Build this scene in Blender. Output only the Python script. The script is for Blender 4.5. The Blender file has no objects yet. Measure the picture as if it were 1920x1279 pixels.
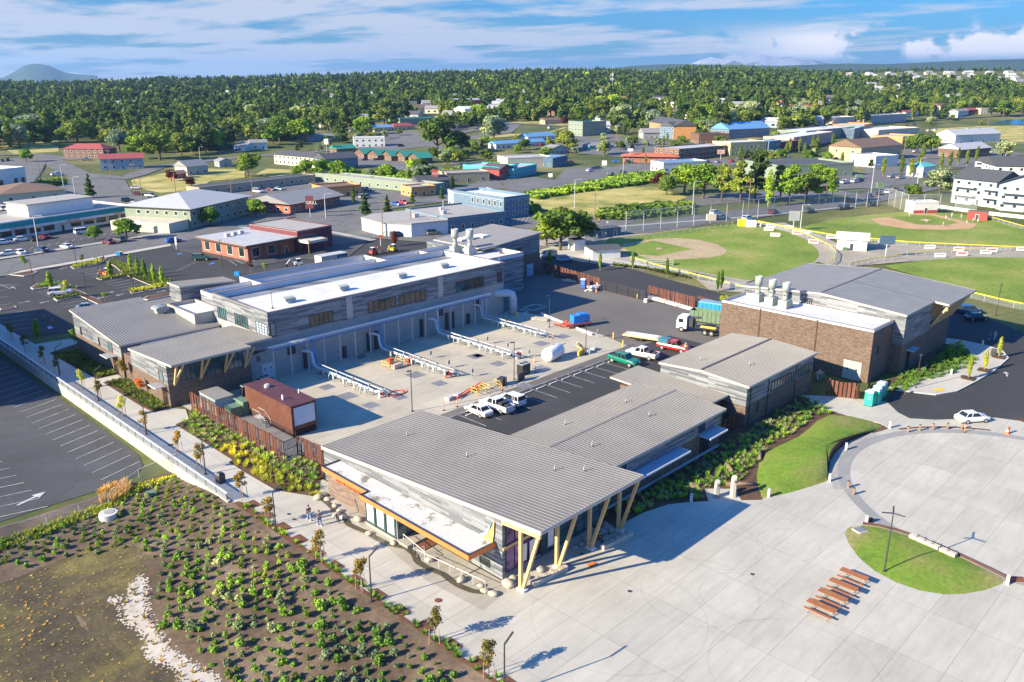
import bpy, math, random
import numpy as np
from mathutils import Vector
random.seed(7)
R = math.radians
PI = math.pi
SC = bpy.context.scene
COL = SC.collection
# ---------------------------------------------------------------- camera, sky, sun, exposure
CAM_H = 44.0; FPX = 1557.0; PITCH = R(17.497); AZ = R(44.295)
cam_d = bpy.data.cameras.new("camera"); cam = bpy.data.objects.new("camera", cam_d); COL.objects.link(cam)
cam.location = (0,0, CAM_H)
cam.rotation_euler = (PI / 2 - PITCH,0, AZ - PI / 2)
cam_d.sensor_width = 36; cam_d.lens = FPX / 1920 * 36
cam_d.clip_start = 1; cam_d.clip_end = 60000
SC.camera = cam
SUN_EL = 25.5; SUN_AZ = 162.0      # degrees, azimuth counter-clockwise from +X towards the sun
world = bpy.data.worlds.new("World"); SC.world = world; world.use_nodes = True
wn = world.node_tree; wn.nodes.clear()
def WN(t, **k):
 n = wn.nodes.new(t)
 for a, b in k.items(): setattr(n, a, b)
 return n
sky = WN('ShaderNodeTexSky', sky_type='NISHITA', sun_disc=False)
sky.sun_elevation = R(SUN_EL); sky.sun_rotation = R(90 - SUN_AZ); sky.altitude = 50
sky.air_density = 1.0; sky.dust_density = 0.6; sky.ozone_density = 2.2
wl = wn.links.new
tc = WN('ShaderNodeTexCoord')
sep = WN('ShaderNodeSeparateXYZ'); wl(tc.outputs['Generated'], sep.inputs[0])
def WM(op, a, b=None, clamp=False):
 n = WN('ShaderNodeMath', operation=op, use_clamp=clamp)
 for i, v in enumerate((a, b)):
  if v is None: continue
  if isinstance(v,(int, float)): n.inputs[i].default_value = v
  else: wl(v, n.inputs[i])
 return n.outputs[0]
def ramp(src, lo, hi):
 n = WN('ShaderNodeMapRange'); n.interpolation_type = 'SMOOTHSTEP'
 wl(src, n.inputs[0]); n.inputs[1].default_value = lo; n.inputs[2].default_value = hi
 return n.outputs[0]
# high thin cloud sheet: direction projected on a plane overhead
zc = WM('ADD', WM('MAXIMUM', sep.outputs[2],0.0),0.05)
cxy = WN('ShaderNodeCombineXYZ'); wl(WM('DIVIDE', sep.outputs[0], zc), cxy.inputs[0]); wl(WM('DIVIDE', sep.outputs[1], zc), cxy.inputs[1])
mp = WN('ShaderNodeMapping'); wl(cxy.outputs[0], mp.inputs[0]); mp.inputs['Rotation'].default_value = (0,0, R(-28)); mp.inputs['Scale'].default_value = (0.8,0.5,1)
n1 = WN('ShaderNodeTexNoise'); wl(mp.outputs[0], n1.inputs['Vector']); n1.inputs['Scale'].default_value = 0.75; n1.inputs['Detail'].default_value = 9; n1.inputs['Roughness'].default_value = 0.6; n1.inputs['Distortion'].default_value = 0.15
mp2 = WN('ShaderNodeMapping'); wl(cxy.outputs[0], mp2.inputs[0]); mp2.inputs['Location'].default_value = (3.1,1.7,0); mp2.inputs['Scale'].default_value = (0.35,0.22,1)
n2 = WN('ShaderNodeTexNoise'); wl(mp2.outputs[0], n2.inputs['Vector']); n2.inputs['Scale'].default_value = 0.6; n2.inputs['Detail'].default_value = 3
azn = WM('ADD', WM('MULTIPLY', sep.outputs[0],-math.sin(AZ)), WM('MULTIPLY', sep.outputs[1], math.cos(AZ)))   # + to the left of the view
left = ramp(azn,-0.55,0.35)
hi_c = WM('MULTIPLY', ramp(WM('ADD', WM('ADD', n1.outputs[0], WM('MULTIPLY', n2.outputs[0],0.45)), WM('MULTIPLY', left,0.16)),0.75,0.89), WM('ADD', WM('MULTIPLY', ramp(sep.outputs[2],0.55,0.22),0.68),0.12))
# low heaped clouds in a band near the horizon
mp3 = WN('ShaderNodeMapping'); wl(tc.outputs['Generated'], mp3.inputs[0]); mp3.inputs['Scale'].default_value = (14,14,26); mp3.inputs['Location'].default_value = (2.2,0.4,0.75)
n3 = WN('ShaderNodeTexNoise'); wl(mp3.outputs[0], n3.inputs['Vector']); n3.inputs['Scale'].default_value = 1.0; n3.inputs['Detail'].default_value = 8; n3.inputs['Roughness'].default_value = 0.52
band = WM('MULTIPLY', ramp(sep.outputs[2],0.012,0.028), ramp(sep.outputs[2],0.066,0.040))
right = ramp(azn,-0.15,-0.34)
lo_c = WM('MULTIPLY', WM('MULTIPLY', band, right), ramp(n3.outputs[0],0.44,0.52))
cloud = WM('MINIMUM', WM('MAXIMUM', hi_c, lo_c),1.0)
tint = WN('ShaderNodeMixRGB', blend_type='MULTIPLY'); tint.inputs[0].default_value = 1
wl(sky.outputs[0], tint.inputs[1])
tg = WN('ShaderNodeMixRGB'); wl(ramp(sep.outputs[2],0.0,0.42), tg.inputs[0]); tg.inputs[1].default_value = (0.20,0.55,1.0,1); tg.inputs[2].default_value = (0.15,1.22,2.5,1)
wl(tg.outputs[0], tint.inputs[2])
cm = WN('ShaderNodeMixRGB'); wl(cloud, cm.inputs[0]); wl(tint.outputs[0], cm.inputs[1])
cc = WN('ShaderNodeMixRGB'); wl(lo_c, cc.inputs[0]); cc.inputs[1].default_value = (6.0,6.0,6.6,1); cc.inputs[2].default_value = (9.5,9.0,9.0,1)
wl(cc.outputs[0], cm.inputs[2])
bg = WN('ShaderNodeBackground'); wl(cm.outputs[0], bg.inputs[0]); bg.inputs[1].default_value = 0.052
wo = WN('ShaderNodeOutputWorld'); wl(bg.outputs[0], wo.inputs[0])
sun_d = bpy.data.lights.new("sun", 'SUN'); sun = bpy.data.objects.new("sun", sun_d); COL.objects.link(sun)
sun_d.energy = 5.0; sun_d.angle = R(0.5); sun_d.color = (1.0,0.86,0.62)
sd = Vector((math.cos(R(SUN_EL)) * math.cos(R(SUN_AZ)), math.cos(R(SUN_EL)) * math.sin(R(SUN_AZ)), math.sin(R(SUN_EL))))
sun.rotation_euler = (-sd).to_track_quat('-Z','Y').to_euler()
SC.view_settings.view_transform = 'Standard'; SC.view_settings.look = 'None'
SC.view_settings.exposure = 1.30; SC.view_settings.gamma = 1.0
# ---------------------------------------------------------------- geometry helpers
FW = Vector((math.cos(AZ) * math.cos(PITCH), math.sin(AZ) * math.cos(PITCH),-math.sin(PITCH)))
RT = Vector((math.sin(AZ),-math.cos(AZ),0)); UP = RT.cross(FW)
def smooth(t): t = min(1, max(0, t)); return t * t * (3 - 2 * t)
RIDGE = [(-0.75,24),(-0.62,26),(-0.50,27),(-0.40,34),(-0.30,38),(-0.23,44),(-0.04,53),(0.03,57),(0.13,57),(0.155,50),(0.20,62),(0.25,62),(0.31,56),(0.38,56),(0.46,60),(0.62,60),(0.75,60)]
def terrain(x, y):
 """height of the ground: level around the site, rising to a wooded ridge two kilometres away"""
 D = math.hypot(x, y)
 if D < 420: return 0.0
 t = math.tan(max(-1.2, min(1.2, AZ - math.atan2(y, x))))     # tangent of the bearing, + to the right
 zr = RIDGE[0][1] if t < RIDGE[0][0] else RIDGE[-1][1]
 for (a, za),(b, zb) in zip(RIDGE, RIDGE[1:]):
  if a <= t <= b: zr = za + (zb - za) * (t - a) / (b - a); break
 D0 = 450 + 380 * smooth((t - 0.28) / 0.25)
 if D < D0: return 0.0
 u = (D - D0) / (2050 - D0)
 z = zr * (u if u < 1 else 1.0)
 if u < 0.12: z = zr * u * (u / 0.12) * 0.5 + zr * u * 0.5 * smooth(u / 0.12)
 if D > 2300: z = zr - (D - 2300) * 0.06
 return max(z,-8)
def G(px, py, z=None):
 """ground point seen at pixel (px, py) of the 1920 x 1279 photograph"""
 d = FW + RT * ((px - 960) / FPX) + UP * ((639.5 - py) / FPX)
 if z is not None:
  t = (z - CAM_H) / d.z; return (d.x * t, d.y * t)
 if d.z < -0.105:
  t = -CAM_H / d.z; return (d.x * t, d.y * t)
 t = 300.0
 while t < 4000 and CAM_H + d.z * t > terrain(d.x * t, d.y * t): t += 4
 return (d.x * t, d.y * t)
def poly(*pts): return [G(*p) for p in pts]
class MB:
 def __init__(s): s.v = []; s.f = []
 def add(s, vs, fs):
  o = len(s.v); s.v += [tuple(v) for v in vs]; s.f += [tuple(i + o for i in f) for f in fs]; return s
 def box(s, x0, y0, z0, x1, y1, z1):
  return s.add([(x0, y0, z0),(x1, y0, z0),(x1, y1, z0),(x0, y1, z0),(x0, y0, z1),(x1, y0, z1),(x1, y1, z1),(x0, y1, z1)],
                     [(0,3,2,1),(4,5,6,7),(0,1,5,4),(1,2,6,5),(2,3,7,6),(3,0,4,7)])
 def rbox(s, c, size, rz=0, rx=0, ry=0):
  from mathutils import Euler
  m = Euler((rx, ry, rz)).to_matrix(); hx, hy, hz = [k / 2 for k in size]; c = Vector(c)
  vs = [c + m @ Vector((a * hx, b * hy, d * hz)) for d in (-1,1) for a, b in ((-1,-1),(1,-1),(1,1),(-1,1))]
  return s.add(vs,[(0,3,2,1),(4,5,6,7),(0,1,5,4),(1,2,6,5),(2,3,7,6),(3,0,4,7)])
 def prism(s, pts, z0, z1, cap=True):
  """z0, z1: numbers or functions of (x, y)"""
  n = len(pts); a = sum(pts[i][0] * pts[(i + 1) % n][1] - pts[(i + 1) % n][0] * pts[i][1] for i in range(n))
  if a < 0: pts = pts[::-1]
  f0 = z0 if callable(z0) else (lambda x, y: z0); f1 = z1 if callable(z1) else (lambda x, y: z1)
  vs = [(x, y, f0(x, y)) for x, y in pts] + [(x, y, f1(x, y)) for x, y in pts]
  fs = [(i,(i + 1) % n, n + (i + 1) % n, n + i) for i in range(n)]
  if cap: fs += [tuple(range(n,2 * n)), tuple(range(n - 1,-1,-1))]
  return s.add(vs, fs)
 def sheet(s, pts, z):
  n = len(pts); a = sum(pts[i][0] * pts[(i + 1) % n][1] - pts[(i + 1) % n][0] * pts[i][1] for i in range(n))
  if a < 0: pts = pts[::-1]
  f = z if callable(z) else (lambda x, y: z)
  return s.add([(p[0], p[1], f(p[0], p[1])) for p in pts],[tuple(range(n))])
 def quad(s, a, b, c, d): return s.add([a, b, c, d],[(0,1,2,3)])
 def cyl(s, p0, p1, r0, r1=None, n=8, cap=True):
  r1 = r0 if r1 is None else r1
  p0 = Vector(p0); p1 = Vector(p1); w = (p1 - p0).normalized()
  u = w.orthogonal().normalized(); v = w.cross(u)
  vs = [p0 + (u * math.cos(2 * PI * i / n) + v * math.sin(2 * PI * i / n)) * r0 for i in range(n)]
  vs += [p1 + (u * math.cos(2 * PI * i / n) + v * math.sin(2 * PI * i / n)) * r1 for i in range(n)]
  fs = [(i,(i + 1) % n, n + (i + 1) % n, n + i) for i in range(n)]
  if cap: fs += [tuple(range(n,2 * n)), tuple(range(n - 1,-1,-1))]
  return s.add(vs, fs)
 def tube(s, path, r, n=8):
  path = [Vector(p) for p in path]; rings = []; u = None
  for i, p in enumerate(path):
   w = (path[min(i + 1, len(path) - 1)] - path[max(i - 1,0)]).normalized()
   if u is None: u = w.orthogonal().normalized()
   u = (u - w * u.dot(w)).normalized(); v = w.cross(u)
   rr = r[i] if isinstance(r,(list, tuple)) else r
   rings.append([p + (u * math.cos(2 * PI * k / n) + v * math.sin(2 * PI * k / n)) * rr for k in range(n)])
  vs = [q for g in rings for q in g]; m = len(rings)
  fs = [(j * n + i, j * n + (i + 1) % n,(j + 1) * n + (i + 1) % n,(j + 1) * n + i) for j in range(m - 1) for i in range(n)]
  fs += [tuple(range(n - 1,-1,-1)), tuple(range((m - 1) * n, m * n))]
  return s.add(vs, fs)
 def loft(s, rings, cap=True):
  n = len(rings[0]); m = len(rings)
  vs = [q for g in rings for q in g]
  fs = [(j * n + i, j * n + (i + 1) % n,(j + 1) * n + (i + 1) % n,(j + 1) * n + i) for j in range(m - 1) for i in range(n)]
  if cap: fs += [tuple(range(n - 1,-1,-1)), tuple(range((m - 1) * n, m * n))]
  return s.add(vs, fs)
 def lathe(s, prof, c=(0,0,0), n=12):
  rings = [[(c[0] + r * math.cos(2 * PI * i / n), c[1] + r * math.sin(2 * PI * i / n), c[2] + z) for i in range(n)] for r, z in prof]
  return s.loft(rings)
 def build(s, name, mat, parent=None, smooth=False, mats=None, mi=None):
  me = bpy.data.meshes.new(name)
  r = parent
  while r is not None and r.parent is not None: r = r.parent
  off = r.location if r is not None and r.get('_w') else None
  vs = s.v if off is None else [(x - off[0], y - off[1], z - off[2]) for x, y, z in s.v]
  me.from_pydata(vs,[], s.f); me.update()
  for mm in (mats or [mat]): me.materials.append(mm)
  if mi is not None: me.polygons.foreach_set('material_index', mi)
  if smooth: me.polygons.foreach_set('use_smooth',[True] * len(me.polygons))
  o = bpy.data.objects.new(name, me); COL.objects.link(o)
  if parent is not None: o.parent = parent
  return o
def tag(o, label=None, cat=None, group=None, kind=None):
 if label: o['label'] = label
 if cat: o['category'] = cat
 if group: o['group'] = group
 if kind: o['kind'] = kind
 return o
def thing(name, label, cat, loc=(0,0,0), rz=0, group=None, world_coords=False):
 """an Empty at the base of a thing; with world_coords its parts are written in world coordinates"""
 o = bpy.data.objects.new(name, None); COL.objects.link(o)
 o.location = loc; o.rotation_euler = (0,0, rz); o.empty_display_size = 0.5
 if world_coords: o['_w'] = 1
 return tag(o, label, cat, group)
def copy_tree(o, parent=None):
 c = o.copy(); COL.objects.link(c)
 if parent is not None: c.parent = parent
 for ch in list(o.children): copy_tree(ch, c)
 return c
def paint(o, m):
 """give a copy its own material while the mesh stays shared"""
 o.material_slots[0].link = 'OBJECT'; o.material_slots[0].material = m
NS = [0]
def struct(name, mb, m):
 o = tag(mb.build(name, m), kind='structure')
 if name != 'ground': NS[0] += 1; o.location.z = NS[0] * .0014      # no two sheets lie in one plane
 return o
# ---------------------------------------------------------------- materials
M = {}
def new_mat(name):
 m = bpy.data.materials.new(name); m.use_nodes = True; nt = m.node_tree
 return m, nt, nt.nodes['Principled BSDF']
def mth(nt, op, a, b=None):
 n = nt.nodes.new('ShaderNodeMath'); n.operation = op
 for i, v in enumerate((a, b)):
  if v is None: continue
  if isinstance(v,(int, float)): n.inputs[i].default_value = v
  else: nt.links.new(v, n.inputs[i])
 return n.outputs[0]
def noise(nt, vec, scale, detail=4, rough=.55, dist=0):
 n = nt.nodes.new('ShaderNodeTexNoise'); nt.links.new(vec, n.inputs['Vector'])
 n.inputs['Scale'].default_value = scale; n.inputs['Detail'].default_value = detail; n.inputs['Roughness'].default_value = rough
 n.inputs['Distortion'].default_value = dist
 return n.outputs[0]
def cramp(nt, fac, stops):
 r = nt.nodes.new('ShaderNodeValToRGB'); nt.links.new(fac, r.inputs[0]); e = r.color_ramp.elements
 while len(e) < len(stops): e.new(0.5)
 for i,(p, c) in enumerate(stops): e[i].position = p; e[i].color = (*c,1)
 return r.outputs[0]
def mix(nt, fac, a, b, mode='MIX'):
 n = nt.nodes.new('ShaderNodeMixRGB'); n.blend_type = mode
 for i, v in enumerate((fac, a, b)):
  if isinstance(v,(int, float)): n.inputs[i].default_value = v
  elif isinstance(v, tuple): n.inputs[i].default_value = (*v,1)
  else: nt.links.new(v, n.inputs[i])
 return n.outputs[0]
def pos(nt): return nt.nodes.new('ShaderNodeNewGeometry').outputs['Position']
def sc(c, k): return tuple(min(1, v * k) for v in c)
def simple(name, col, rough=.7, var=.12, scale=1.2, metal=0, bump=0, spec=.5, scale2=None):
 m, nt, b = new_mat(name); p = pos(nt)
 f = noise(nt, p, scale,5)
 f2 = noise(nt, p, scale2 or scale * 9,3)
 c = cramp(nt, f,[(.3, sc(col,1 - var)),(.7, sc(col,1 + var))])
 c = mix(nt,1.0, c, cramp(nt, f2,[(.3,(1 - var * .6,) * 3),(.7,(1 + var * .0,) * 3)]),'MULTIPLY')
 nt.links.new(c, b.inputs['Base Color']); b.inputs['Roughness'].default_value = rough; b.inputs['Metallic'].default_value = metal
 b.inputs['Specular IOR Level'].default_value = spec
 if bump:
  bn = nt.nodes.new('ShaderNodeBump'); bn.inputs['Strength'].default_value = bump; nt.links.new(f2, bn.inputs['Height']); nt.links.new(bn.outputs[0], b.inputs['Normal'])
 M[name] = m; return m
def wallcoord(nt, zoff=0):
 s = nt.nodes.new('ShaderNodeSeparateXYZ'); nt.links.new(pos(nt), s.inputs[0])
 c = nt.nodes.new('ShaderNodeCombineXYZ')
 nt.links.new(mth(nt, 'ADD', s.outputs[0], s.outputs[1]), c.inputs[0]); nt.links.new(mth(nt, 'ADD', s.outputs[2], zoff), c.inputs[1])
 return c.outputs[0]
def bricky(name, c1, c2, mortar, w, h, msize=.012, rough=.85, offset=.5, vec=None, var=.12, c3=None):
 m, nt, b = new_mat(name)
 v = wallcoord(nt) if vec is None else vec(nt)
 t = nt.nodes.new('ShaderNodeTexBrick'); nt.links.new(v, t.inputs['Vector'])
 t.offset = offset; t.inputs['Scale'].default_value = 1
 t.inputs['Color1'].default_value = (*c1,1); t.inputs['Color2'].default_value = (*c2,1); t.inputs['Mortar'].default_value = (*mortar,1)
 t.inputs['Brick Width'].default_value = w; t.inputs['Row Height'].default_value = h; t.inputs['Mortar Size'].default_value = msize
 t.inputs['Mortar Smooth'].default_value = 0.1
 c = t.outputs['Color']
 f = noise(nt, pos(nt),.5,4)
 c = mix(nt,1.0, c, cramp(nt, f,[(.25,(1 - var,) * 3),(.75,(1 + var * .3,) * 3)]),'MULTIPLY')
 nt.links.new(c, b.inputs['Base Color']); b.inputs['Roughness'].default_value = rough
 M[name] = m; return m
def flatgrid(name, col, var, gx, gy, ox, oy, joint=.03, jointcol=.62, rough=.9, slab=.07, stain=1.0):
 """slabs with sawn joints on a rectangular grid, each slab a little different, worn by traffic"""
 m, nt, b = new_mat(name); p = pos(nt)
 s = nt.nodes.new('ShaderNodeSeparateXYZ'); nt.links.new(p, s.inputs[0])
 u = mth(nt, 'DIVIDE', mth(nt, 'SUBTRACT', s.outputs[0], ox), gx); v = mth(nt, 'DIVIDE', mth(nt, 'SUBTRACT', s.outputs[1], oy), gy)
 def line(w, g):
  fr = mth(nt, 'FRACT', w); d = mth(nt, 'MINIMUM', fr, mth(nt, 'SUBTRACT',1.0, fr))
  return mth(nt, 'LESS_THAN', mth(nt, 'MULTIPLY', d, g), joint)
 jl = mth(nt, 'MAXIMUM', line(u, gx), line(v, gy))
 c2 = nt.nodes.new('ShaderNodeCombineXYZ'); nt.links.new(mth(nt, 'FLOOR', u), c2.inputs[0]); nt.links.new(mth(nt, 'FLOOR', v), c2.inputs[1])
 wn_ = nt.nodes.new('ShaderNodeTexWhiteNoise'); nt.links.new(c2.outputs[0], wn_.inputs['Vector'])
 c = cramp(nt, wn_.outputs['Value'],[(0, sc(col,1 - slab)),(1, sc(col,1 + slab * .6))])
 big = noise(nt, p,.16,5,.6)
 c = mix(nt,1.0, c, cramp(nt, big,[(.3,(1 - var * stain,) * 3),(.65,(1.0,) * 3)]),'MULTIPLY')
 mpn = nt.nodes.new('ShaderNodeMapping'); nt.links.new(p, mpn.inputs[0]); mpn.inputs['Scale'].default_value = (.25,1.6,1)
 st = noise(nt, mpn.outputs[0],1.0,5,.65)
 c = mix(nt,1.0, c, cramp(nt, st,[(.35,(1 - var * .7,1 - var * .7,1 - var * .75)),(.6,(1.0,) * 3)]),'MULTIPLY')
 fine = noise(nt, p,6,3)
 c = mix(nt,1.0, c, cramp(nt, fine,[(.3,(.94,) * 3),(.7,(1.0,) * 3)]),'MULTIPLY')
 if name == 'plaza_concrete':      # tyre scuffs
  for (ax, ay, r_) in ((58,33,5.2),(60,30,3.6),(66,36,4.4),(54,22,6.5),(71,31,3.0),(50,36,7.5),(88,8,6)):
   vd = nt.nodes.new('ShaderNodeVectorMath'); vd.operation = 'DISTANCE'; nt.links.new(p, vd.inputs[0]); vd.inputs[1].default_value = (ax, ay,0)
   k_ = mth(nt, 'LESS_THAN', mth(nt, 'ABSOLUTE', mth(nt, 'SUBTRACT', vd.outputs['Value'], r_)),.09)
   c = mix(nt, mth(nt, 'MULTIPLY', k_, mth(nt, 'MULTIPLY', noise(nt, p,.35,2),.22)), c,(.12,.12,.12))
 c = mix(nt, mth(nt, 'MULTIPLY', jl,1 - jointcol), c, sc(col,.25))
 nt.links.new(c, b.inputs['Base Color']); b.inputs['Roughness'].default_value = rough; b.inputs['Specular IOR Level'].default_value = .3
 M[name] = m; return m
def ground(name, stops, scale, rough=.95, detail=6, fine=None, bump=0, dist=.3):
 m, nt, b = new_mat(name); p = pos(nt)
 f = noise(nt, p, scale, detail,.6, dist)
 c = cramp(nt, f, stops)
 f2 = noise(nt, p, fine or scale * 12,4,.6)
 c = mix(nt,1.0, c, cramp(nt, f2,[(.3,(.72,) * 3),(.68,(1.12,) * 3)]),'MULTIPLY')
 nt.links.new(c, b.inputs['Base Color']); b.inputs['Roughness'].default_value = rough; b.inputs['Specular IOR Level'].default_value = .2
 if bump:
  bn = nt.nodes.new('ShaderNodeBump'); bn.inputs['Strength'].default_value = bump; bn.inputs['Distance'].default_value = .1
  nt.links.new(f2, bn.inputs['Height']); nt.links.new(bn.outputs[0], b.inputs['Normal'])
 M[name] = m; return m
def foliage(name, c1, c2, trans=.25, scale=.6):
 m, nt, b = new_mat(name)
 oi = nt.nodes.new('ShaderNodeObjectInfo'); f = noise(nt, pos(nt), scale,3)
 c = cramp(nt, f,[(.32, c1),(.68, c2)])
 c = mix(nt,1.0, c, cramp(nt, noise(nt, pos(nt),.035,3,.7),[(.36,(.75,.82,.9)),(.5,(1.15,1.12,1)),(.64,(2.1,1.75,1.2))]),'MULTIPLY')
 c = mix(nt,1.0, c, cramp(nt, oi.outputs['Random'],[(0,(.78,.82,.8)),(1,(1.15,1.12,1.0))]),'MULTIPLY')
 nt.links.new(c, b.inputs['Base Color']); b.inputs['Roughness'].default_value = .75; b.inputs['Specular IOR Level'].default_value = .15
 tr = nt.nodes.new('ShaderNodeBsdfTranslucent'); nt.links.new(c, tr.inputs['Color'])
 ms = nt.nodes.new('ShaderNodeMixShader'); ms.inputs[0].default_value = trans
 nt.links.new(b.outputs[0], ms.inputs[1]); nt.links.new(tr.outputs[0], ms.inputs[2])
 nt.links.new(ms.outputs[0], nt.nodes['Material Output'].inputs['Surface'])
 M[name] = m; return m
def glass(name, col=(.02,.03,.035), rough=.08, var=.3):
 m, nt, b = new_mat(name); f = noise(nt, pos(nt),.35,2)
 c = cramp(nt, f,[(.35, sc(col,1 - var)),(.65, sc(col,1 + var * 2))])
 nt.links.new(c, b.inputs['Base Color']); b.inputs['Roughness'].default_value = rough; b.inputs['Specular IOR Level'].default_value = .8
 M[name] = m; return m
def paintm(name, col, rough=.3, coat=.6, metal=0):
 m, nt, b = new_mat(name); f = noise(nt, pos(nt),1.5,3)
 c = cramp(nt, f,[(.3, sc(col,.93)),(.7, sc(col,1.0))])
 nt.links.new(c, b.inputs['Base Color']); b.inputs['Roughness'].default_value = rough; b.inputs['Coat Weight'].default_value = coat
 b.inputs['Coat Roughness'].default_value = .08; b.inputs['Metallic'].default_value = metal
 M[name] = m; return m
flatgrid('plaza_concrete',(.50,.475,.41),.16,7.45,3.63,46.95,2.6)
flatgrid('walk_concrete',(.50,.475,.415),.10,2.4,4.2,36.0,50, joint=.02)
flatgrid('circle_concrete',(.49,.485,.465),.12,7.45,3.63,46.95,2.6)
flatgrid('yard_concrete',(.50,.455,.36),.16,6.2,6.2,57,111, joint=.025, stain=1.3)
flatgrid('apron_concrete',(.40,.37,.31),.12,40,1.8,40,50, joint=.02)
flatgrid('band_concrete',(.30,.30,.29),.10,1.5,1.5,0,0, joint=.0)
def asphalt(name, col, var=.18, crack=0, stain=(.9,.9,.9)):
 m, nt, b = new_mat(name); p = pos(nt)
 big = noise(nt, p,.07,6,.62,.4); fine = noise(nt, p,5,3,.7)
 c = cramp(nt, big,[(.3, sc(col,1 - var)),(.55, col),(.75, sc(col,1 + var * 1.4))])
 c = mix(nt,1.0, c, cramp(nt, fine,[(.3,(.82,) * 3),(.7,(1.1,) * 3)]),'MULTIPLY')
 if crack:
  vo = nt.nodes.new('ShaderNodeTexVoronoi'); vo.feature = 'DISTANCE_TO_EDGE'
  dn = nt.nodes.new('ShaderNodeMixRGB'); dn.blend_type = 'ADD'; dn.inputs[0].default_value = 1
  nt.links.new(p, dn.inputs[1]); nz = nt.nodes.new('ShaderNodeTexNoise'); nz.inputs['Scale'].default_value = .3; nt.links.new(p, nz.inputs['Vector'])
  s2 = mix(nt,1.0, nz.outputs['Color'],(5,5,5),'MULTIPLY'); nt.links.new(s2, dn.inputs[2])
  nt.links.new(dn.outputs[0], vo.inputs['Vector']); vo.inputs['Scale'].default_value = .12
  e = mth(nt, 'LESS_THAN', vo.outputs['Distance'],.012)
  c = mix(nt, mth(nt, 'MULTIPLY', e, crack), c,(.03,.03,.03))
 nt.links.new(c, b.inputs['Base Color']); b.inputs['Roughness'].default_value = .88; b.inputs['Specular IOR Level'].default_value = .3
 M[name] = m; return m
asphalt('new_asphalt',(.050,.050,.052))
asphalt('yard_asphalt',(.15,.138,.126),.16)
asphalt('old_asphalt',(.16,.158,.155),.15, crack=.6)
asphalt('lot_asphalt',(.085,.086,.09),.28, crack=.2)
bricky('siding',(.085,.095,.115),(.29,.305,.325),(.08,.085,.09),3.1,.24,.012,.6,.37)
bricky('brick',(.095,.062,.045),(.20,.135,.10),(.13,.105,.09),.42,.13,.014,.9,.5)
bricky('front_brick',(.16,.105,.08),(.26,.19,.15),(.12,.09,.08),.8,.2,.02,.9,.5)
bricky('cmu',(.30,.30,.29),(.37,.365,.35),(.33,.33,.32),.41,.205,.01,.9)
simple('roof_metal',(.185,.177,.167),.42,.10,.18)
simple('roof_dark',(.20,.195,.20),.5,.08,.4)
simple('roof_pale',(.26,.25,.228),.6,.08,.4)
simple('roof_white',(.59,.59,.585),.7,.10,.22)
simple('parapet_white',(.62,.63,.65),.7,.05,.5)
simple('coping',(.22,.19,.19),.5,.05)
simple('trim_dark',(.04,.042,.05),.5,.05)
simple('trim_tan',(.42,.39,.36),.6,.05)
simple('timber',(.60,.42,.20),.6,.12,2.0)
simple('orange',(.70,.20,.055),.45,.05)
simple('steel_galv',(.48,.48,.47),.5,.1,2)
simple('pipe_pale',(.46,.51,.56),.4,.06,1)
simple('pipe_blue',(.03,.22,.55),.4,.1,1)
simple('stack_grey',(.34,.37,.35),.55,.08,.8)
simple('white_paint',(.74,.74,.73),.5,.06,1)
simple('line_paint',(.46,.46,.45),.8,.38,.9)
simple('yellow_paint',(.75,.50,.05),.5,.1)
simple('red_plastic',(.72,.09,.04),.5,.1)
simple('orange_plastic',(.85,.22,.05),.5,.1)
simple('blue_paint',(.02,.20,.62),.4,.1)
simple('black_metal',(.025,.026,.03),.4,.1)
simple('bronze_pole',(.05,.047,.045),.4,.1)
simple('rubber',(.02,.02,.02),.8,.1)
simple('hub',(.5,.5,.5),.35,.1, metal=.5)
simple('corten',(.165,.06,.036),.75,.22,.8)
simple('corten_dark',(.09,.04,.032),.8,.25,.8)
simple('louvre_blue',(.34,.42,.50),.5,.05)
simple('kerb',(.55,.54,.51),.8,.08,1)
simple('retaining_concrete',(.43,.415,.37),.85,.12,.6)
simple('stone',(.42,.38,.30),.9,.2,2, bump=.3)
simple('stone_grey',(.34,.33,.31),.9,.2,2, bump=.3)
simple('stone_tan',(.56,.47,.37),.9,.1,2)
simple('bark',(.11,.08,.06),.9,.25,3)
simple('pale_bark',(.34,.30,.24),.9,.2,3)
simple('stake',(.42,.26,.16),.85,.1,3)
simple('log',(.25,.17,.11),.9,.2,3)
simple('table_wood',(.34,.13,.045),.6,.12,3)
simple('light_head',(.55,.55,.55),.4,.05)
glass('window_dark'); glass('window_teal',(.05,.10,.11),.1); glass('window_pale',(.20,.26,.27),.15,.3); glass('window_purple',(.06,.02,.10),.1,.8)
# ---------------------------------------------------------------- ground
def basin(x, y):
 """level of the low ground west of the walk: a car park 1.3 m down and a planted basin"""
 lot = -1.3
 k = smooth((y - 80.5) / 11.0)
 d = max(0.0,36.6 - x)
 bank = -min(2.0, d * 0.11 + (0 if d < 1 else .05 * math.sin(x * .7 + y * .4)))
 return bank * (1 - k) + lot * k
def level(x, y):
 if x <= 36.7 and x > -120 and y > -60: return basin(x, y)
 return terrain(x, y)
def GS(px, py):
 """ground point under a pixel, following the low ground west of the walk"""
 z = 0.0
 for _ in range(12):
  x, y = G(px, py, z); z = .5 * z + .5 * level(x, y)
 return (x, y, level(x, y))
def axis(fine0, fine1, step, lo, hi):
 a = [fine0]
 while a[-1] < fine1: a.append(a[-1] + step)
 s_ = step
 while a[-1] < hi: s_ = min(s_ * 1.16,2000); a.append(a[-1] + s_)
 s_ = step; b = [fine0]
 while b[-1] > lo: s_ = min(s_ * 1.16,2000); b.append(b[-1] - s_)
 return sorted(set(round(v,3) for v in a + b))
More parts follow.
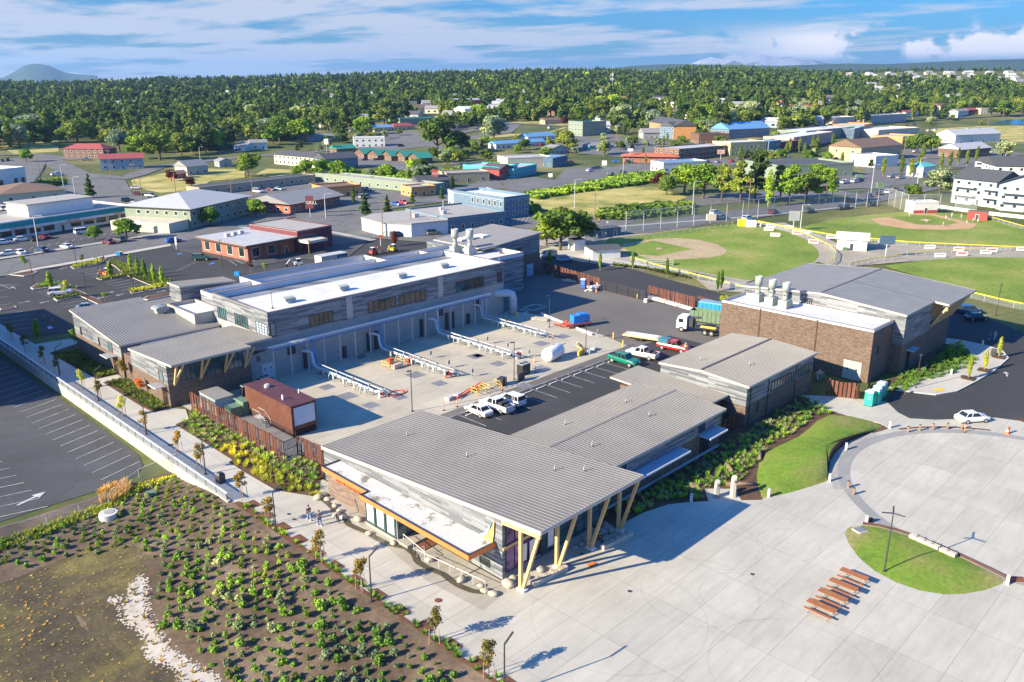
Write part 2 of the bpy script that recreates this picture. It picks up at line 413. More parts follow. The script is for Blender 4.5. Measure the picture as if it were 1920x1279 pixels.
def ground_sheet():
 xs = [v for v in axis(-30,45,1.5,-8000,28000) if not 36.0 < v < 37.4] + [36.66,36.74]
 xs = sorted(xs); ys = axis(-10,100,1.5,-8000,28000)
 # keep the middle distance fine enough for the rising ground
 def refine(v, m):
  out = [v[0]]
  for q in v[1:]:
   gap = q - out[-1]; n = max(1, math.ceil(gap / m)) if abs(q) < 2600 else 1
   b0 = out[-1]
   for k in range(1, n + 1): out.append(b0 + gap * k / n)
  return out
 xs = refine(xs,70); ys = refine(ys,70)
 vs = []; nx = len(xs)
 for y in ys:
  for x in xs:
   z = level(x, y) if (x > -400 and y > -400) else 0
   if math.hypot(x, y) > 4500: z = -8
   vs.append((x, y, z - .05))
 fs = [(j * nx + i, j * nx + i + 1,(j + 1) * nx + i + 1,(j + 1) * nx + i) for j in range(len(ys) - 1) for i in range(nx - 1)]
 return MB().add(vs, fs)
ground('field_ground',[(.3,(.06,.085,.025)),(.52,(.12,.135,.045)),(.68,(.24,.215,.09)),(.8,(.34,.28,.13))],.022, fine=.5)
g = struct('ground', ground_sheet(), M['field_ground'])
ground('dry_grass',[(.3,(.15,.19,.045)),(.5,(.40,.35,.11)),(.7,(.58,.47,.20))],.08, fine=1.5)
ground('lawn',[(.3,(.11,.18,.025)),(.47,(.15,.245,.03)),(.58,(.20,.24,.05)),(.70,(.32,.27,.12))],.11, fine=2.5)
ground('sports_turf',[(.3,(.13,.20,.03)),(.5,(.19,.26,.042)),(.68,(.30,.30,.09))],.06, fine=.9)
ground('infield_dirt',[(.3,(.38,.29,.17)),(.7,(.48,.38,.24))],.15)
ground('infield_tan',[(.3,(.47,.29,.155)),(.7,(.55,.36,.21))],.15)
ground('gravel',[(.3,(.29,.265,.215)),(.7,(.40,.36,.29))],.12, fine=2)
ground('bark_mulch',[(.3,(.085,.05,.032)),(.7,(.15,.085,.055))],.35, fine=5)
ground('red_mulch',[(.3,(.13,.06,.035)),(.7,(.19,.09,.05))],.5, fine=5)
ground('bed_soil',[(.3,(.075,.052,.036)),(.5,(.14,.10,.068)),(.7,(.25,.19,.135))],.14, fine=2.2)
ground('river_gravel',[(.3,(.28,.27,.25)),(.7,(.42,.40,.36))],1.5, fine=9)
def marsh():
 m, nt, b = new_mat('marsh'); p = pos(nt)
 f = noise(nt, p,.09,6,.65,.8); f2 = noise(nt, p,.55,5,.7); f3 = noise(nt, p,3.5,3)
 c = cramp(nt, f,[(.28,(.05,.038,.024)),(.45,(.085,.068,.03)),(.60,(.15,.13,.035)),(.78,(.12,.09,.055))])
 c = mix(nt,1.0, c, cramp(nt, f2,[(.3,(.6,.6,.6)),(.7,(1.25,1.2,1.1))]),'MULTIPLY')
 c = mix(nt,1.0, c, cramp(nt, f3,[(.3,(.7,) * 3),(.7,(1.2,) * 3)]),'MULTIPLY')
 nt.links.new(c, b.inputs['Base Color']); b.inputs['Roughness'].default_value = .8
 M['marsh'] = m
marsh()
simple('salt_crust',(.44,.40,.35),.9,.18,.8)
L1, L2, L3, L4 = .004,.008,.012,.016
# the car park west of the walk lies about a metre lower than the walk: modelled level, the wall carries the walk edge
ZW = 0.0
low_lot = MB().sheet([(-45,94.5),(23.5,94.6),(30.2,94.4),(33.3,95.4),(34.8,97.5),(35.6,101),(35.6,205),(-45,205)],-1.3)
struct('car_park', low_lot, M['lot_asphalt'])
struct('street', MB().sheet([(-200,224),(52,221),(100,229),(138,226),(146,214),(150,196),(158,176),(165,150),(176,140),(184,147),(172,165),(166,186),(160,210),(163,228),(190,240),(260,262),(330,300),(330,309),(255,272),(190,252),(160,246),(130,243),(105,243),(57,239),(-200,242)], L1), M['old_asphalt'])
struct('car_park', MB().sheet([(36.3,163.5),(63,152),(146,128),(158,140),(150,176),(142,205),(136,222),(98,226),(52,218),(-45,221),(-45,205),(36.3,205)], L2), M['new_asphalt'])
struct('pavement', MB().sheet([(-45,217.5),(52,217.5),(98,226),(136,222.5),(138,226),(100,229.3),(52,221.2),(-45,222)],.12), M['walk_concrete'])
# paved court of the works
struct('yard', MB().sheet([(57,74),(122.2,66),(140,78),(143,130),(111,130),(111,111),(57,111)], L1), M['yard_asphalt'])
struct('yard_pad', MB().sheet([(45.6,77.2),(61.6,76.3),(61.6,80.9),(111.9,81.2),(113.8,88),(116,105),(114,111),(45.6,111)], L2), M['yard_concrete'])
struct('parking_bay', MB().sheet([(61.7,66),(122,63),(122,79.4),(61.7,79.4)], L3), M['new_asphalt'])
# access road north of the works and the turning circle on the east side
struct('road', MB().sheet([(116.4,38.9),(122.0,40.0),(124.5,34.6),(128,32.8),(134.6,32.1),(142,31.6),(150.4,31.8),(154.0,33.6),(155.4,36.2),(156.2,41),(155.2,58),(152,73),(160,72.5),(163,63),(178,58),(176,44),(168,34),(150,12),(132,2),(124,12),(122.6,22),(121,26),(117.5,29),(114.5,31.6),(112.6,34.3),(113.6,36.2)], L2), M['new_asphalt'])
struct('road', MB().sheet([(139.6,96),(142,116),(146,133),(158,141),(163,122),(158.5,103),(155.2,86),(157,74),(161,72),(175,62),(172,55),(156,62),(150,72),(139.8,78)],.0105), M['new_asphalt'])
struct('street', MB().sheet([(150,196),(165,150),(176,140),(215,158),(262,165),(300,152),(338,133),(345,150),(308,172),(262,186),(205,178),(183,165),(172,165),(166,186)],.0105), M['old_asphalt'])
# pavements and plaza
plaza = [(36.2,-30),(150,-60),(165,-10),(124,12),(122.6,22),(121,26),(117.5,29),(114.5,31.6),(112.6,34.3),(113.6,36.2),(116.6,38.9),(113.2,45.6),(110.6,48.8),(107.6,45),(107.6,41),(108.1,36.5),(107,35),(102,36.4),(96,35.9),(92.6,36.4),(86.9,34.2),(82.2,35.9),(78.6,37.6),(77.5,37.4),(75.9,38.9),(77.6,41),(75.4,43.3),(73.2,41.4),(71.5,42.8),(69.6,44.1),(66.2,45.0),(63,45.2),(60,44.9),(60,47),(46.9,47),(46.7,47),(46.7,76),(44.9,76),(44.9,72.5),(41.6,77.2),(41.3,78),(36.6,78.2)]
struct('planting_bed', MB().sheet([(62,44.6),(77,37.4),(87,34),(92,36.3),(107.5,35),(108.3,41),(110.5,48.6),(94,50.5),(88,50.5),(62,48.3)],.004), M['bark_mulch'])
struct('plaza', MB().prism([(x, y) for x, y in plaza],-.2, L3), M['plaza_concrete'])
walk = [(36.8,78.2),(41.6,77.3),(41.2,81.5),(40.5,88),(41.2,89),(42.6,99),(43.0,103.5),(41.4,104.5),(40.0,113),(40.4,113.4),(43.9,113.6),(43.9,116),(40.4,116.4),(40.3,138),(40.3,154),(44.2,152),(47,157),(40.5,164),(36.8,166),(36.8,205),(36.7,205)]
walk = [(36.75,78.2),(41.5,77.3),(41.3,83),(41.3,88),(41.9,88.2),(41.9,103.7),(44.1,104.4),(45.3,107.9),(44.0,109.8),(41.7,109.9),(41.4,113.5),(41.4,127.4),(44.4,127.4),(44.4,129.4),(41.3,129.4),(40.9,138),(40.6,148.5),(46,150.8),(60.5,147.2),(60.5,150),(46,154.6),(40.6,155.6),(40.2,164),(40.2,205),(36.75,205)]
struct('walk', MB().sheet(walk,.0200), M['walk_concrete'])
# textured apron along the office, under the brook
apron = [(46.7,46.9),(45.8,45.4),(42.4,44.9),(41.9,52),(43.0,60),(44.0,66.8),(44.9,71.0),(46.7,71)]
struct('apron', MB().sheet(apron,.0165), M['apron_concrete'])
# planting beds
struct('planting_bed', MB().sheet([(41.9,88.2),(41.9,103.7),(44.1,104.4),(46.0,107.6),(46.2,83.4),(48.8,83.2),(48.8,79),(46.7,76.4),(44.9,74),(44.7,71.2),(41.6,77.2),(41.3,83),(41.3,88)],.0210), M['bark_mulch'])
struct('planting_bed', MB().sheet([(41.7,110),(44.1,110),(44.3,127.3),(41.4,127.3),(41.4,113.5)],.0210), M['bark_mulch'])
struct('planting_bed', MB().sheet([(41.3,129.5),(44.5,129.5),(44.5,146.8),(60.5,146.6),(60.5,147.2),(46,150.8),(40.7,148.4),(40.9,138)],.0210), M['bark_mulch'])
struct('planting_bed', MB().sheet([(62,48.3),(60,47),(60,44.9),(63,45.2),(66.2,45.0),(69.6,44.1),(71.5,42.8),(73.2,41.4),(75.4,43.3),(77.6,41),(75.9,38.9),(77.5,37.4),(78.8,37.7),(80.0,40.0),(84.3,41.4),(90.9,43.2),(96.3,42.5),(101,43.3),(104.7,43.3),(107.6,41),(107.6,45),(110.6,48.6),(94.5,48.7),(94,50.5),(87.3,50.5),(87.2,48.2)],.0210), M['bark_mulch'])
struct('planting_bed', MB().sheet([(122.4,42.6),(129.6,41.8),(150.6,41.8),(150.6,38.3),(146.5,36.6),(141,36.9),(136,37.5),(130,38.9),(126.6,39.3),(124.5,40.6),(122.3,41.0)],.0230), M['bark_mulch'])
struct('pavement', MB().sheet([(121.9,40.1),(124.2,35),(128,33.2),(134.6,32.5),(142,32.0),(150.2,32.2),(153.6,34.0),(154.9,36.6),(155.2,41),(154,44.5),(151.4,45),(151,41.9),(150.6,38.3),(146.5,36.6),(141,36.9),(136,37.5),(130,38.9),(126.6,39.3),(124.5,40.6),(122.3,41.0)],.13), M['walk_concrete'])
struct('kerb', MB().prism([(121.8,40.1),(124.1,34.8),(128,33.0),(134.6,32.3),(142,31.8),(150.3,32.0),(153.8,33.8),(155.1,36.5),(155.4,41),(154.2,44.7),(151.3,45.2),(151.4,45),(154,44.5),(155.2,41),(154.9,36.6),(153.6,34.0),(150.2,32.2),(142,32.0),(134.6,32.5),(128,33.2),(124.2,35),(121.9,40.1)],0,.134), M['kerb'])
# mound of lawn with its curved steel retaining edge
def arc(cx, cy, r, a0, a1, n=28): return [(cx + r * math.cos(R(a0 + (a1 - a0) * i / n)), cy + r * math.sin(R(a0 + (a1 - a0) * i / n))) for i in range(n + 1)]
CX, CY = 97.9,16.9       # centre of the ring of the round plaza
def annulus(r0, r1, a0, a1, z, n=70):
 o_, i_ = arc(CX, CY, r1, a0, a1, n), arc(CX, CY, r0, a0, a1, n); m = MB()
 for k in range(n): m.add([(*i_[k], z),(*o_[k], z),(*o_[k + 1], z),(*i_[k + 1], z)],[(0,1,2,3)])
 return m
struct('band', annulus(17.85,19.1,-10,215,.0165), M['band_concrete'])
struct('gravel_strip', annulus(19.15,20.1,72,128,.0200), M['river_gravel'])
# lawn mound north of the ring
mp_ = [GS(*p)[:2] for p in [(1425,935),(1460,930),(1490,922),(1520,913),(1551,903)]]
mp_ += arc(CX, CY,20.4,121.5,69,22) + [(107.2,35.9),(108.0,37.6),(107.8,40.4),(106.4,42.6),(103,42.9),(99.5,42.5),(96.3,42.3),(92.5,42.7),(89.5,43.0),(86,42.4),(83,41.0),(80.5,39.5),(78.6,38.2)]
mcx = sum(p[0] for p in mp_) / len(mp_); mcy = sum(p[1] for p in mp_) / len(mp_)
def mound(pts, h, name, m, z0=.02, rings=8, steep=None):
 n = len(pts); cx = sum(p[0] for p in pts) / n; cy = sum(p[1] for p in pts) / n; vs = []; fs = []
 for j in range(rings):
  t = j / rings
  for k,(x, y) in enumerate(pts):
   s_ = steep[k] if steep else 0
   z = z0 + h * (1 - (1 - t) ** 2) * (1 - s_) + h * s_ * (.8 + .2 * t)
   vs.append((x + (cx - x) * t, y + (cy - y) * t, z))
 vs.append((cx, cy, z0 + h))
 for j in range(rings - 1):
  for k in range(n): fs.append((j * n + k, j * n + (k + 1) % n,(j + 1) * n + (k + 1) % n,(j + 1) * n + k))
 for k in range(n): fs.append(((rings - 1) * n + k,(rings - 1) * n + (k + 1) % n, rings * n))
 mb = MB().add(vs, fs)
 o = mb.build(name, m, smooth=True)
 return tag(o, kind='structure')
steep = [0] * 5 + [smooth(min(k,22 - k) / 7) for k in range(23)] + [0] * 13
mound(mp_,1.0,'lawn', M['lawn'], steep=steep)
ed = MB(); aa = arc(CX, CY,20.36,121.5,69,22); ab = arc(CX, CY,20.28,121.5,69,22)
for k in range(22):
 h0, h1 = .06 + .82 * steep[5 + k],.06 + .82 * steep[6 + k]
 ed.add([(*ab[k],0),(*ab[k + 1],0),(*ab[k + 1], h1),(*ab[k], h0),(*aa[k],0),(*aa[k + 1],0),(*aa[k + 1], h1),(*aa[k], h0)],[(0,1,2,3),(7,6,5,4),(3,2,6,7)])
tag(ed.build('retaining_edge', M['corten_dark']),'curved rust coloured steel retaining edge around the lawn mound','retaining wall')
isl = [(79.9,27.3),(78.3,28.2),(77.0,28.0),(75.2,26.8),(73.4,25.0),(72.2,23.0),(71.7,20.8),(71.9,18.8),(72.8,17.0),(74.2,15.7),(76.2,14.5),(78.4,13.7),(79.4,13.8),(79.9,15.5),(80.45,18),(80.9,20.5),(81.05,22.5),(81.0,24.3),(80.6,26.0)]
mound(isl,.35,'lawn', M['lawn'], rings=6)
ed = MB()
e2 = [(79.5,13.8),(80.0,15.5),(80.55,18),(81.0,20.5),(81.15,22.5),(81.1,24.3),(80.7,26.0),(80.0,27.3)]
for p, q in zip(e2, e2[1:]): ed.rbox(((p[0] + q[0]) / 2,(p[1] + q[1]) / 2,.16),(math.dist(p, q),.05,.32), math.atan2(q[1] - p[1], q[0] - p[0]))
tag(ed.build('retaining_edge', M['corten_dark']),'low rust coloured edging strip behind the stone block seats','retaining wall')
# mulch island east of the ring
struct('planting_bed', MB().sheet([(125.4,20.5),(123.9,22.2),(122.3,24.4),(121.6,22.0),(121.4,19.0),(122.6,15),(126,14)],.03), M['bark_mulch'])
# low ground west of the walk: planted basin and marsh
bs = MB(); xs_ = [36.7 - .9 * k for k in range(60)]; ys_ = [93.2 - 1.1 * k for k in range(110)]
def edge_x(y): return 36.66 if y > 78.2 else 36.66 - .02
vs = [(x, y, basin(x, y) + .03) for y in ys_ for x in xs_]; nx = len(xs_)
bs.add(vs,[(j * nx + i,(j + 1) * nx + i,(j + 1) * nx + i + 1, j * nx + i + 1) for j in range(len(ys_) - 1) for i in range(nx - 1)])
struct('soil', bs, M['bed_soil'])
def drape(name, pts, m, dz, step=1.2, rag=.5):
 """a polygon laid on the low ground, cut into a grid that follows it"""
 x0 = min(p[0] for p in pts); x1 = max(p[0] for p in pts); y0 = min(p[1] for p in pts); y1 = max(p[1] for p in pts)
 def inside(x, y):
  c = False; n = len(pts)
  for i in range(n):
   a_, b_ = pts[i], pts[(i + 1) % n]
   if (a_[1] > y) != (b_[1] > y) and x < (b_[0] - a_[0]) * (y - a_[1]) / (b_[1] - a_[1]) + a_[0]: c = not c
  return c
 mb = MB(); nx = int((x1 - x0) / step) + 1; ny = int((y1 - y0) / step) + 1
 for j in range(ny):
  for i in range(nx):
   cx, cy = x0 + (i + .5) * step, y0 + (j + .5) * step
   if inside(cx + random.uniform(-.9,.9) * rag, cy + random.uniform(-.9,.9) * rag):
    h = step / 2
    mb.add([(x, y, level(x, y) + dz) for x, y in ((cx - h, cy - h),(cx + h, cy - h),(cx + h, cy + h),(cx - h, cy + h))],[(0,1,2,3)])
 return mb
marsh_px = [(-60,1110),(60,1075),(130,1045),(190,1025),(240,1020),(270,1040),(272,1075),(262,1110),(270,1150),(300,1200),(335,1245),(400,1330),(-200,1500),(-300,1250)]
marsh_poly = [GS(*p)[:2] for p in marsh_px]
struct('marsh', drape('marsh', marsh_poly, None,.045,.8), M['marsh'])
salt_px = [(268,1075),(276,1100),(274,1130),(281,1160),(300,1190),(318,1215),(345,1238),(385,1258),(415,1278),(390,1300),(345,1285),(330,1255),(300,1245),(270,1232),(278,1205),(255,1180),(232,1165),(225,1143),(240,1120),(245,1095)]
struct('salt_crust', drape('salt',[GS(*p)[:2] for p in salt_px], None,.05,.16), M['salt_crust'])
struct('salt_crust', drape('salt',[GS(*p)[:2] for p in [(200,1125),(215,1119),(228,1124),(226,1132),(205,1132)]], None,.05,.16), M['salt_crust'])
# sawtooth planting strip between the basin and the plaza
saw = [(36.66,36)]
y = 36.0
yy = 36.0
while yy < 77.2:
 w = 36.9 + max(0,(yy - 60) * .04)
 for dx, dy in ((.1,0),(1.05,0),(1.05,1.65),(.1,1.65)): saw.append((w + dx, yy + dy))
 yy += 3.3
saw = [p for p in saw if p[1] < 77.6] + [(37.2,78.1),(36.66,78.1)]
struct('planting_bed', MB().sheet(saw,.035), M['red_mulch'])
# painted stall lines
ln = MB()
def line(p, q, w=.11, z=.012): 
 dx, dy = q[0] - p[0], q[1] - p[1]; L = math.hypot(dx, dy); nx_, ny_ = -dy / L * w / 2, dx / L * w / 2
 ln.add([(p[0] + nx_, p[1] + ny_, z),(p[0] - nx_, p[1] - ny_, z),(q[0] - nx_, q[1] - ny_, z),(q[0] + nx_, q[1] + ny_, z)],[(0,1,2,3)])
for k in range(22): line((29.6,96.9 + 2.72 * k),(34.9,98.6 + 2.72 * k),.12,-1.29)
for k in range(12): line((12,92 + 2.72 * k + 4),(17.5,94 + 2.72 * k + 4),.12,-1.29)
for k in range(12): line((17.5,92 + 2.72 * k + 4),(23,90.5 + 2.72 * k + 4),.12,-1.29)
for y_ in range(6): line((30.5,157 + .8 * y_),(34.5,157 + .8 * y_),.35,-1.29)
for k in range(16): line((61.9 + 2.86 * k,73.6),(61.9 + 2.86 * k,79.0),.10,.020)
line((61.9,79.2),(104.7,79.2),.12,.020)
for (a_, b_) in (((112.0,108.5),(116.0,108.5)),((112.0,111.4),(116.0,111.4)),((112,108.5),(112,111.4)),((116,108.5),(116,111.4)),((117.2,108.5),(121.2,108.5)),((117.2,111.4),(121.2,111.4)),((117.2,108.5),(117.2,111.4)),((121.2,108.5),(121.2,111.4))): line(a_, b_,.5,.02)
def stalls(px0, px1, qx0, qx1, n, w=.12):
 """n+1 lines between the line px0-px1 and the line qx0-qx1"""
 a, b, c, d = G(*px0), G(*px1), G(*qx0), G(*qx1)
 for k in range(n + 1):
  t = k / n; line((a[0] + (c[0] - a[0]) * t, a[1] + (c[1] - a[1]) * t),(b[0] + (d[0] - b[0]) * t, b[1] + (d[1] - b[1]) * t), w,.015)
stalls((147,509),(190,502),(171,519),(215,512),3)
stalls((194,530),(240,521),(228,545),(277,536),4)
stalls((70,548),(92,545),(90,558),(112,553),3)
stalls((114,571),(157,564),(132,580),(165,573),2)
stalls((0,591),(44,584),(0,622),(68,614),4)
stalls((0,545),(12,544),(0,573),(18,570),2)
stalls((52,591),(52,591.5),(60,600),(60,600.5),1)
stalls((1,534),(38,535),(0,535),(20,542),2)
stalls((95,112),(97,113),(95,113),(97,114),1) if False else None
stalls((330,508),(343,505),(365,490),(380,487),5)
stalls((0,484),(12,480),(160,460),(172,456),9)
struct('road_marking', ln, M['line_paint'])
arr = MB()
def arrow(px, py, ang, s=1.0, z=.016, gz=0):
 x, y = G(px, py, gz); c_, s_ = math.cos(R(ang)), math.sin(R(ang))
 arr.add([(x + (u * c_ - v * s_) * s, y + (u * s_ + v * c_) * s, gz + z) for u, v in ((-1.2,-.12),(.3,-.12),(.3,-.45),(1.2,0),(.3,.45),(.3,.12),(-1.2,.12))],[tuple(range(7))])
for a in ((145,504,20),(213,496,200),(25,540,100),(47,567,10),(83,567,200),(205,549,0),(225,553,200),(190,559,180),(303,547,10),(87,503,20),(118,504,200),(1887,702,20)): arrow(*a)
arrow(60,935,20,1.5,.01,-1.3)
struct('road_marking', arr, M['line_paint'])
yl = MB()
yl.add([(*G(*p),.145) for p in ((1748,731),(1755,736),(1771,735),(1768,730))],[(0,1,2,3)])
for a, b in (((0,500),(330,448)),((330,448),(480,425))):
 p, q = G(*a), G(*b); L = math.dist(p, q); nx_, ny_ = -(q[1] - p[1]) / L * .12,(q[0] - p[0]) / L * .12
 yl.add([(p[0] + nx_, p[1] + ny_,.014),(p[0] - nx_, p[1] - ny_,.014),(q[0] - nx_, q[1] - ny_,.014),(q[0] + nx_, q[1] + ny_,.014)],[(0,1,2,3)])
struct('road_marking', yl, M['yellow_paint'])
bm = MB(); bm.add([(*G(*p),.015) for p in ((88,614),(95,612),(100,615),(92,618))],[(0,1,2,3)])
bm.add([(*G(*p),.015) for p in ((332,476),(341,474),(342,476),(333,478))],[(0,1,2,3)])
bm.add([(*G(*p),.015) for p in ((393,494),(403,492),(402,495),(393,497))],[(0,1,2,3)])
struct('road_marking', bm, M['blue_paint'])
# islands of the new car park
def island(pxs, name='planting_bed', m='bark_mulch', kerb=True):
 pts = poly(*pxs)
 if kerb: struct('kerb', MB().prism(pts,0,.14), M['kerb'])
 n = len(pts); cx = sum(p[0] for p in pts) / n; cy = sum(p[1] for p in pts) / n
 ins = []
 for x, y in pts:
  d = math.hypot(cx - x, cy - y); k = min(.25, d * .2) / d; ins.append((x + (cx - x) * k, y + (cy - y) * k))
 struct(name, MB().sheet(ins,.16), M[m]); return pts
island([(132,501),(138,505),(186,496),(200,487),(195,482)])
island([(17,516),(45,519),(62,515),(70,511),(62,508)])
island([(57,541),(62,544),(84,541),(109,537),(114,534),(84,531),(68,534)])
island([(110,538),(135,549),(187,573),(200,571),(160,551),(116,534)])
island([(100,561),(107,566),(150,556),(150,552),(125,553)])
island([(181,523),(190,526),(237,517),(290,539),(243,546),(247,552),(318,539),(318,527),(250,500),(206,488),(200,492),(215,500),(230,513),(186,518)])
island([(267,562),(277,564),(320,556),(320,549),(275,557)])
island([(0,580),(28,575),(32,578),(0,584)])
ground('canopy_white',[(.33,(.24,.22,.18)),(.43,(.58,.57,.55))],.55)
for px, py, m_ in ((320,835,'corten'),(821,1127,'corten'),(1091,1040,'trim_dark'),(541,965,'trim_dark'),(551,975,'trim_dark'),(1410,1078,'trim_dark'),(1180,1110,'trim_dark')):
 x, y = G(px, py); struct('manhole', MB().cyl((x, y,.0),(x, y,.03),.3 if m_ == 'corten' else .16, n=16), M[m_])
# ---------------------------------------------------------------- builders for the works' buildings
def seam_roof(parent, x0, x1, y0, y1, zf, d='y', sp=.45, th=.32, m='roof_metal', name='roof', rib=.055, fascia='trim_tan'):
 mb = MB(); mb.prism([(x0, y0),(x1, y0),(x1, y1),(x0, y1)], lambda x, y: zf(x, y) - .05, zf)
 if d == 'y':
  n = int((x1 - x0) / sp)
  for k in range(n + 1):
   x = x0 + .04 + (x1 - x0 - .08) * k / n
   mb.add([(x + a, y, zf(x, y) + h) for y in (y0, y1) for a, h in ((-.035,0),(.035,0),(.02, rib),(-.02, rib))],
                   [(0,1,5,4),(1,2,6,5),(2,3,7,6),(3,0,4,7),(3,2,1,0),(4,5,6,7)])
 else:
  n = int((y1 - y0) / sp)
  for k in range(n + 1):
   y = y0 + .04 + (y1 - y0 - .08) * k / n
   mb.add([(x, y + a, zf(x, y) + h) for x in (x0, x1) for a, h in ((.035,0),(-.035,0),(-.02, rib),(.02, rib))],
                   [(0,1,5,4),(1,2,6,5),(2,3,7,6),(3,0,4,7),(3,2,1,0),(4,5,6,7)])
 r = mb.build(name, M[m], parent)
 if th:
  f = MB(); e = .004
  for (a, b) in (((x0, y0),(x1, y0)),((x1, y0),(x1, y1)),((x1, y1),(x0, y1)),((x0, y1),(x0, y0))):
   ox, oy = (b[1] - a[1]),-(b[0] - a[0]); L = math.hypot(ox, oy); ox, oy = ox / L * .05, oy / L * .05
   p = [(a[0] + ox, a[1] + oy),(b[0] + ox, b[1] + oy), b, a]
   f.prism(p, lambda x, y: zf(x, y) - th, lambda x, y: zf(x, y) + .03)
  f.build('fascia', M[fascia], r)
 return r
def wall(parent, pts, z0, z1, m, name='wall'): return MB().prism(pts, z0, z1, cap=True).build(name, M[m], parent)
def rect(x0, x1, y0, y1): return [(x0, y0),(x1, y0),(x1, y1),(x0, y1)]
def window(parent, ax, pos_, a0, a1, z0, z1, nx=3, nz=1, side=-1, g='window_dark', fr='trim_dark', name='window', fw=.07):
 """window on a wall x=pos_ (ax 'x') or y=pos_ (ax 'y'), facing side (-1 / +1)"""
 f = MB(); p = MB()
 def b(mb, u0, u1, w0, w1, d0, d1):
  d0, d1 = sorted((pos_ + side * d0, pos_ + side * d1))
  if ax == 'x': mb.box(d0, u0, w0, d1, u1, w1)
  else: mb.box(u0, d0, w0, u1, d1, w1)
 b(f, a0, a1, z0, z0 + fw,.002,.09); b(f, a0, a1, z1 - fw, z1,.002,.09)
 for k in range(nx + 1):
  u = a0 + (a1 - a0 - fw) * k / nx; b(f, u, u + fw, z0 + fw, z1 - fw,.002,.085)
 for k in range(1, nz):
  w = z0 + (z1 - z0) * k / nz; b(f, a0 + fw, a1 - fw, w - fw / 2, w + fw / 2,.002,.08)
 b(p, a0 + fw * .5, a1 - fw * .5, z0 + fw * .5, z1 - fw * .5,.001,.03)
 w = f.build(name, M[fr], parent); p.build('pane', M[g], w); return w
def parapet(parent, x0, x1, y0, y1, z0, z1, w=.3, m='parapet_white', cop='coping'):
 mb = MB(); mb.box(x0, y0, z0, x1, y0 + w, z1); mb.box(x0, y1 - w, z0, x1, y1, z1); mb.box(x0, y0 + w, z0, x0 + w, y1 - w, z1); mb.box(x1 - w, y0 + w, z0, x1, y1 - w, z1)
 p = mb.build('parapet', M[m], parent)
 c = MB(); e = .04
 c.box(x0 - e, y0 - e, z1 + .002, x1 + e, y0 + w + e, z1 + .06); c.box(x0 - e, y1 - w - e, z1 + .002, x1 + e, y1 + e, z1 + .06)
 c.box(x0 - e, y0 + w + e, z1 + .002, x0 + w + e, y1 - w - e, z1 + .06); c.box(x1 - w - e, y0 + w + e, z1 + .002, x1 + e, y1 - w - e, z1 + .06)
 c.build('coping', M[cop], p); return p
def door(parent, ax, pos_, a0, a1, z0, z1, side=-1, m='white_paint', leaves=2, name='door'):
 mb = MB(); hs = []; n = leaves; w = (a1 - a0) / n
 for k in range(n):
  u0, u1 = a0 + w * k + .01, a0 + w * (k + 1) - .01; d0, d1 = sorted((pos_ + side * .002, pos_ + side * .08))
  if ax == 'x': mb.box(d0, u0, z0, d1, u1, z1)
  else: mb.box(u0, d0, z0, u1, d1, z1)
  v = (u0 + u1) / 2; d2, d3 = sorted((pos_ + side * .081, pos_ + side * .09))
  if leaves == 2:
   h = MB(); hs.append(h)
   if ax == 'x': h.box(d2, v - .12, z0 + 1.5, d3, v + .12, z0 + 1.75)
   else: h.box(v - .12, d2, z0 + 1.5, v + .12, d3, z0 + 1.75)
 o = mb.build(name, M[m], parent)
 for h in hs: h.build('door_window', M['window_dark'], o)
 return o
def vent_stub(label, x, y, z, s=1.0):
 t = thing('roof_vent', label, 'roof vent',(x, y, z),0,'small vent pipes on the metal roofs')
 MB().cyl((0,0,0),(0,0,.5 * s),.06 * s).cyl((0,0,.45 * s),(.25 * s,.1 * s,.5 * s),.05 * s).build('pipe', M['steel_galv'], t)
 MB().cyl((0,0,0),(0,0,.12 * s),.16 * s,.09 * s).build('flashing', M['trim_dark'], t); return t
def text_part(name, s, size, loc, rot, m, parent=None, ext=.02, align='LEFT'):
 cu = bpy.data.curves.new(name, 'FONT'); cu.body = s; cu.size = size; cu.extrude = ext; cu.align_x = align
 tmp = bpy.data.objects.new(name, cu); COL.objects.link(tmp); bpy.context.view_layer.update()
 me = bpy.data.meshes.new_from_object(tmp); bpy.data.objects.remove(tmp); me.materials.clear(); me.materials.append(M[m]); me.name = name
 o = bpy.data.objects.new(name, me); COL.objects.link(o)
 o.rotation_euler = rot
 r = parent
 while r is not None and r.parent is not None: r = r.parent
 off = r.location if r is not None and r.get('_w') else Vector((0,0,0))
 o.location = Vector(loc) - off
 if parent is not None: o.parent = parent
 return o
WEST = (PI / 2,0,-PI / 2)       # text on a wall facing -X, reading towards -Y
SOUTH = (PI / 2,0,0)            # text on a wall facing -Y
# ---- front office, shed roof rising to the timber porch
b = thing('office_building','nearest long building with ribbed grey shed roof, timber V posts and orange canopy','building',(54,60,0),0, None, True)
zF = lambda x, y: 7.0 - (y - 42.2) * (2.85 / 33.8)
wall(b,[(46.9,47.0),(61.4,47.0),(61.4,75.7),(46.9,75.7)],0, lambda x, y: zF(x, y) - .06,'siding')
seam_roof(b,46.8,61.7,42.2,76.0, zF, 'y',.46,.36)
lw = MB(); lw.box(45.0,64.2,0,46.88,72.3,3.05); lw.build('brick_wall', M['front_brick'], b)
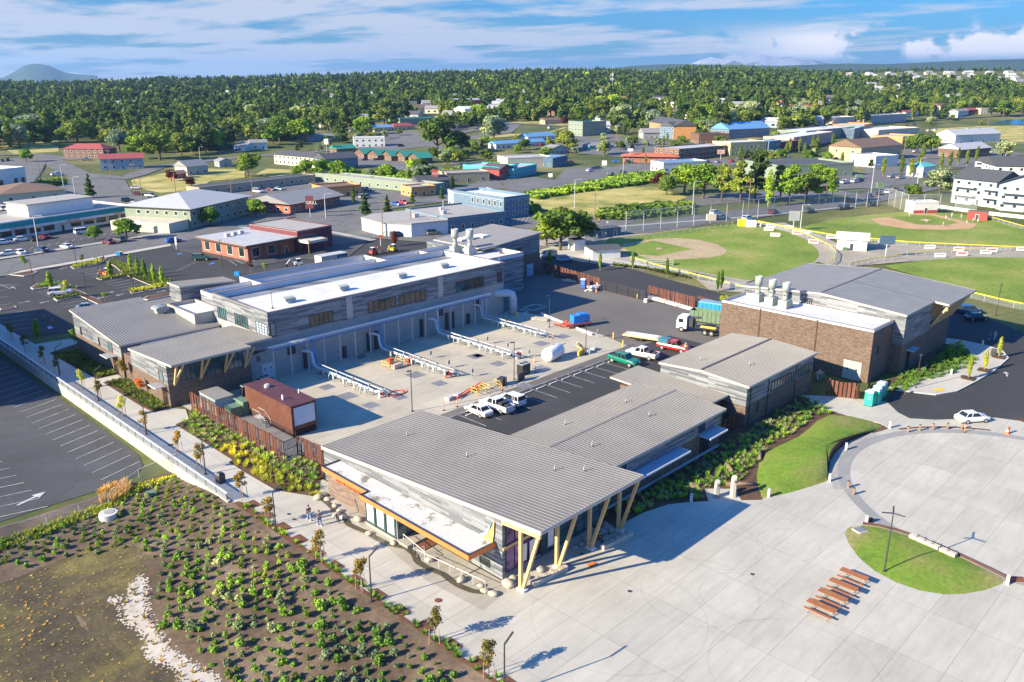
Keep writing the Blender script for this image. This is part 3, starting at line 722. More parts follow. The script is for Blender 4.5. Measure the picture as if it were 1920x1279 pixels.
# canopy slab with orange fascia
cp = [(46.86,47.9),(43.65,48.0),(43.65,64.2),(44.6,64.2),(44.6,72.5),(46.86,72.5)]
can = MB().prism(cp,3.12,3.52).build('canopy', M['canopy_white'], b)
fa = MB()
for p, q in zip(cp, cp[1:]):
 L = math.dist(p, q); a = math.atan2(q[1] - p[1], q[0] - p[0]); nx_, ny_ = math.sin(a),-math.cos(a)
 fa.rbox(((p[0] + q[0]) / 2 - nx_ * .04,(p[1] + q[1]) / 2 - ny_ * .04,3.33),(L + .08,.06,.52), a)
fa.build('fascia', M['orange'], can)
ed = MB()
for p, q in zip(cp, cp[1:]):
 L = math.dist(p, q); a = math.atan2(q[1] - p[1], q[0] - p[0])
 ed.rbox(((p[0] + q[0]) / 2,(p[1] + q[1]) / 2,3.62),(L + .1,.18,.05), a)
ed.build('edge_trim', M['trim_dark'], can)
text_part('sign_letters','CLEAN WATER FACILITY',.52,(44.93,70.6,2.35), WEST, 'orange', b,.04)
text_part('sign_letters','Oak Harbor',.95,(46.86,52.6,2.25), WEST, 'white_paint', b,.03)
text_part('sign_letters','CLEAN WATER FACILITY',.30,(46.86,52.4,1.85), WEST, 'white_paint', b,.03)
# sail emblem
def flat(parent, name, pts, m, x=46.80):
 mb = MB(); n = len(pts)
 mb.add([(x, y, z) for y, z in pts] + [(x - .08, y, z) for y, z in pts],[tuple(range(n)), tuple(range(2 * n - 1, n - 1,-1))] + [(i, n + i, n + (i + 1) % n,(i + 1) % n) for i in range(n)])
 return mb.build(name, M[m], parent)
def onwall(px, py, X0=46.8):
 d = FW + RT * ((px - 960) / FPX) + UP * ((639.5 - py) / FPX); t = X0 / d.x; return (d.y * t, CAM_H + d.z * t)
simple('sail_yellow',(.82,.58,.12),.5,.04); simple('sail_blue',(.30,.52,.72),.5,.04)
flat(b, 'emblem',[onwall(*p) for p in ((927.5,977),(926.5,1000),(924,1020),(914,1013),(904,1007),(911,1003),(919,995),(924,986))],'sail_yellow')
flat(b, 'emblem',[onwall(*p) for p in ((921,980),(918,993),(911,1003),(905,1005),(900,1001),(910,997),(917,989))],'sail_blue',46.82)
# shop-front glazing under the canopy
MB().box(44.05,57.3,0,46.88,64.15,.35).build('plinth', M['apron_concrete'], b)
MB().box(44.2,59.0,.352,46.88,64.1,3.1).build('glazed_wall', M['window_pale'], b)
for k in range(3):
 y0_ = 59.15 + k * 1.68; w_ = window(b, 'x',44.2, y0_, y0_ + 1.62,.36,3.1,1,1,-1,'window_teal','trim_dark')
 MB().box(44.10, y0_ + .25,.7,44.14, y0_ + 1.35,2.6).build('window_panel', M['white_paint'], w_)
 text_part('window_lettering',('WELCOME','VISITORS','OFFICE')[k],.26,(44.08, y0_ + .8,2.4),(PI / 2, PI / 2,-PI / 2),'pipe_pale', w_,.005)
window(b, 'y',59.0,44.3,46.5,.36,3.05,2,2,-1,'window_teal', name='entrance_door')
window(b, 'x',46.88,56.2,58.8,.05,2.9,2,1,-1,'window_dark', name='entrance_door')
for y_ in (49.3,53.0): window(b, 'x',46.9, y_ - .7, y_ + .7,.55,1.35,1,1,-1,'window_dark')
window(b, 'y',47.0,47.3,52.0,.5,3.0,4,1,-1,'window_purple'); window(b, 'y',47.0,47.3,52.0,3.35,6.0,4,1,-1,'window_purple')
MB().box(46.9,46.86,3.02,61.4,46.98,3.32).build('transom_beam', M['timber'], b)
window(b, 'y',47.0,52.1,61.2,.3,3.0,7,2,-1,'window_teal'); window(b, 'y',47.0,52.1,61.2,3.35,6.0,7,1,-1,'window_teal')
for k, x_ in enumerate((49.6,50.8,53.4)): MB().box(x_ - .4,46.84,.8, x_ + .4,46.88,2.6).build('poster', M['white_paint'], b)
# timber porch
bmx = MB()
bmx.rbox((46.98,44.7, zF(0,44.7) - .62),(.24,4.7,.42),0,-.084)
bmx.build('beam', M['timber'], b)
simple('plate_white',(.7,.7,.7),.5,.03)
for x_ in (47.0,51.9,56.7,61.4):
 MB().rbox((x_,44.75,(zF(0,44.75) - .4) / 2 + .1),(.3,.3, zF(0,44.75) - .45)).build('post', M['timber'], b)
 a = Vector((x_ + .02,44.45,.25)); c_ = Vector((x_ + .02,42.55, zF(0,42.55) - .45)); L = (c_ - a).length
 MB().rbox((a + c_) / 2,(.26,.28, L),0, math.atan2(-(c_.y - a.y),(c_.z - a.z))).build('strut', M['timber'], b)
 MB().box(x_ - .3,44.1,0.02, x_ + .3,45.0,.22).build('footing', M['plate_white'], b)
for (x_, y_, q) in ((54.6,60,'in the middle'),(57.4,50,'toward the right edge'),(54.8,70.5,'toward the far edge'),(59,47.5,'by the porch corner')): vent_stub('small vent pipe ' + q + ' of the front office roof', x_, y_, zF(x_, y_))
# ---- laboratory wing behind, low gable
b = thing('laboratory_wing','low grey gabled wing with two pale lean-to canopies behind the front office','building',(74,55,0),0, None, True)
zR = lambda x, y: 4.85 + (y - 48) * .075; zL = lambda x, y: 5.28 - (y - 55.2) * .09
wall(b, rect(61.5,87.1,48.3,61.6),0, lambda x, y: 4.6,'brick')
gb = MB()
gb.prism([(61.5,48.28),(87.12,48.28),(87.12,55.2),(61.5,55.2)], lambda x, y: 2.9 if y < 50 else 2.9, lambda x, y: zR(x, y) - .06)
gb.prism([(61.5,55.2),(87.12,55.2),(87.12,61.62),(61.5,61.62)],2.9, lambda x, y: zL(x, y) - .06)
gb.build('upper_wall', M['siding'], b)
seam_roof(b,61.3,87.4,48.0,55.4, zR, 'y',.42,.28)
seam_roof(b,61.3,87.4,55.46,61.9, zL, 'y',.42,.28)
MB().box(61.3,55.3,5.36,87.4,55.55,5.46).build('ridge_flashing', M['coping'], b)
for x_ in (64.5,67.4,69.9,72.6,75.2): window(b, 'y',48.28, x_, x_ + 1.9,1.55,2.5,2,1)
window(b, 'y',48.28,66.2,67.2,3.5,4.2,1,1)
window(b, 'y',48.28,82.2,84.2,.1,2.6,2,2, name='entrance_door')
window(b, 'y',48.28,81.6,83.0,3.3,4.3,2,1)
cn = MB().box(62.5,46.7,2.68,77.4,48.26,2.86).build('canopy', M['louvre_blue'], b)
MB().box(62.4,46.6,2.70,77.5,46.69,2.92).box(77.41,46.69,2.7,77.5,48.2,2.92).build('fascia', M['plate_white'], cn)
cn = MB().box(81.8,46.7,2.80,85.6,48.26,2.98).build('canopy', M['louvre_blue'], b)
MB().box(81.7,46.6,2.82,85.7,46.69,3.04).box(85.61,46.69,2.82,85.7,48.2,3.04).build('fascia', M['plate_white'], cn)
MB().box(61.7,48.1,.02,87.0,48.26,.3).build('plinth', M['kerb'], b)
for x_, y_, q in ((66.5,52.5,'nearest the front office'),(78,53,'on the right slope'),(80,58,'on the far left slope'),(69.5,59,'on the near left slope')): vent_stub('small vent pipe ' + q + ' of the low gabled wing', x_, y_,(zR if y_ < 55 else zL)(x_, y_))
MB().cyl((86.7,48.1,.1),(86.7,48.1,4.6),.07).build('downpipe', M['trim_dark'], b)
# link roof
b = thing('link_building','small flat ribbed link roof between the two gabled wings','building',(90.5,58,0),0, None, True)
zK = lambda x, y: 3.9 + (y - 50) * .035
wall(b, rect(87.5,93.9,52.5,64.5),0,3.75,'brick')
seam_roof(b,87.45,93.95,51.5,66.2, zK, 'y',.42,.22)
# ---- maintenance building with clerestory strip
b = thing('maintenance_building','grey gabled building with brick base and long strip window beside the mulched bank','building',(104,55,0),0, None, True)
zR = lambda x, y: 5.85 + (y - 48.6) * .068; zL = lambda x, y: 6.32 - (y - 55.8) * .07
wall(b, rect(94.1,113.4,48.9,62.4),0,5.6,'brick')
gb = MB()
gb.prism(rect(94.08,113.42,48.88,55.8),3.0, lambda x, y: zR(x, y) - .06); gb.prism(rect(94.08,113.42,55.8,62.42),3.0, lambda x, y: zL(x, y) - .06)
gb.build('upper_wall', M['siding'], b)
seam_roof(b,94.0,113.7,48.6,55.95, zR, 'y',.42,.28); seam_roof(b,94.0,113.7,56.0,62.7, zL, 'y',.42,.28)
MB().box(94,55.85,6.40,113.7,56.1,6.5).build('ridge_flashing', M['coping'], b)
window(b, 'y',48.88,100.8,107.4,3.15,4.6,8,1,-1,'window_teal'); window(b, 'y',48.88,108.7,112.8,3.15,4.6,5,1,-1,'window_teal')
window(b, 'y',48.9,97.1,97.6,1.3,2.7,1,1,-1,'window_teal')
for x_ in (95.0,99.9,108): MB().cyl((x_,48.8,.1),(x_,48.8,5.4),.06).build('downpipe', M['trim_dark'], b)
for x_, y_, q in ((101,52.5,'right'),(98,58.5,'left')): vent_stub('small vent pipe on the ' + q + ' slope of the roof above the strip window', x_, y_,(zR if y_ < 55.8 else zL)(x_, y_))
# ---- tall brick building with white flat roof
b = thing('brick_building','tall windowless brown brick building with white flat roof and three exhaust stacks','building',(126,57,0),0, None, True)
wall(b, rect(122.2,129.9,44.0,69.6),0,8.05,'brick')
MB().sheet(rect(122.5,129.7,44.3,69.3),8.08).build('roof', M['roof_white'], b)
parapet(b,122.2,129.9,44.0,69.6,8.052,8.38,.3)
for y_ in (62.3,52.6): MB().box(122.12, y_,.1,122.19, y_ + .22,8.3).build('downpipe', M['corten_dark'], b)
door(b, 'x',122.2,45.1,47.9,.05,3.0,-1,'stack_grey',2)
window(b, 'y',44.0,124.4,125.0,4.2,5.4,1,1,-1,'window_dark')
def stack(x, y, z, h, label, grp, r=.55):
 t = thing('exhaust_stack', label, 'exhaust stack',(x, y, z),0, grp)
 MB().rbox((0,0, h * .16),(1.9,1.5, h * .32)).rbox((.9,-.3, h * .1),(1.2,.8, h * .2)).build('fan_housing', M['stack_grey'], t)
 MB().lathe([(r * .95, h * .32),(r * .75, h * .40),(r * .68, h * .44),(r * .68, h * .62),(r * .8, h * .66)], n=16).build('throat', M['stack_grey'], t, True)
 MB().lathe([(r * 1.12, h * .64),(r * 1.12, h),(r * 1.0, h),(r * 1.0, h * .66)], n=18).build('wind_band', M['stack_grey'], t, True)
 MB().cyl((-r * .66,0, h * .5),(-r * .78,0, h * .5),.14).build('damper', M['trim_dark'], t)
 return t
for (x, y, lb) in ((126.9,65.6,'left exhaust stack of the three on the tall brick building'),(126.3,62.8,'middle exhaust stack of the three on the tall brick building'),(126.0,60.2,'right exhaust stack of the three on the tall brick building')):
 stack(x, y,8.09,4.3, lb, 'exhaust stacks on the brick building',.55)
# ---- building with gabled roof and timber struts, at the ball field
b = thing('east_building','large grey building with gently gabled roof, slanted timber struts and brick base','building',(141,56,0),0, None, True)
zR = lambda x, y: 9.55 + (y - 42.2) * .078; zL = lambda x, y: 10.62 - (y - 56) * .078
wall(b, rect(130.0,151.6,42.3,69.8),0,4.95,'brick')
wl_ = MB(); wl_.prism(rect(129.98,141.6,42.28,56),4.6, lambda x, y: zR(x, y) - .06); wl_.prism(rect(129.98,151.6,56.001,69.8),4.6, lambda x, y: zL(x, y) - .06)
wl_.prism(rect(141.6,151.0,43.6,56),4.96, lambda x, y: zR(x, y) - .06)
wl_.build('upper_wall', M['siding'], b)
seam_roof(b,129.8,141.7,42.2,56.1, zR, 'x',.40,.3,'roof_pale', rib=.02)
seam_roof(b,141.75,155.3,39.9,56.1, zR, 'x',.40,.3,'roof_pale', rib=.02)
seam_roof(b,129.8,155.3,56.15,70.2, zL, 'x',.55,.3,'roof_pale', rib=.02)
MB().box(129.8,56.0,10.66,155.3,56.25,10.74).build('ridge_flashing', M['coping'], b)
MB().box(141.8,43.5,5.0,150.9,43.58,9.2).build('timber_wall', M['timber'], b)
for k in range(7):
 x_ = 142.2 + k * 1.65
 a = Vector((x_,42.35,5.05)); c_ = Vector((x_ + .8,40.2,9.0)); L = (c_ - a).length; dirv = (c_ - a).normalized()
 MB().cyl(a, c_,.2, n=4).build('strut', M['timber'], b)
for k in range(8): MB().box(142.0 + k * 1.2,43.35,5.0,142.2 + k * 1.2,43.48,9.1).build('mullion', M['timber'], b)
window(b, 'y',42.3,132.6,133.9,.1,3.0,2,2,-1,'window_dark', name='entrance_door')
cn = MB().box(132.2,41.0,3.25,134.9,42.28,3.4).build('canopy', M['louvre_blue'], b)
MB().box(132.1,40.9,3.2,135.0,40.99,3.45).build('fascia', M['trim_dark'], cn)
for k in range(4): MB().cyl((130.0 - .12,58.5 - .35 * k,8.2),(129.88,58.5 - .35 * k,9.4),.06).cyl((129.88,58.5 - .35 * k,9.4),(129.55,58.5 - .35 * k,9.5),.07).build('pipe', M['trim_dark'], b)
# ---- long process building
b = thing('process_building','long grey plank clad building with white flat roof and pale concrete base along the yard','building',(86,120,0),0, None, True)
wall(b, rect(60.8,111.4,111.0,128.5),0,6.35,'cmu','base_wall')
uw = MB(); uw.prism(rect(60.7,111.5,110.95,128.55),6.352, lambda x, y: 9.3); uw.build('upper_wall', M['siding'], b)
uw = MB(); uw.box(60.7,110.95,9.301,111.5,111.15,10.3); uw.box(60.7,111.15,9.301,60.9,128.35,10.3); uw.box(111.3,111.15,9.301,111.5,128.35,10.3); uw.box(60.7,128.35,9.301,111.5,128.55,10.3)
uw.build('parapet', M['siding'], b)
zM = lambda x, y: 10.18 - (y - 111.2) * .065
MB().prism(rect(60.9,111.3,111.15,128.1),9.0, zM, True).build('roof', M['roof_white'], b)
MB().box(60.9,128.1,8.9,111.3,128.34,10.3).box(111.06,111.5,9.0,111.29,128.0,10.3).box(60.905,111.5,9.0,60.99,128.0,10.28).build('parapet_lining', M['parapet_white'], b)
cpn = MB(); cpn.box(60.6,110.88,10.305,111.6,111.2,10.37); cpn.box(60.6,128.0,10.305,111.6,128.62,10.37); cpn.box(60.6,111.2,10.305,61.0,128.0,10.37); cpn.box(111.0,111.2,10.305,111.6,128.0,10.37)
cpn.build('coping', M['coping'], b)
for (a0, a1, n) in ((67.9,72.3,5),(79.2,85.1,5),(85.7,91.8,5),(98.9,106.0,6)): window(b, 'y',110.95, a0, a1,6.6,8.5, n,1)
window(b, 'y',110.95,61.0,61.9,6.5,8.6,1,1,-1,'window_pale'); window(b, 'y',110.95,109.6,110.9,6.6,8.7,1,1)
for x_ in (74.9,94.6): MB().box(x_,110.86,6.45, x_ + 1.2,110.94,10.2).build('panel', M['trim_tan'], b)
window(b, 'x',60.7,124.2,127.0,6.5,8.4,4,1,-1,'window_teal'); window(b, 'x',60.7,117.2,121.3,6.5,8.4,5,3,-1,'window_teal'); window(b, 'x',60.7,111.2,114.6,6.5,8.4,4,4,-1,'louvre_blue')
door(b, 'y',111.0,58.0 + 3.1,61.0 + 3.0,.05,2.6) if False else None
for x_ in (66.3,73.7,78.6,80.2,90.2,96.2,97.6,101.5):
 MB().box(x_,110.6,.05, x_ + .55,110.99,3.2 if x_ not in (73.7,101.5) else 2.0).build('duct', M['trim_dark'], b)
for x_ in (63.6,94.3,103.4): window(b, 'y',111.0, x_, x_ + 1.4,2.9,4.3,1,1,-1,'trim_dark', name='louvre')
# roof furniture
def hood(x, y, z, rz, label, s=1.0, grp='curved roof vents on the white roof'):
 t = thing('roof_hood', label, 'roof vent',(x, y, z), rz, grp)
 MB().box(-.7 * s,-.5 * s,0,.7 * s,.5 * s,.45 * s).build('curb', M['roof_white'], t)
 prof = [(-.85,.38),(-.98,.55),(-.85,.85),(-.4,1.0),(.4,1.0),(.85,.85),(.98,.55),(.85,.38)]
 MB().loft([[(u * s, v * s, w * s) for u, w in prof] for v in (-.95,.95)]).build('hood', M['stack_grey'], t)
 rb = MB()
 for v in (-.9,-.54,-.18,.18,.54,.9): rb.loft([[(u * s * 1.03,(v + e) * s,(w + .03) * s) for u, w in prof] for e in (-.03,.03)])
 rb.build('rib', M['stack_grey'], t); return t
for i,(px, py) in enumerate(((540,568),(641,545),(750,522),(829,502))):
 x, y = G(px, py,9.85); hood(x, y, zM(x, y), R(90),('first','second','third','fourth')[i] + ' curved grey vent from the left on the long white roof')
for (px, py, q) in ((543,534,'left'),(713,501,'right')):
 x, y = G(px, py,9.3); tag(MB().box(x - .8, y - .4, zM(x, y), x + .8, y + .4, zM(x, y) + .25).build('roof_hatch', M['stack_grey']), q + ' one of two low roof hatches by the back parapet','roof hatch','roof hatches on the white roof')
x, y = G(511,579,10); t = thing('antenna','thin weather mast near the left corner of the long white roof','antenna',(x, y, zM(x, y)))
MB().cyl((0,0,0),(0,0,2.6),.035).cyl((-.3,0,2.5),(.35,0,2.75),.025).build('mast', M['black_metal'], t); MB().cyl((0,0,0),(0,0,.3),.2,.1).build('base', M['black_metal'], t)
# white-roofed range behind it
b = thing('north_range','low white-roofed range with parapets behind the long process building','building',(90,136,0),0, None, True)
wall(b, rect(62.5,111.4,128.7,136.5),0,8.4,'siding')
MB().sheet(rect(62.8,111.1,129.0,136.2),8.44).build('roof', M['roof_white'], b); parapet(b,62.5,111.4,128.7,136.5,8.402,9.1,.25)
parapet(b,72,100,129.4,140.5,6.5,9.3,.25)
b = thing('stair_tower','small grey plank clad tower with ribbed roof beside the long white roof','building',(65,142,0),0, None, True)
zP = lambda x, y: 9.75 - (x - 60) * .07
wall(b, rect(60.1,70,139.1,143.4),0, lambda x, y: zP(x, y) - .06,'siding'); seam_roof(b,59.9,70.3,138.9,143.7, zP, 'y',.5,.25)
b = thing('service_block','low white-roofed block with pale parapet left of the long process building','building',(59,132,0),0, None, True)
wall(b, rect(57.4,62.4,128.7,138.8),0,6.6,'retaining_concrete'); MB().sheet(rect(57.7,62.1,129,138.5),6.63).build('roof', M['roof_white'], b); parapet(b,57.4,62.4,128.7,138.8,6.602,7.2,.25,'retaining_concrete')
# block with two stacks and the tall wing at the far end of the yard
b = thing('stack_block','square block with white roof and two tall grey stacks at the end of the yard','building',(118,132,0),0, None, True)
wall(b, rect(111.6,128.6,122.0,140.0),0,7.5,'siding'); MB().sheet(rect(111.9,128.3,122.3,139.7),7.53).build('roof', M['roof_white'], b); parapet(b,111.6,128.6,122.0,140.0,7.502,8.3,.25)
stack(119.9,134.4,7.54,5.4,'left grey exhaust stack at the far end of the long white roof','exhaust stacks at the end of the yard',.72)
stack(121.3,131.2,7.54,5.6,'right grey exhaust stack at the far end of the long white roof','exhaust stacks at the end of the yard',.72)
t = thing('windsock','small orange windsock on a pole at the corner of the white roof','windsock',(*G(936,488,9.5),8.0)); MB().cyl((0,0,0),(0,0,3.2),.04).build('pole', M['steel_galv'], t); MB().cyl((0,0,3.1),(1.1,-.5,2.8),.2,.1).build('sock', M['orange_plastic'], t)
b = thing('end_building','tall blue grey building with monopitch roof and roller door at the end of the yard','building',(134,138,0),0, None, True)
zJ = lambda x, y: 8.5 + (x - 124) * .072
wall(b, rect(128.8,142.5,130.0,145.3),0, lambda x, y: zJ(x, y) - .06,'siding'); wall(b, rect(122,128.78,140.1,146.5),0,8.3,'siding')
wall(b, rect(128.7,136.6,129.9,130.3),0,4.8,'cmu','base_wall'); wall(b, rect(136.62,142.6,129.88,130.4),0,5.0,'brick','base_wall')
seam_roof(b,124.0,142.9,129.8,146.5, zJ, 'y',.6,.25,'roof_dark', rib=.03)
MB().box(132.2,129.84,.05,135.6,129.9,3.7).build('roller_door', M['louvre_blue'], b)
door(b, 'y',129.88,138.0,140.2,.05,2.9,-1,'louvre_blue',2); window(b, 'y',130.0,134.9,136.2,5.6,7.2,1,1)
for k in range(3): MB().box(126.0 + 2.6 * k,139 - .8 * k, zJ(127 + 2.6 * k,0) + .05,128.2 + 2.6 * k,142 - .8 * k, zJ(127 + 2.6 * k,0) + .4).build('skylight', M['parapet_white'], b)
# ---- two west buildings
b = thing('west_hall','left grey building with large ribbed monopitch roof and brick base beside the walk','building',(52,137,0),0, None, True)
zW = lambda x, y: 5.35 + (y - 126.8) * .09
wall(b, rect(44.6,60.6,127.1,143.9),0,3.2,'brick','base_wall'); wall(b, rect(44.58,60.62,127.08,143.92),3.201, lambda x, y: zW(x, y) - .06,'siding')
wall(b, rect(44.6,56.0,143.93,146.6),0,3.2,'brick','base_wall'); wall(b, rect(44.58,56.0,143.93,146.62),3.201, lambda x, y: zW(x, y) - .06,'siding')
seam_roof(b,44.3,61.0,126.7,144.0, zW, 'y',.46,.28); seam_roof(b,44.3,56.1,144.06,146.9, zW, 'y',.46,.28)
for (y_, z0, z1) in ((143.8,3.4,4.8),(136.0,3.3,4.7)): window(b, 'x',44.58, y_ - .5, y_, z0, z1,1,1)
window(b, 'x',44.58,130.4,131.9,3.3,4.9,1,1,-1,'window_teal','corten'); window(b, 'x',44.6,129.2,130.8,.1,2.9,2,2,-1,'window_dark','corten','entrance_door')
cn = MB(); [cn.box(43.1,129.0 + .28 * k,3.0,44.55,129.15 + .28 * k,3.1) for k in range(10)]; cn.box(43.0,128.9,2.98,43.1,131.8,3.14)
cn.build('canopy', M['steel_galv'], b)
hood(55.6,137.6, zW(0,137.2),0,'large curved vent on the ribbed roof of the left building',1.15,'vents on the west hall')
b = thing('west_office','grey building with brick base and timber V props under its ribbed roof','building',(50,115,0),0, None, True)
zV = lambda x, y: 6.85 - (y - 107.7) * .058
wall(b, rect(44.2,56.8,110.0,122.2),0,3.3,'brick','base_wall'); wall(b, rect(44.18,56.82,109.98,122.22),3.301, lambda x, y: zV(x, y) - .06,'siding')
wall(b, rect(56.83,60.68,111.0,122.2),0, lambda x, y: zV(x, y) - .06,'cmu'); wall(b, rect(44.9,60.6,122.25,127.0),0,4.0,'brick')
MB().box(47.5,122.3,4.01,60.5,126.6,4.06).box(47.5,126.62,4.01,60.5,127.0,4.9).build('gutter_roof', M['roof_white'], b)
wall(b, rect(56.0,60.78,110.94,111.1),0, lambda x, y: 6.2,'cmu')
seam_roof(b,44.0,55.9,107.7,122.4, zV, 'y',.46,.3); seam_roof(b,55.94,60.6,109.9,122.4, zV, 'y',.46,.3)
window(b, 'y',109.98,45.3,55.6,3.4,6.0,14,2,-1,'window_teal', fw=.06)
for x_ in (44.9,48.7,52.4,55.6):
 for s_ in (0,1):
  a = Vector((x_ + .1,109.8,3.2)); c_ = Vector((x_ - .1 + 1.0 * s_,107.95, zV(0,107.95) - .3))
  MB().cyl(a, c_,.17, n=4).build('strut', M['timber'], b)
window(b, 'x',44.18,111.3,112.7,3.4,5.0,1,1,-1,'window_teal','corten'); window(b, 'x',44.2,110.7,112.2,.1,2.8,2,2,-1,'window_dark','corten','entrance_door')
cn = MB(); [cn.box(42.7,110.7 + .28 * k,2.95,44.15,110.85 + .28 * k,3.05) for k in range(9)]; cn.box(42.6,110.6,2.93,42.7,113.2,3.1)
cn.build('canopy', M['steel_galv'], b)
text_part('sign_letters','B',1.3,(58.2,110.9,3.1), SOUTH, 'corten', b,.03)
door(b, 'y',110.94,59.0,61.0,.05,2.5,-1,'pipe_pale',2)
# warehouse at the low car park, outside the left edge: its shadow crosses the lot
b = thing('warehouse','tall plain warehouse standing left of the low car park','building',(19,170,-1.3),0, None, True)
wall(b, rect(8,28.6,138,186),-1.3,10.0,'cmu'); seam_roof(b,7.6,29.0,137.6,186.4, lambda x, y: 10.3,'y',1.0,.3)
for k in range(8): window(b, 'x',28.6,141 + 5.6 * k,144 + 5.6 * k,5.5,7,3,1,1)
# ---------------------------------------------------------------- people
skin = simple('skin',(.45,.27,.19),.6,.04); simple('hair',(.05,.03,.02),.8,.1)
simple('cloth_maroon',(.16,.06,.07),.9,.1,6); simple('cloth_grey',(.20,.21,.18),.9,.1,6); simple('jeans_pale',(.34,.43,.54),.9,.1,6)
simple('jeans_blue',(.06,.13,.26),.9,.1,6); simple('cloth_black',(.02,.02,.025),.9,.1,6); simple('cloth_green',(.35,.55,.12),.8,.1,6)
simple('cloth_white',(.6,.6,.58),.9,.1,6); simple('shoe_white',(.6,.6,.6),.7,.05); simple('cloth_orange',(.7,.2,.05),.9,.1,6)
def skinned(name, joints, edges, m, parent, root=0, sub=2):
 """one continuous surface grown round connected joints [(x, y, z, r[, r2])]"""
 me = bpy.data.meshes.new(name); me.from_pydata([j[:3] for j in joints], edges,[]); me.update()
 o = bpy.data.objects.new(name, me); COL.objects.link(o)
 mod = o.modifiers.new('skin','SKIN')
 for i, j in enumerate(joints):
  sv = me.skin_vertices[0].data[i]; sv.radius = (j[3], j[4] if len(j) > 4 else j[3]); sv.use_root = (i == root)
 sb = o.modifiers.new('sub','SUBSURF'); sb.levels = sub; sb.render_levels = sub
 me.materials.append(M[m]); o.parent = parent
 return o
def person(label, x, y, rz, top='cloth_maroon', leg='jeans_pale', stride=.28, h=1.75, hat=None, sit=False, arm=.18, z=0.02, grp=None):
 """facing +X before rotation"""
 t = thing('person', label, 'person',(x, y, z), rz, grp); k = h / 1.75
 def S(L): return [tuple(v * k for v in j) for j in L]
 if sit:
  body = S([(0,0,.50,.13),(.02,0,.72,.14,.16),(.04,0,.93,.15,.19),(.05,0,1.02,.06),(.07,0,1.10,.055),(.09,0,1.20,.10),(.09,0,1.29,.075),
                  (.04,.20,.95,.06),(.12,.24,.72,.045),(.34,.14,.62,.033),(.42,.12,.60,.035),(.04,-.20,.95,.06),(.12,-.24,.72,.045),(.34,-.14,.62,.033),(.42,-.12,.60,.035),
                  (.02,.09,.48,.10),(.42,.11,.50,.075),(.46,.11,.10,.045),(.60,.11,.04,.04),(.02,-.09,.48,.10),(.42,-.11,.50,.075),(.46,-.11,.10,.045),(.60,-.11,.04,.04)])
  hz = 1.24; hx = .09
 else:
  s = stride
  body = S([(0,0,.92,.12,.14),(.0,0,1.12,.11,.13),(.02,0,1.36,.12,.17),(.02,0,1.46,.06),(.03,0,1.52,.052),(.04,0,1.62,.098),(.04,0,1.70,.07),
                  (.02,.19,1.40,.058),(-arm * .4,.24,1.13,.042),(-arm * .2,.25,.88,.03),(-arm * .1,.25,.80,.034),(.02,-.19,1.40,.058),(arm * .4,-.24,1.13,.042),(arm * .9,-.25,.90,.03),(arm * 1.1,-.25,.83,.034),
                  (.01,.09,.86,.095),(s * .55,.10,.48,.062),(s * .85,.10,.09,.042),(s * .85 + .15,.10,.035,.038),(-.01,-.09,.86,.095),(-s * .35,-.10,.48,.062),(-s * .95,-.10,.12,.042),(-s * .95 + .13,-.10,.035,.038)])
  hz = 1.66; hx = .04
 ed = [(0,1),(1,2),(2,3),(3,4),(4,5),(5,6),(2,7),(7,8),(8,9),(9,10),(2,11),(11,12),(12,13),(13,14),(0,15),(15,16),(16,17),(17,18),(0,19),(19,20),(20,21),(21,22)]
 skinned('body', body, ed, 'skin', t)
 g_ = 1.16
 def cut(ids): return [(*body[i][:3], *(r * g_ for r in body[i][3:])) for i in ids]
 skinned('jacket', cut([1,2,7,8,11,12]) + [(*body[9][:3], body[9][3] * 1.35),(*body[13][:3], body[13][3] * 1.35)],[(0,1),(1,2),(2,3),(1,4),(4,5),(3,6),(5,7)], top, t)
 skinned('trousers', cut([0,15,16,17,19,20,21]),[(0,1),(1,2),(2,3),(0,4),(4,5),(5,6)], leg, t)
 for i in (18,22): MB().rbox((body[i][0] - .03, body[i][1],.045 * k),(.26 * k,.10 * k,.09 * k)).build('shoe', M['shoe_white'], t)
 hm = MB(); n = 10
 hm.lathe([(.085 * k,-.02),(.108 * k,.03),(.10 * k,.09),(.06 * k,.135),(.01,.145)],((hx - .025) * k,0, hz * k),10); hm.build('hat' if hat else 'hair', M[hat or 'hair'], t, True)
 MB().rbox(((hx + .105) * k,0,(hz - .03) * k),(.03,.022,.035)).build('nose', M['skin'], t)
 for s_ in (-1,1): MB().rbox(((hx + .088) * k, s_ * .032 * k, hz * k),(.012,.016,.012)).build('eye', M['hair'], t)
 return t
x, y = G(580,976); person('man in maroon jacket, cap and pale jeans walking up the concrete walk', x, y, R(75),'cloth_maroon','jeans_pale',.30,1.76,'hair')
x, y = G(600,986); person('person in grey hooded jacket and blue jeans walking beside the black dog', x, y, R(80),'cloth_grey','jeans_blue',.26,1.74)
x, y = G(1285,662); person('worker in green high visibility vest beside the red pickup', x, y, R(200),'cloth_green','jeans_blue',.05,1.75,'white_paint')
x, y = G(1123,1018); person('person in black sitting on the stone block seat under the timber porch', x, y, R(-95),'cloth_black','cloth_black',0,1.7, None, True, z=.02)
x, y = G(1855,637); person('person in dark top crossing the car park by the far crossing', x, y, R(150),'cloth_maroon','jeans_blue',.2,1.7)
x, y = G(1865,636); person('person in pale blue top walking behind on the far crossing', x, y, R(160),'jeans_pale','cloth_white',.2,1.65)
x, y = G(194,488); person('person in black walking on the pavement by the old road', x, y, R(10),'cloth_black','cloth_black',.2,1.7)
x, y = G(1139,424); person('pedestrian in pale top on the road verge left of the tree', x, y, R(200),'cloth_white','jeans_blue',.2,1.7)
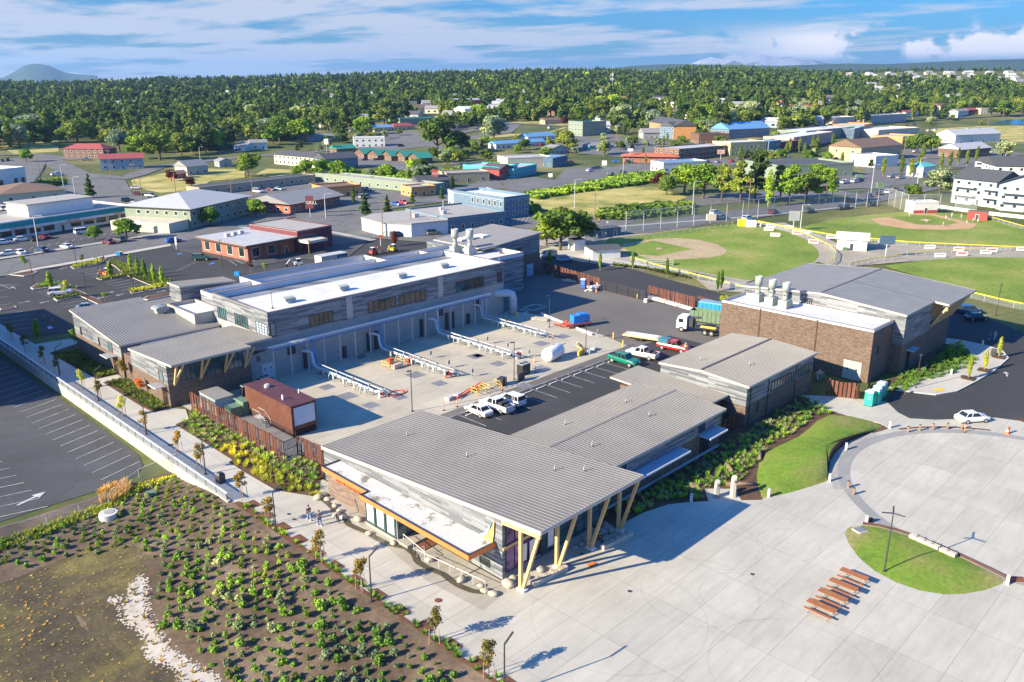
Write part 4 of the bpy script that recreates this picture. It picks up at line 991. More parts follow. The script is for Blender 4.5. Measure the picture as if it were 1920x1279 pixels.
x, y = G(1123,419); person('pedestrian in orange top under the tree at the road verge', x, y, R(200),'cloth_orange','cloth_black',.2,1.7)
# black dog
x, y = G(634,980); t = thing('dog','black dog walking beside the person in grey','dog',(x, y,.03), R(75))
skinned('body',[(-.28,0,.46,.11),(-.05,0,.46,.10),(.22,0,.46,.135),(.38,0,.60,.08),(.48,0,.70,.075),(.62,0,.67,.04),(-.40,0,.50,.03),(-.55,0,.60,.02),
                 (.22,.08,.34,.05),(.24,.08,.18,.028),(.25,.08,.02,.03),(.20,-.08,.34,.05),(.14,-.08,.18,.028),(.16,-.08,.02,.03),
                 (-.28,.08,.34,.07),(-.22,.08,.25,.04),(-.34,.08,.15,.024),(-.30,.08,.02,.028),(-.30,-.08,.34,.07),(-.26,-.08,.25,.04),(-.40,-.08,.15,.024),(-.37,-.08,.02,.028)],
  [(0,1),(1,2),(2,3),(3,4),(4,5),(0,6),(6,7),(2,8),(8,9),(9,10),(2,11),(11,12),(12,13),(0,14),(14,15),(15,16),(16,17),(0,18),(18,19),(19,20),(20,21)],'cloth_black', t,1)
for s_ in (-1,1): MB().cyl((.45,.05 * s_,.74),(.44,.07 * s_,.84),.03,.005,6).build('ear', M['cloth_black'], t)
# ---------------------------------------------------------------- vehicles
paints = {}
for n_, c_ in dict(white=(.72,.72,.73), silver=(.42,.44,.46), black=(.018,.019,.022), navy=(.02,.05,.12), blue=(.02,.12,.42), red=(.45,.02,.02), green=(.0,.17,.11), darkgreen=(.015,.06,.045), tan=(.38,.31,.22), maroon=(.14,.02,.025), grey=(.13,.135,.14), paleblue=(.25,.34,.42), orange=(.62,.16,.02), teal=(.02,.15,.2)).items():
 paints[n_] = paintm('paint_' + n_, c_, metal=.35 if n_ in ('silver','paleblue','grey') else 0)
glass('car_glass',(.015,.02,.025),.06); simple('lamp_white',(.7,.7,.68),.2,.03); simple('lamp_red',(.5,.02,.02),.3,.03); simple('tyre',(.018,.018,.018),.85,.1)
CARS = {}
def carring(x, zb, zt, w): return [(x,-w * .86, zb),(x,-w, zb + .16),(x,-w, zt - .22),(x,-w * .9, zt),(x, w * .9, zt),(x, w, zt - .22),(x, w, zb + .16),(x, w * .86, zb)]
SPEC = {  # length stations, glasshouse base/top, wheels x, wheel radius
 'sedan': dict(st=[(-2.28,.38,.72,.72),(-2.15,.28,.88,.86),(-1.5,.22,.98,.90),(0,.20,.94,.90),(1.0,.22,.92,.90),(1.8,.25,.80,.86),(2.2,.30,.66,.76)], gb=(-1.75,1.05,.80,.93), gt=(-1.15,.30,.60,1.42), wx=(-1.35,1.38), r=.32, w=.90),
 'suv': dict(st=[(-2.3,.42,.95,.80),(-2.2,.32,1.08,.92),(-1.5,.28,1.08,.95),(.6,.26,1.06,.95),(1.3,.28,1.04,.93),(2.0,.32,.95,.88),(2.3,.38,.78,.78)], gb=(-2.2,1.0,.86,1.06), gt=(-2.0,.25,.70,1.70), wx=(-1.4,1.45), r=.37, w=.95),
 'van': dict(st=[(-2.5,.42,1.0,.86),(-2.4,.32,1.15,.95),(0,.26,1.12,.98),(1.4,.28,1.08,.96),(2.2,.32,.90,.88),(2.45,.38,.72,.76)], gb=(-2.4,1.7,.90,1.10), gt=(-2.3,.8,.78,1.85), wx=(-1.6,1.6), r=.35, w=.97),
 'pickup': dict(st=[(-2.8,.55,.95,.86),(-2.75,.42,1.12,.95),(-1.0,.36,1.12,.98),(1.0,.34,1.12,.98),(1.3,.36,1.14,.96),(2.45,.42,1.04,.92),(2.75,.5,.82,.84)], gb=(-.75,1.25,.88,1.10), gt=(-.6,.65,.72,1.80), wx=(-1.75,1.85), r=.40, w=.98)}
def make_car(kind, col, label, group, loc, rz, bed=None, far=False):
 key = (kind, bed)
 if key not in CARS:
  s = SPEC[kind]; t = thing('car' if kind in ('sedan','suv') else kind, label, 'car')
  mb = MB().loft([carring(*q) for q in s['st']])
  b = mb.build('body', paints[col], t, True)
  b.data.polygons.foreach_set('use_smooth',[False] * len(b.data.polygons))
  x0, x1, w0, z0 = s['gb']; a0, a1, w1, z1 = s['gt']; zb = z0 - .10
  gl = MB().add([(x0,-w0, zb),(x1,-w0, zb),(x1, w0, zb),(x0, w0, zb),(a0,-w1, z1),(a1,-w1, z1),(a1, w1, z1),(a0, w1, z1)],[(0,1,5,4),(1,2,6,5),(2,3,7,6),(3,0,4,7)])
  gl.build('window', M['car_glass'], t)
  rf = MB().loft([[(a0 - .05,-w1 - .03, z1 - .03),(a1 + .05,-w1 - .03, z1 - .03),(a1 + .05, w1 + .03, z1 - .03),(a0 - .05, w1 + .03, z1 - .03)],[(a0 + .05,-w1 + .08, z1 + .04),(a1 - .08,-w1 + .08, z1 + .04),(a1 - .08, w1 - .08, z1 + .04),(a0 + .05, w1 - .08, z1 + .04)]])
  xs_ = [(x0, a0),(x1, a1)] + ([(-.15 * (x1 - x0) + (x0 + x1) / 2,-.05 * (a1 - a0) + (a0 + a1) / 2)] + ([(x0 + .75, a0 + .62)] if kind != 'sedan' else []))
  for sd_ in (-1,1):
   for bx_, tx_ in xs_: rf.cyl((bx_, sd_ * (w0 + .0), zb),(tx_, sd_ * (w1 + .015), z1),.045, n=4, cap=False)
  rf.build('roof', paints[col], t)
  wh = None
  for sx in s['wx']:
   for sd_ in (-1,1):
    w = MB().cyl((sx, sd_ * (s['w'] - .20), s['r']),(sx, sd_ * (s['w'] + .02), s['r']), s['r'], n=14).build('wheel', M['tyre'], t)
    MB().cyl((sx, sd_ * (s['w'] + .021), s['r']),(sx, sd_ * (s['w'] + .035), s['r']), s['r'] * .6, n=10).build('rim', M['hub'], w)
  xf = s['st'][-1][0]; xr = s['st'][0][0]; zl = s['st'][-1][2]
  for sd_ in (-1,1):
   MB().rbox((xf - .06, sd_ * .58, zl - .04),(.16,.28,.12)).build('headlight', M['lamp_white'], t)
   MB().rbox((xr + .04, sd_ * .66, s['st'][0][2] - .05),(.10,.22,.16)).build('taillight', M['lamp_red'], t)
  MB().rbox((xf - .02,0,.42),(.1,1.3,.16)).rbox((xr + .02,0,.45),(.1,1.5,.14)).build('bumper', M['trim_dark'] if kind != 'pickup' else M['hub'], t) if kind == 'pickup' else None
  if kind == 'pickup':
   MB().box(-2.68,-.80,1.121,-.82,.80,1.13).build('bed', M['trim_dark'], t)
   MB().box(-2.75,-.93,1.121,-.80,-.81,1.22).box(-2.75,.81,1.121,-.80,.93,1.22).box(-2.78,-.81,1.121,-2.7,.81,1.22).build('bed_rail', paints[col], t)
   if bed == 'canopy': MB().loft([[(-2.7,-.86,1.221),(-.8,-.86,1.221),(-.8,.86,1.221),(-2.7,.86,1.221)],[(-2.6,-.76,1.85),(-.85,-.76,1.85),(-.85,.76,1.85),(-2.6,.76,1.85)]]).build('canopy', paints['teal'], t)
   if bed == 'load': MB().box(-1.7,-.7,1.14,-1.0,.7,1.55).box(-2.5,-.5,1.14,-1.8,.3,1.32).build('load', M['trim_dark'], t)
  CARS[key] = t
  first = t
 else:
  first = copy_tree(CARS[key])
 tag(first, label, 'car', group); first.location = loc; first.rotation_euler = (0,0, rz)
 first['category'] = {'pickup': 'pickup truck','van': 'van'}.get(kind, 'car')
 for ch in first.children:
  st_ = ch.name.split('.')[0]
  if st_ in ('body','roof','bed_rail'): paint(ch, paints[col])
 return first
def car(px, py, rz, kind, col, label, group='parked cars', bed=None, z=None):
 if z is None:
  x, y = G(px, py); z = terrain(x, y) + (.02 if py > 470 else .14)
 else: x, y = G(px, py, z)
 return make_car(kind, col, label, group,(x, y, z), R(rz), bed)
YG = 'vehicles in the works yard'
car(897,776,88,'sedan','white','white saloon car nearest the front office roof in the yard', YG)
car(931,768,90,'pickup','white','white pickup between the white saloon and the white estate', YG, 'load')
car(958,757,90,'suv','white','white estate car beside the white pickup in the yard', YG)
car(1170,682,-93,'pickup','green','bright green pickup parked at the end of the marked bays', YG)
car(1204,670,97,'pickup','white','white pickup with tools in its bed behind the green pickup', YG, 'load')
car(1263,657,-83,'pickup','red','red pickup with blue canopy over its bed and a flat trailer', YG, 'canopy')
car(1822,790,-35,'sedan','white','white saloon car standing alone at the round plaza kerb')
car(1830,600,-38,'sedan','black','black car parked nearest beside the east building')
car(1818,588,-38,'suv','navy','dark blue car behind the black one beside the east building')
car(1805,583,-38,'sedan','navy','dark blue car half hidden by the east building wall')
car(114,553,-22,'suv','white','white estate car among the planted islands of the new car park')
car(166,581,-22,'sedan','paleblue','pale blue saloon car showing above the ribbed roof of the west hall')
car(378,488,-40,'suv','darkgreen','dark green estate car parked before the red brick bank')
car(325,455,5,'sedan','blue','bright blue car driving on the old road')
car(1027,483,168,'van','silver','pale silver people carrier at the corner of the tall end building')
car(1060,490,-12,'sedan','paleblue','silver blue car on the road behind the rusty fence')
car(812,441,-15,'suv','tan','tan estate car in front of the white and blue corner building')
# flat trailer and red pickup, loader truck, skips
t = thing('flat_trailer','long flat wooden trailer hitched behind the red pickup','trailer',(*G(1203,637),.02), R(105))
MB().box(-3.4,-1.15,.72,3.2,1.15,.84).build('deck', M['stone_tan'], t); MB().box(-3.0,-1.0,.842,2.2,.8,.9).build('sheet', M['white_paint'], t)
MB().box(-3.4,-1.2,.6,3.2,-1.152,.8).box(-3.4,1.152,.6,3.2,1.2,.8).build('rail', M['timber'], t)
MB().cyl((-3.3,0,.6),(-4.6,0,.55),.07).build('drawbar', M['black_metal'], t)
for x_ in (-.3,.5):
 for s_ in (-1,1): MB().cyl((x_, s_ * .95,.33),(x_, s_ * 1.18,.33),.33, n=12).build('wheel', M['tyre'], t)
t = thing('hook_truck','white cab hook loader truck with bare black chassis in front of the green skip','truck',(*G(1303,623),.02), R(103))
MB().loft([[(3.2,-1.2,.7),(3.2,1.2,.7),(3.2,1.2,2.0),(2.95,1.15,2.9),(2.95,-1.15,2.9),(3.2,-1.2,2.0)],[(1.3,-1.2,.7),(1.3,1.2,.7),(1.3,1.2,2.0),(1.3,1.15,3.0),(1.3,-1.15,3.0),(1.3,-1.2,2.0)]]).build('cab', M['white_paint'], t)
MB().box(3.1,-1.0,1.75,3.22,1.0,2.6).box(1.9,-1.22,1.8,2.8,-1.19,2.5).box(1.9,1.19,1.8,2.8,1.22,2.5).build('window', M['car_glass'], t)
MB().box(-4.2,-.45,.85,1.3,.45,1.15).build('chassis', M['black_metal'], t)
MB().rbox((.6,0,1.9),(.7,1.6,1.6)).rbox((.1,0,2.7),(2.2,.4,.35),0,0,.15).cyl((-.2,.5,1.2),(-.4,.5,2.2),.12).build('loader', M['trim_dark'], t)
MB().box(-3.8,-.35,1.152,-1.0,-.2,1.35).box(-3.8,.2,1.152,-1.0,.35,1.35).build('hook_frame', M['yellow_paint'], t)
for x_ in (2.2,-2.2,-3.4):
 for s_ in (-1,1):
  w = MB().cyl((x_, s_ * .85,.52),(x_, s_ * 1.2,.52),.52, n=16).build('wheel', M['tyre'], t); MB().cyl((x_, s_ * 1.201,.52),(x_, s_ * 1.22,.52),.28, n=10).build('rim', M['hub'], w)
def skip(px, py, rz, L, W, H, m, label, inner='corten', z=.02):
 t = thing('skip', label, 'skip',(*G(px, py), z), R(rz),'skips by the brick building')
 mb = MB(); mb.box(-L / 2,-W / 2,.2, L / 2,-W / 2 + .1, H); mb.box(-L / 2, W / 2 - .1,.2, L / 2, W / 2, H); mb.box(-L / 2,-W / 2 + .1,.2,-L / 2 + .1, W / 2 - .1, H); mb.box(L / 2 - .1,-W / 2 + .1,.2, L / 2, W / 2 - .1, H); mb.box(-L / 2 + .1,-W / 2 + .1,.2, L / 2 - .1, W / 2 - .1,.35)
 mb.build('body', M[m], t)
 rb = MB(); n = int(L / .8)
 for k in range(n + 1):
  x_ = -L / 2 + .05 + (L - .1) * k / n; rb.box(x_ - .05,-W / 2 - .08,.25, x_ + .05,-W / 2 - .001, H); rb.box(x_ - .05, W / 2 + .001,.25, x_ + .05, W / 2 + .08, H)
 rb.build('rib', M[m], t)
 MB().box(-L / 2 + .12,-W / 2 + .12,.352, L / 2 - .12, W / 2 - .12, H * .45).build('load', M[inner], t)
 return t
simple('skip_green',(.13,.20,.12),.7,.15,1); simple('skip_blue',(.02,.26,.62),.5,.08,1); simple('tarp_blue',(.18,.36,.46),.6,.08)
skip(1328,604,103,6.8,2.4,2.2,'skip_green','long rusty rimmed green skip behind the hook loader truck')
t = skip(1343,589,103,6.8,2.4,2.2,'skip_blue','bright blue covered skip behind the green skip'); MB().prism([(-3.38,-1.1),(3.38,-1.1),(3.38,1.1),(-3.38,1.1)],1.9, lambda x, y: 2.3 + (.2 - abs(y) * .1)).build('cover', M['tarp_blue'], t)
# blue generator trailer
t = thing('generator_trailer','bright blue pump generator on a red tandem trailer in the yard','trailer',(*G(1087,612),.02), R(160))
MB().rbox((0,0,1.55),(3.4,1.5,1.5)).rbox((.3,0,2.4),(1.6,1.3,.2)).build('generator', M['blue_paint'], t)
MB().box(-3.4,-.9,.6,2.2,.9,.75).build('frame', M['red_plastic'], t); MB().rbox((-3.2,-.6,.9),(1.6,.4,.1),0,0,-.4).rbox((-3.2,.6,.9),(1.6,.4,.1),0,0,-.4).build('ramp', M['red_plastic'], t)
for x_ in (-1.6,-.8):
 for s_ in (-1,1): MB().cyl((x_, s_ * .95,.35),(x_, s_ * 1.15,.35),.35, n=12).build('wheel', M['tyre'], t)
t.rotation_euler = (0,0, R(-20))
# brown cabin on the pad, transformer and units beside it
t = thing('control_cabin','raised brown metal cabin with white panel on its end behind the rusty fence','cabin',(52.4,94.6,0),0, None, True)
MB().box(50.6,88.7,.95,54.3,100.4,4.2).build('body', M['corten'], t)
rb = MB(); [rb.box(50.56,88.9 + .3 * k,1.0,50.595,89.0 + .3 * k,4.15) for k in range(38)]; rb.build('cladding', M['corten'], t)
simple('roof_maroon',(.10,.035,.04),.6,.3,1.2); MB().box(50.5,88.6,4.201,54.4,100.5,4.29).build('roof', M['roof_maroon'], t)
simple('panel_blue',(.55,.58,.66),.4,.06); MB().box(50.95,88.62,1.5,54.0,88.695,3.95).build('panel', M['panel_blue'], t)
sk = MB(); [sk.box(50.66,88.9 + .26 * k,.02,50.7,89.0 + .26 * k,.95) for k in range(44)]; [sk.box(50.7 + .28 * k,88.72,.02,50.8 + .28 * k,88.78,.95) for k in range(13)]; sk.build('skirt', M['corten_dark'], t)
MB().box(50.8,88.9,.02,54.2,100.2,.949).build('base', M['corten_dark'], t)
MB().cyl((52.2,97.2,4.29),(52.2,97.2,4.6),.42).cyl((52.2,97.2,4.6),(52.2,97.2,4.72),.3).build('roof_fan', M['steel_galv'], t)
for (x_, y_) in ((51.2,91.5),(51.35,91.9),(54.0,92.2)): MB().cyl((x_, y_,4.29),(x_, y_,4.85),.1).build('vent_pipe', M['white_paint'], t)
st_ = MB()
for k in range(5): st_.box(49.7,95.2 - .28 * k,.75 - .17 * k,50.5,95.45 - .28 * k,.80 - .17 * k)
st_.box(49.7,95.5,.85,50.5,97,.9); st_.build('stairs', M['steel_galv'], t)
hr = MB()
for x_ in (49.7,50.5): hr.tube([(x_,97,1.9),(x_,95.4,1.9),(x_,94,1.05),(x_,94,.1)],.03,6)
for y_ in (97,96.2,95.4): hr.cyl((49.7, y_,.9),(49.7, y_,1.9),.025, n=5)
hr.build('handrail', M['steel_galv'], t)
simple('unit_blue',(.36,.45,.47),.5,.1); simple('unit_green',(.13,.22,.15),.5,.1)
t = thing('generator_housing','large pale blue grey generator housing behind the rusty fence','generator',(*G(392,741),.02),0)
MB().box(-1.3,-2.3,0,1.3,2.3,2.3).build('body', M['unit_blue'], t); MB().box(-1.4,-2.4,2.301,1.4,2.4,2.4).build('lid', M['roof_pale'], t)
lv = MB(); [lv.box(-1.34,-2.1 + .35 * k,.3,-1.301,-1.9 + .35 * k,1.9) for k in range(12)]; lv.build('louvre', M['steel_galv'], t)
t.rotation_euler[2] = 0; t.location = (51.3 - 2.8,104.8,.02)
t = thing('transformer','olive green stepped transformer cabinet beside the generator housing','transformer',(48.9,100.9,.02),0)
MB().box(-.9,-.9,0,.9,.9,1.5).build('cabinet', M['unit_green'], t); MB().box(.901,-1.1,0,1.9,1.1,2.0).build('tall_cabinet', M['unit_green'], t)
def acunit(x, y, s, label, m='black_metal'):
 t = thing('condenser_unit', label, 'air conditioner',(x, y,.02),0,'air conditioning units on the yard pad')
 MB().box(-.75 * s,-.55 * s,.05,.75 * s,.55 * s,1.5 * s).build('coil', M[m], t); MB().box(-.8 * s,-.6 * s,1.5 * s,.8 * s,.6 * s,1.58 * s).build('top', M['stack_grey'], t)
 for s_ in (-.38,.38): MB().cyl((s_ * s,0,1.581 * s),(s_ * s,0,1.62 * s),.3 * s, n=14).build('fan', M['trim_dark'], t)
 return t
acunit(54.1,106.6,1.05,'dark condenser unit left of the brown cabin roof'); acunit(57.6,108.0,1.05,'dark condenser unit by the pale double doors'); acunit(88.9,84.2,1.15,'grey twin fan condenser unit standing at the yard pad edge','black_metal')
# pipe rack along the process building
t = thing('pipe_rack','long galvanised pipe rack on posts along the process building','pipe rack',(84,109.6,0),0, None, True)
for k in range(16):
 x_ = 60.3 + 3.0 * k
 MB().cyl((x_,109.5,.02),(x_,109.5,5.1),.11, n=6).build('post', M['steel_galv'], t)
rk = MB()
for y_, z_, r_ in ((109.1,5.15,.06),(109.9,5.15,.06)): rk.cyl((59, y_, z_),(106.5, y_, z_), r_, n=6)
for k in range(40): rk.box(59.2 + 1.2 * k,109.1,5.12,59.28 + 1.2 * k,109.9,5.18)
rk.build('frame', M['steel_galv'], t)
pp = MB()
for y_, z_, r_ in ((109.3,5.35,.10),(109.7,5.38,.08)): pp.cyl((59.5, y_, z_),(106.3, y_, z_), r_, n=7)
pp.build('pipe', M['white_paint'], t)
pp = MB(); pp.cyl((60,109.4,4.8),(106,109.4,4.8),.08, n=8); pp.cyl((62,109.75,4.7),(105,109.75,4.7),.07, n=6); pp.build('pipe', M['pipe_blue'], t)
cb = MB(); rnd = random.Random(3)
for k in range(7): cb.tube([(54.2 + rnd.random(),110.6,5.0 - .12 * k),(57,110.2,5.2 - .1 * k),(59.2 + .2 * k,109.7,5.1),(60.4,109.5,5.2)],.04,5)
cb.build('cable', M['trim_dark'], t)
simple('frame_red',(.68,.07,.04),.5,.1)
def manifold(X, y0, y1, label, blue=False, big=.30, seed=1):
 """air manifold: a riser from the rack, then a long low pipe on stands towards the camera with valves and panels"""
 r = random.Random(seed); L = y0 - y1
 t = thing('air_manifold', label, 'pipework',(X, y0,0),0,'pipe manifolds across the yard pad')
 MB().tube([(-1.2,4.2,3.4),(-.6,3.6,3.4),(0,3.2,3.1),(0,2.8,1.6),(0,2.3,1.05),(0,1.6,.95),(0,-L + 1.2,.95),(.3,-L + .5,.95),(1.0,-L + .25,.9),(1.3,-L + .2,.6),(1.35,-L + .2,.02)],[big * .95] * 6 + [big * .8] * 5,12).build('main_pipe', M['pipe_pale'], t, True)
 MB().tube([(.55,4.4,4.8),(.55,3.6,4.8),(.55,3.3,4.4),(.55,3.0,1.6),(.55,2.5,1.35),(.55,-L * .45,1.35)],.13,8).build('side_pipe', M['pipe_blue' if blue else 'pipe_pale'], t, True)
 MB().cyl((.25,1.8,1.55),(.25,-L - .3,1.5),.07, n=8).cyl((.8,.5,1.2),(.8,-L + .6,1.2),.06, n=6).build('upper_pipe', M['steel_galv'], t)
 n = int(L / 1.35)
 for k in range(0, n,2):
  y_ = -k * 1.35 - .2
  MB().cyl((-.38, y_,.02),(-.38, y_,1.25),.05, n=5).cyl((.42, y_,.02),(.42, y_,1.45),.05, n=5).cyl((-.38, y_,.6),(.42, y_,.6),.04, n=5).build('stand', M['stack_grey'], t)
 for k in range(n):
  y_ = -k * 1.35 - .85
  if k % 2: MB().cyl((0, y_ - .04,.95),(0, y_ + .04,.95), big * 1.12, n=12).build('flange', M['trim_dark'], t)
  if k % 2 == 0: MB().box(-.72, y_ - .18,.5,-.55, y_ + .18,1.3).cyl((-.62, y_,.02),(-.62, y_,.35),.05).build('panel', M['stack_grey'], t)
  if k % 3 == 1: MB().tube([(0, y_,.95),(-.5, y_,.95),(-.6, y_,.6),(-.6, y_,.02)],.07,6).build('branch_pipe', M['pipe_pale'], t, True)
  if k % 3 == 2: MB().cyl((0, y_,1.2),(0, y_,1.6),.04, n=5).cyl((0, y_,1.6),(0, y_,1.64),.17, n=10).build('valve_wheel', M['steel_galv'], t)
 return t
manifold(66.6,105.8,91.5,'leftmost pipe manifold with a bright blue pipe, nearest the brown cabin', True,.27,1)
manifold(79.6,105.8,90.5,'second pipe manifold from the left, beside the yellow railed frame', True,.24,2)
manifold(92.2,105.8,89.6,'third pipe manifold from the left across the pad, nearest the white tank', False,.24,3)
manifold(104.4,107.0,94.0,'rightmost pipe manifold on the pad, nearest the low kerb wall', False,.24,4)
t = thing('vent_duct','fat pale blue bent duct at the yard corner of the long building','duct',(*G(962,590),0),0)
MB().tube([(-3.6,2.6,4.3),(-2.4,1.7,4.4),(-.9,.6,4.4),(-.2,.1,4.1),(0,0,3.2),(0,0,.02)],.78,16).build('pipe', M['pipe_pale'], t, True)
for z_ in (1.6,3.0): MB().cyl((0,0, z_),(0,0, z_ + .1),.86, n=16).build('flange', M['stack_grey'], t)
# small floor frames and hoops on the pad
def panel_post(px, py, label):
 t = thing('instrument_stand', label, 'instrument stand',(*G(px, py),.02),0,'instrument stands on the pad')
 MB().box(-.3,-.04,.6,.3,.04,1.25).build('panel', M['stone_grey'], t); MB().cyl((-.3,0,0),(-.3,0,1.5),.035, n=5).cyl((.3,0,0),(.3,0,1.5),.035, n=5).cyl((-.3,0,1.5),(.3,0,1.5),.035, n=5).build('frame', M['steel_galv'], t); t.rotation_euler[2] = R(20)
for px, py, lb in ((886,706,'instrument stand by the second manifold, nearest the condenser unit'),(992,670,'instrument stand left of the white tank'),(914,645,'instrument stand behind the third manifold'),(808,672,'instrument stand behind the second manifold'),(842,690,'instrument stand at the middle of the second manifold'),(952,657,'instrument stand behind the end of the third manifold'),(1120,633,'white backed stand at the far corner of the pad')): panel_post(px, py, lb)
hp = MB()
for (px, py, s_) in ((779,703,2.0),(824,719,1.6),(896,667,1.1),(955,611,1.0),(1015,644,1.8),(1055,631,1.8),(1080,663,1.9),(934,682,1.7),(892,668,1.9),(613,726,1.6),(651,743,2.0),(695,760,1.6),(1016,691,1.9),(750,745,1.4),(677,669,1.5),(606,700,1.4),(983,723,1.6)):
 x, y = G(px, py); hp.box(x - s_ * .62, y - s_ * .62,.012, x + s_ * .62, y + s_ * .62,.024)
simple('hatch_steel',(.20,.20,.215),.5,.2,1.5); tag(hp.build('hatch', M['hatch_steel']), kind='structure')
tag(MB().prism([(116.2,105.6),(116.5,105.6),(112.6,89.5),(112.3,89.5)],.02,.35).build('kerb', M['white_paint']), kind='structure')
# tank
t = thing('storage_tank','white horizontal cylindrical tank lying at the edge of the yard pad','tank',(97.4,85.6,0), R(9))
MB().lathe([(.1,-2.15),(.7,-2.1),(1.05,-1.95),(1.15,-1.7),(1.15,1.7),(1.05,1.95),(.7,2.1),(.1,2.15)], n=24).build('shell', M['white_paint'], t, True).rotation_euler = (0, PI / 2,0)
t.children[0].location = (0,0,1.2)
MB().box(-1.4,-.5,0,-1.2,.5,.3).box(1.2,-.5,0,1.4,.5,.3).build('saddle', M['timber'], t); MB().cyl((.4,.2,2.3),(.4,.2,2.55),.08).cyl((1.9,-.2,1.9),(3.0,-.5,2.1),.06).build('nozzle', M['trim_dark'], t)
# yellow rails, red rails, hose reels, ladders
def railbox(px, py, L, W, H, m, label, rz=0, name='safety_rail', cat='railing', z=.02, grp='coloured rails on the pad'):
 t = thing(name, label, cat,(*G(px, py), z), R(rz), grp); mb = MB()
 for a, b_ in ((-L / 2,-W / 2),(L / 2,-W / 2),(L / 2, W / 2),(-L / 2, W / 2)): mb.cyl((a, b_,0),(a, b_, H),.05, n=5)
 mb.build('post', M[m], t); mb = MB()
 for z_ in (H, H * .55): mb.tube([(-L / 2,-W / 2, z_),(L / 2,-W / 2, z_),(L / 2, W / 2, z_),(-L / 2, W / 2, z_),(-L / 2,-W / 2, z_)],.045,5)
 mb.build('rail', M[m], t); return t
railbox(738,687,3.2,1.8,1.1,'yellow_paint','yellow safety rail round a pale box beside the second manifold')
tag(MB().rbox((*G(745,690),.4),(1.9,.7,.7), R(5)).build('equipment_box', M['stone_tan']),'sandy long box inside the yellow safety rail','box')
tag(MB().rbox((*G(732,682),.5),(1.0,.8,.8), R(5)).build('equipment_box', M['frame_red']),'rusty red box inside the yellow safety rail','box')
railbox(922,730,2.2,1.4,1.1,'yellow_paint','yellow safety rail by the orange posts at the pad edge'); railbox(897,738,1.8,1.2,1.1,'yellow_paint','yellow safety rail nearest the white pickup')
t = thing('scissor_frame','bright yellow folded frame leaning at the far lamp post','frame',(*G(1090,660),.02), R(15)); MB().rbox((0,0,.8),(2.6,1.2,.15),0,.3,.35).rbox((.3,.5,1.2),(2.2,.2,.2),0,0,.5).rbox((-1.4,-.6,.5),(2.4,.3,.7)).build('frame', M['yellow_paint'], t)
t = thing('ladder','long red rail frame lying on the pad edge behind the white cars','ladder',(*G(880,735),.25), R(14))
lb_ = MB(); lb_.box(-3.6,-.3,0,3.6,-.2,.12); lb_.box(-3.6,.2,0,3.6,.3,.12); [lb_.box(-3.4 + .45 * k,-.2,.03,-3.34 + .45 * k,.2,.09) for k in range(16)]; lb_.build('frame', M['frame_red'], t)
t = thing('ladder','grey ladder lying against the base of the long building','ladder',(*G(760,640),.4), R(16))
lb_ = MB(); lb_.box(-2,-.25,0,2,-.18,.1); lb_.box(-2,.18,0,2,.25,.1); [lb_.box(-1.9 + .35 * k,-.18,.03,-1.84 + .35 * k,.18,.07) for k in range(11)]; lb_.build('frame', M['steel_galv'], t); t.rotation_euler = (1.1,0, R(10))
def hoop(px, py, label, m='frame_red'):
 t = thing('hose', label, 'hose',(*G(px, py),.03),0)
 pts = [(1.6 * math.cos(a),.9 * math.sin(a),.05 + .02 * math.sin(3 * a)) for a in [2 * PI * k / 24 for k in range(25)]]; pts2 = [(p[0] * .82 - .3, p[1] * 1.1 + .1, p[2] + .06) for p in pts]
 MB().tube(pts,.05,6).tube(pts2,.05,6).tube([(-1.5,0,.1),(-2.2,.2,.1),(-2.8,.3,.8)],.05,6).build('hose', M[m], t)
hoop(745,738,'coiled red hose lying at the end of the leftmost manifold')
def hosereel(px, py, label, m):
 t = thing('hose_reel', label, 'hose reel',(*G(px, py),.02), R(-10),'hose reels on the pad')
 MB().box(-.5,-.2,0,-.44,.2,1.2).box(.44,-.2,0,.5,.2,1.2).box(-.5,-.03,1.14,.5,.03,1.2).build('frame', M[m], t); MB().cyl((-.4,0,.7),(.4,0,.7),.3, n=14).build('reel', M['trim_dark'], t); MB().cyl((-.12,0,.7),(.12,0,.7),.38, n=14).build('hose', M['frame_red'], t)
hosereel(717,745,'pale hose reel at the end of the leftmost manifold','white_paint'); hosereel(841,708,'red framed hose reel at the end of the second manifold','frame_red'); hosereel(770,684,'red cylinders rack beside the second manifold','frame_red'); hosereel(972,672,'hose reel at the end of the third manifold','white_paint')
# delineator posts, cones and bollards
def post_o(px, py, label, z=.02, h=1.1, m='orange_plastic', g='orange marker posts'):
 t = thing('marker_post', label, 'marker post',(*G(px, py), z),0, g); MB().cyl((0,0,.06),(0,0, h),.06).build('post', M[m], t); MB().cyl((0,0,0),(0,0,.06),.2, n=8).build('base', M['rubber'], t); MB().cyl((0,0, h * .7),(0,0, h * .8),.064).build('band', M['white_paint'], t)
for px, py, lb in ((832,770,'orange marker post left of the white saloon'),(857,763,'orange marker post behind the white saloon'),(941,733,'orange marker post right of the yellow safety rail'),(948,723,'orange marker post by the dark box at the pad edge'),(1004,699,'orange marker post beside the condenser unit'),(898,733,'orange marker post at the red rail frame'),(891,732,'orange marker post left of the red rail frame'),(680,665,'orange cone post against the base of the long building'),(1808,811,'orange marker post on the round plaza rim'),(82,600,'orange post by the shaded parking bays'),(99,607,'orange post near the blue disabled bay'),(1246,569,'red marker post before the rusty fence'),(1037,635,'red marker post at the end of the rightmost manifold')): post_o(px, py, lb, h=1.1)
for k in range(6): post_o(1040 + 3.2 * k,609 + k * 1.0,'red marker post bunched beside the blue generator trailer', g='red posts bunched by the generator trailer', m='red_plastic')
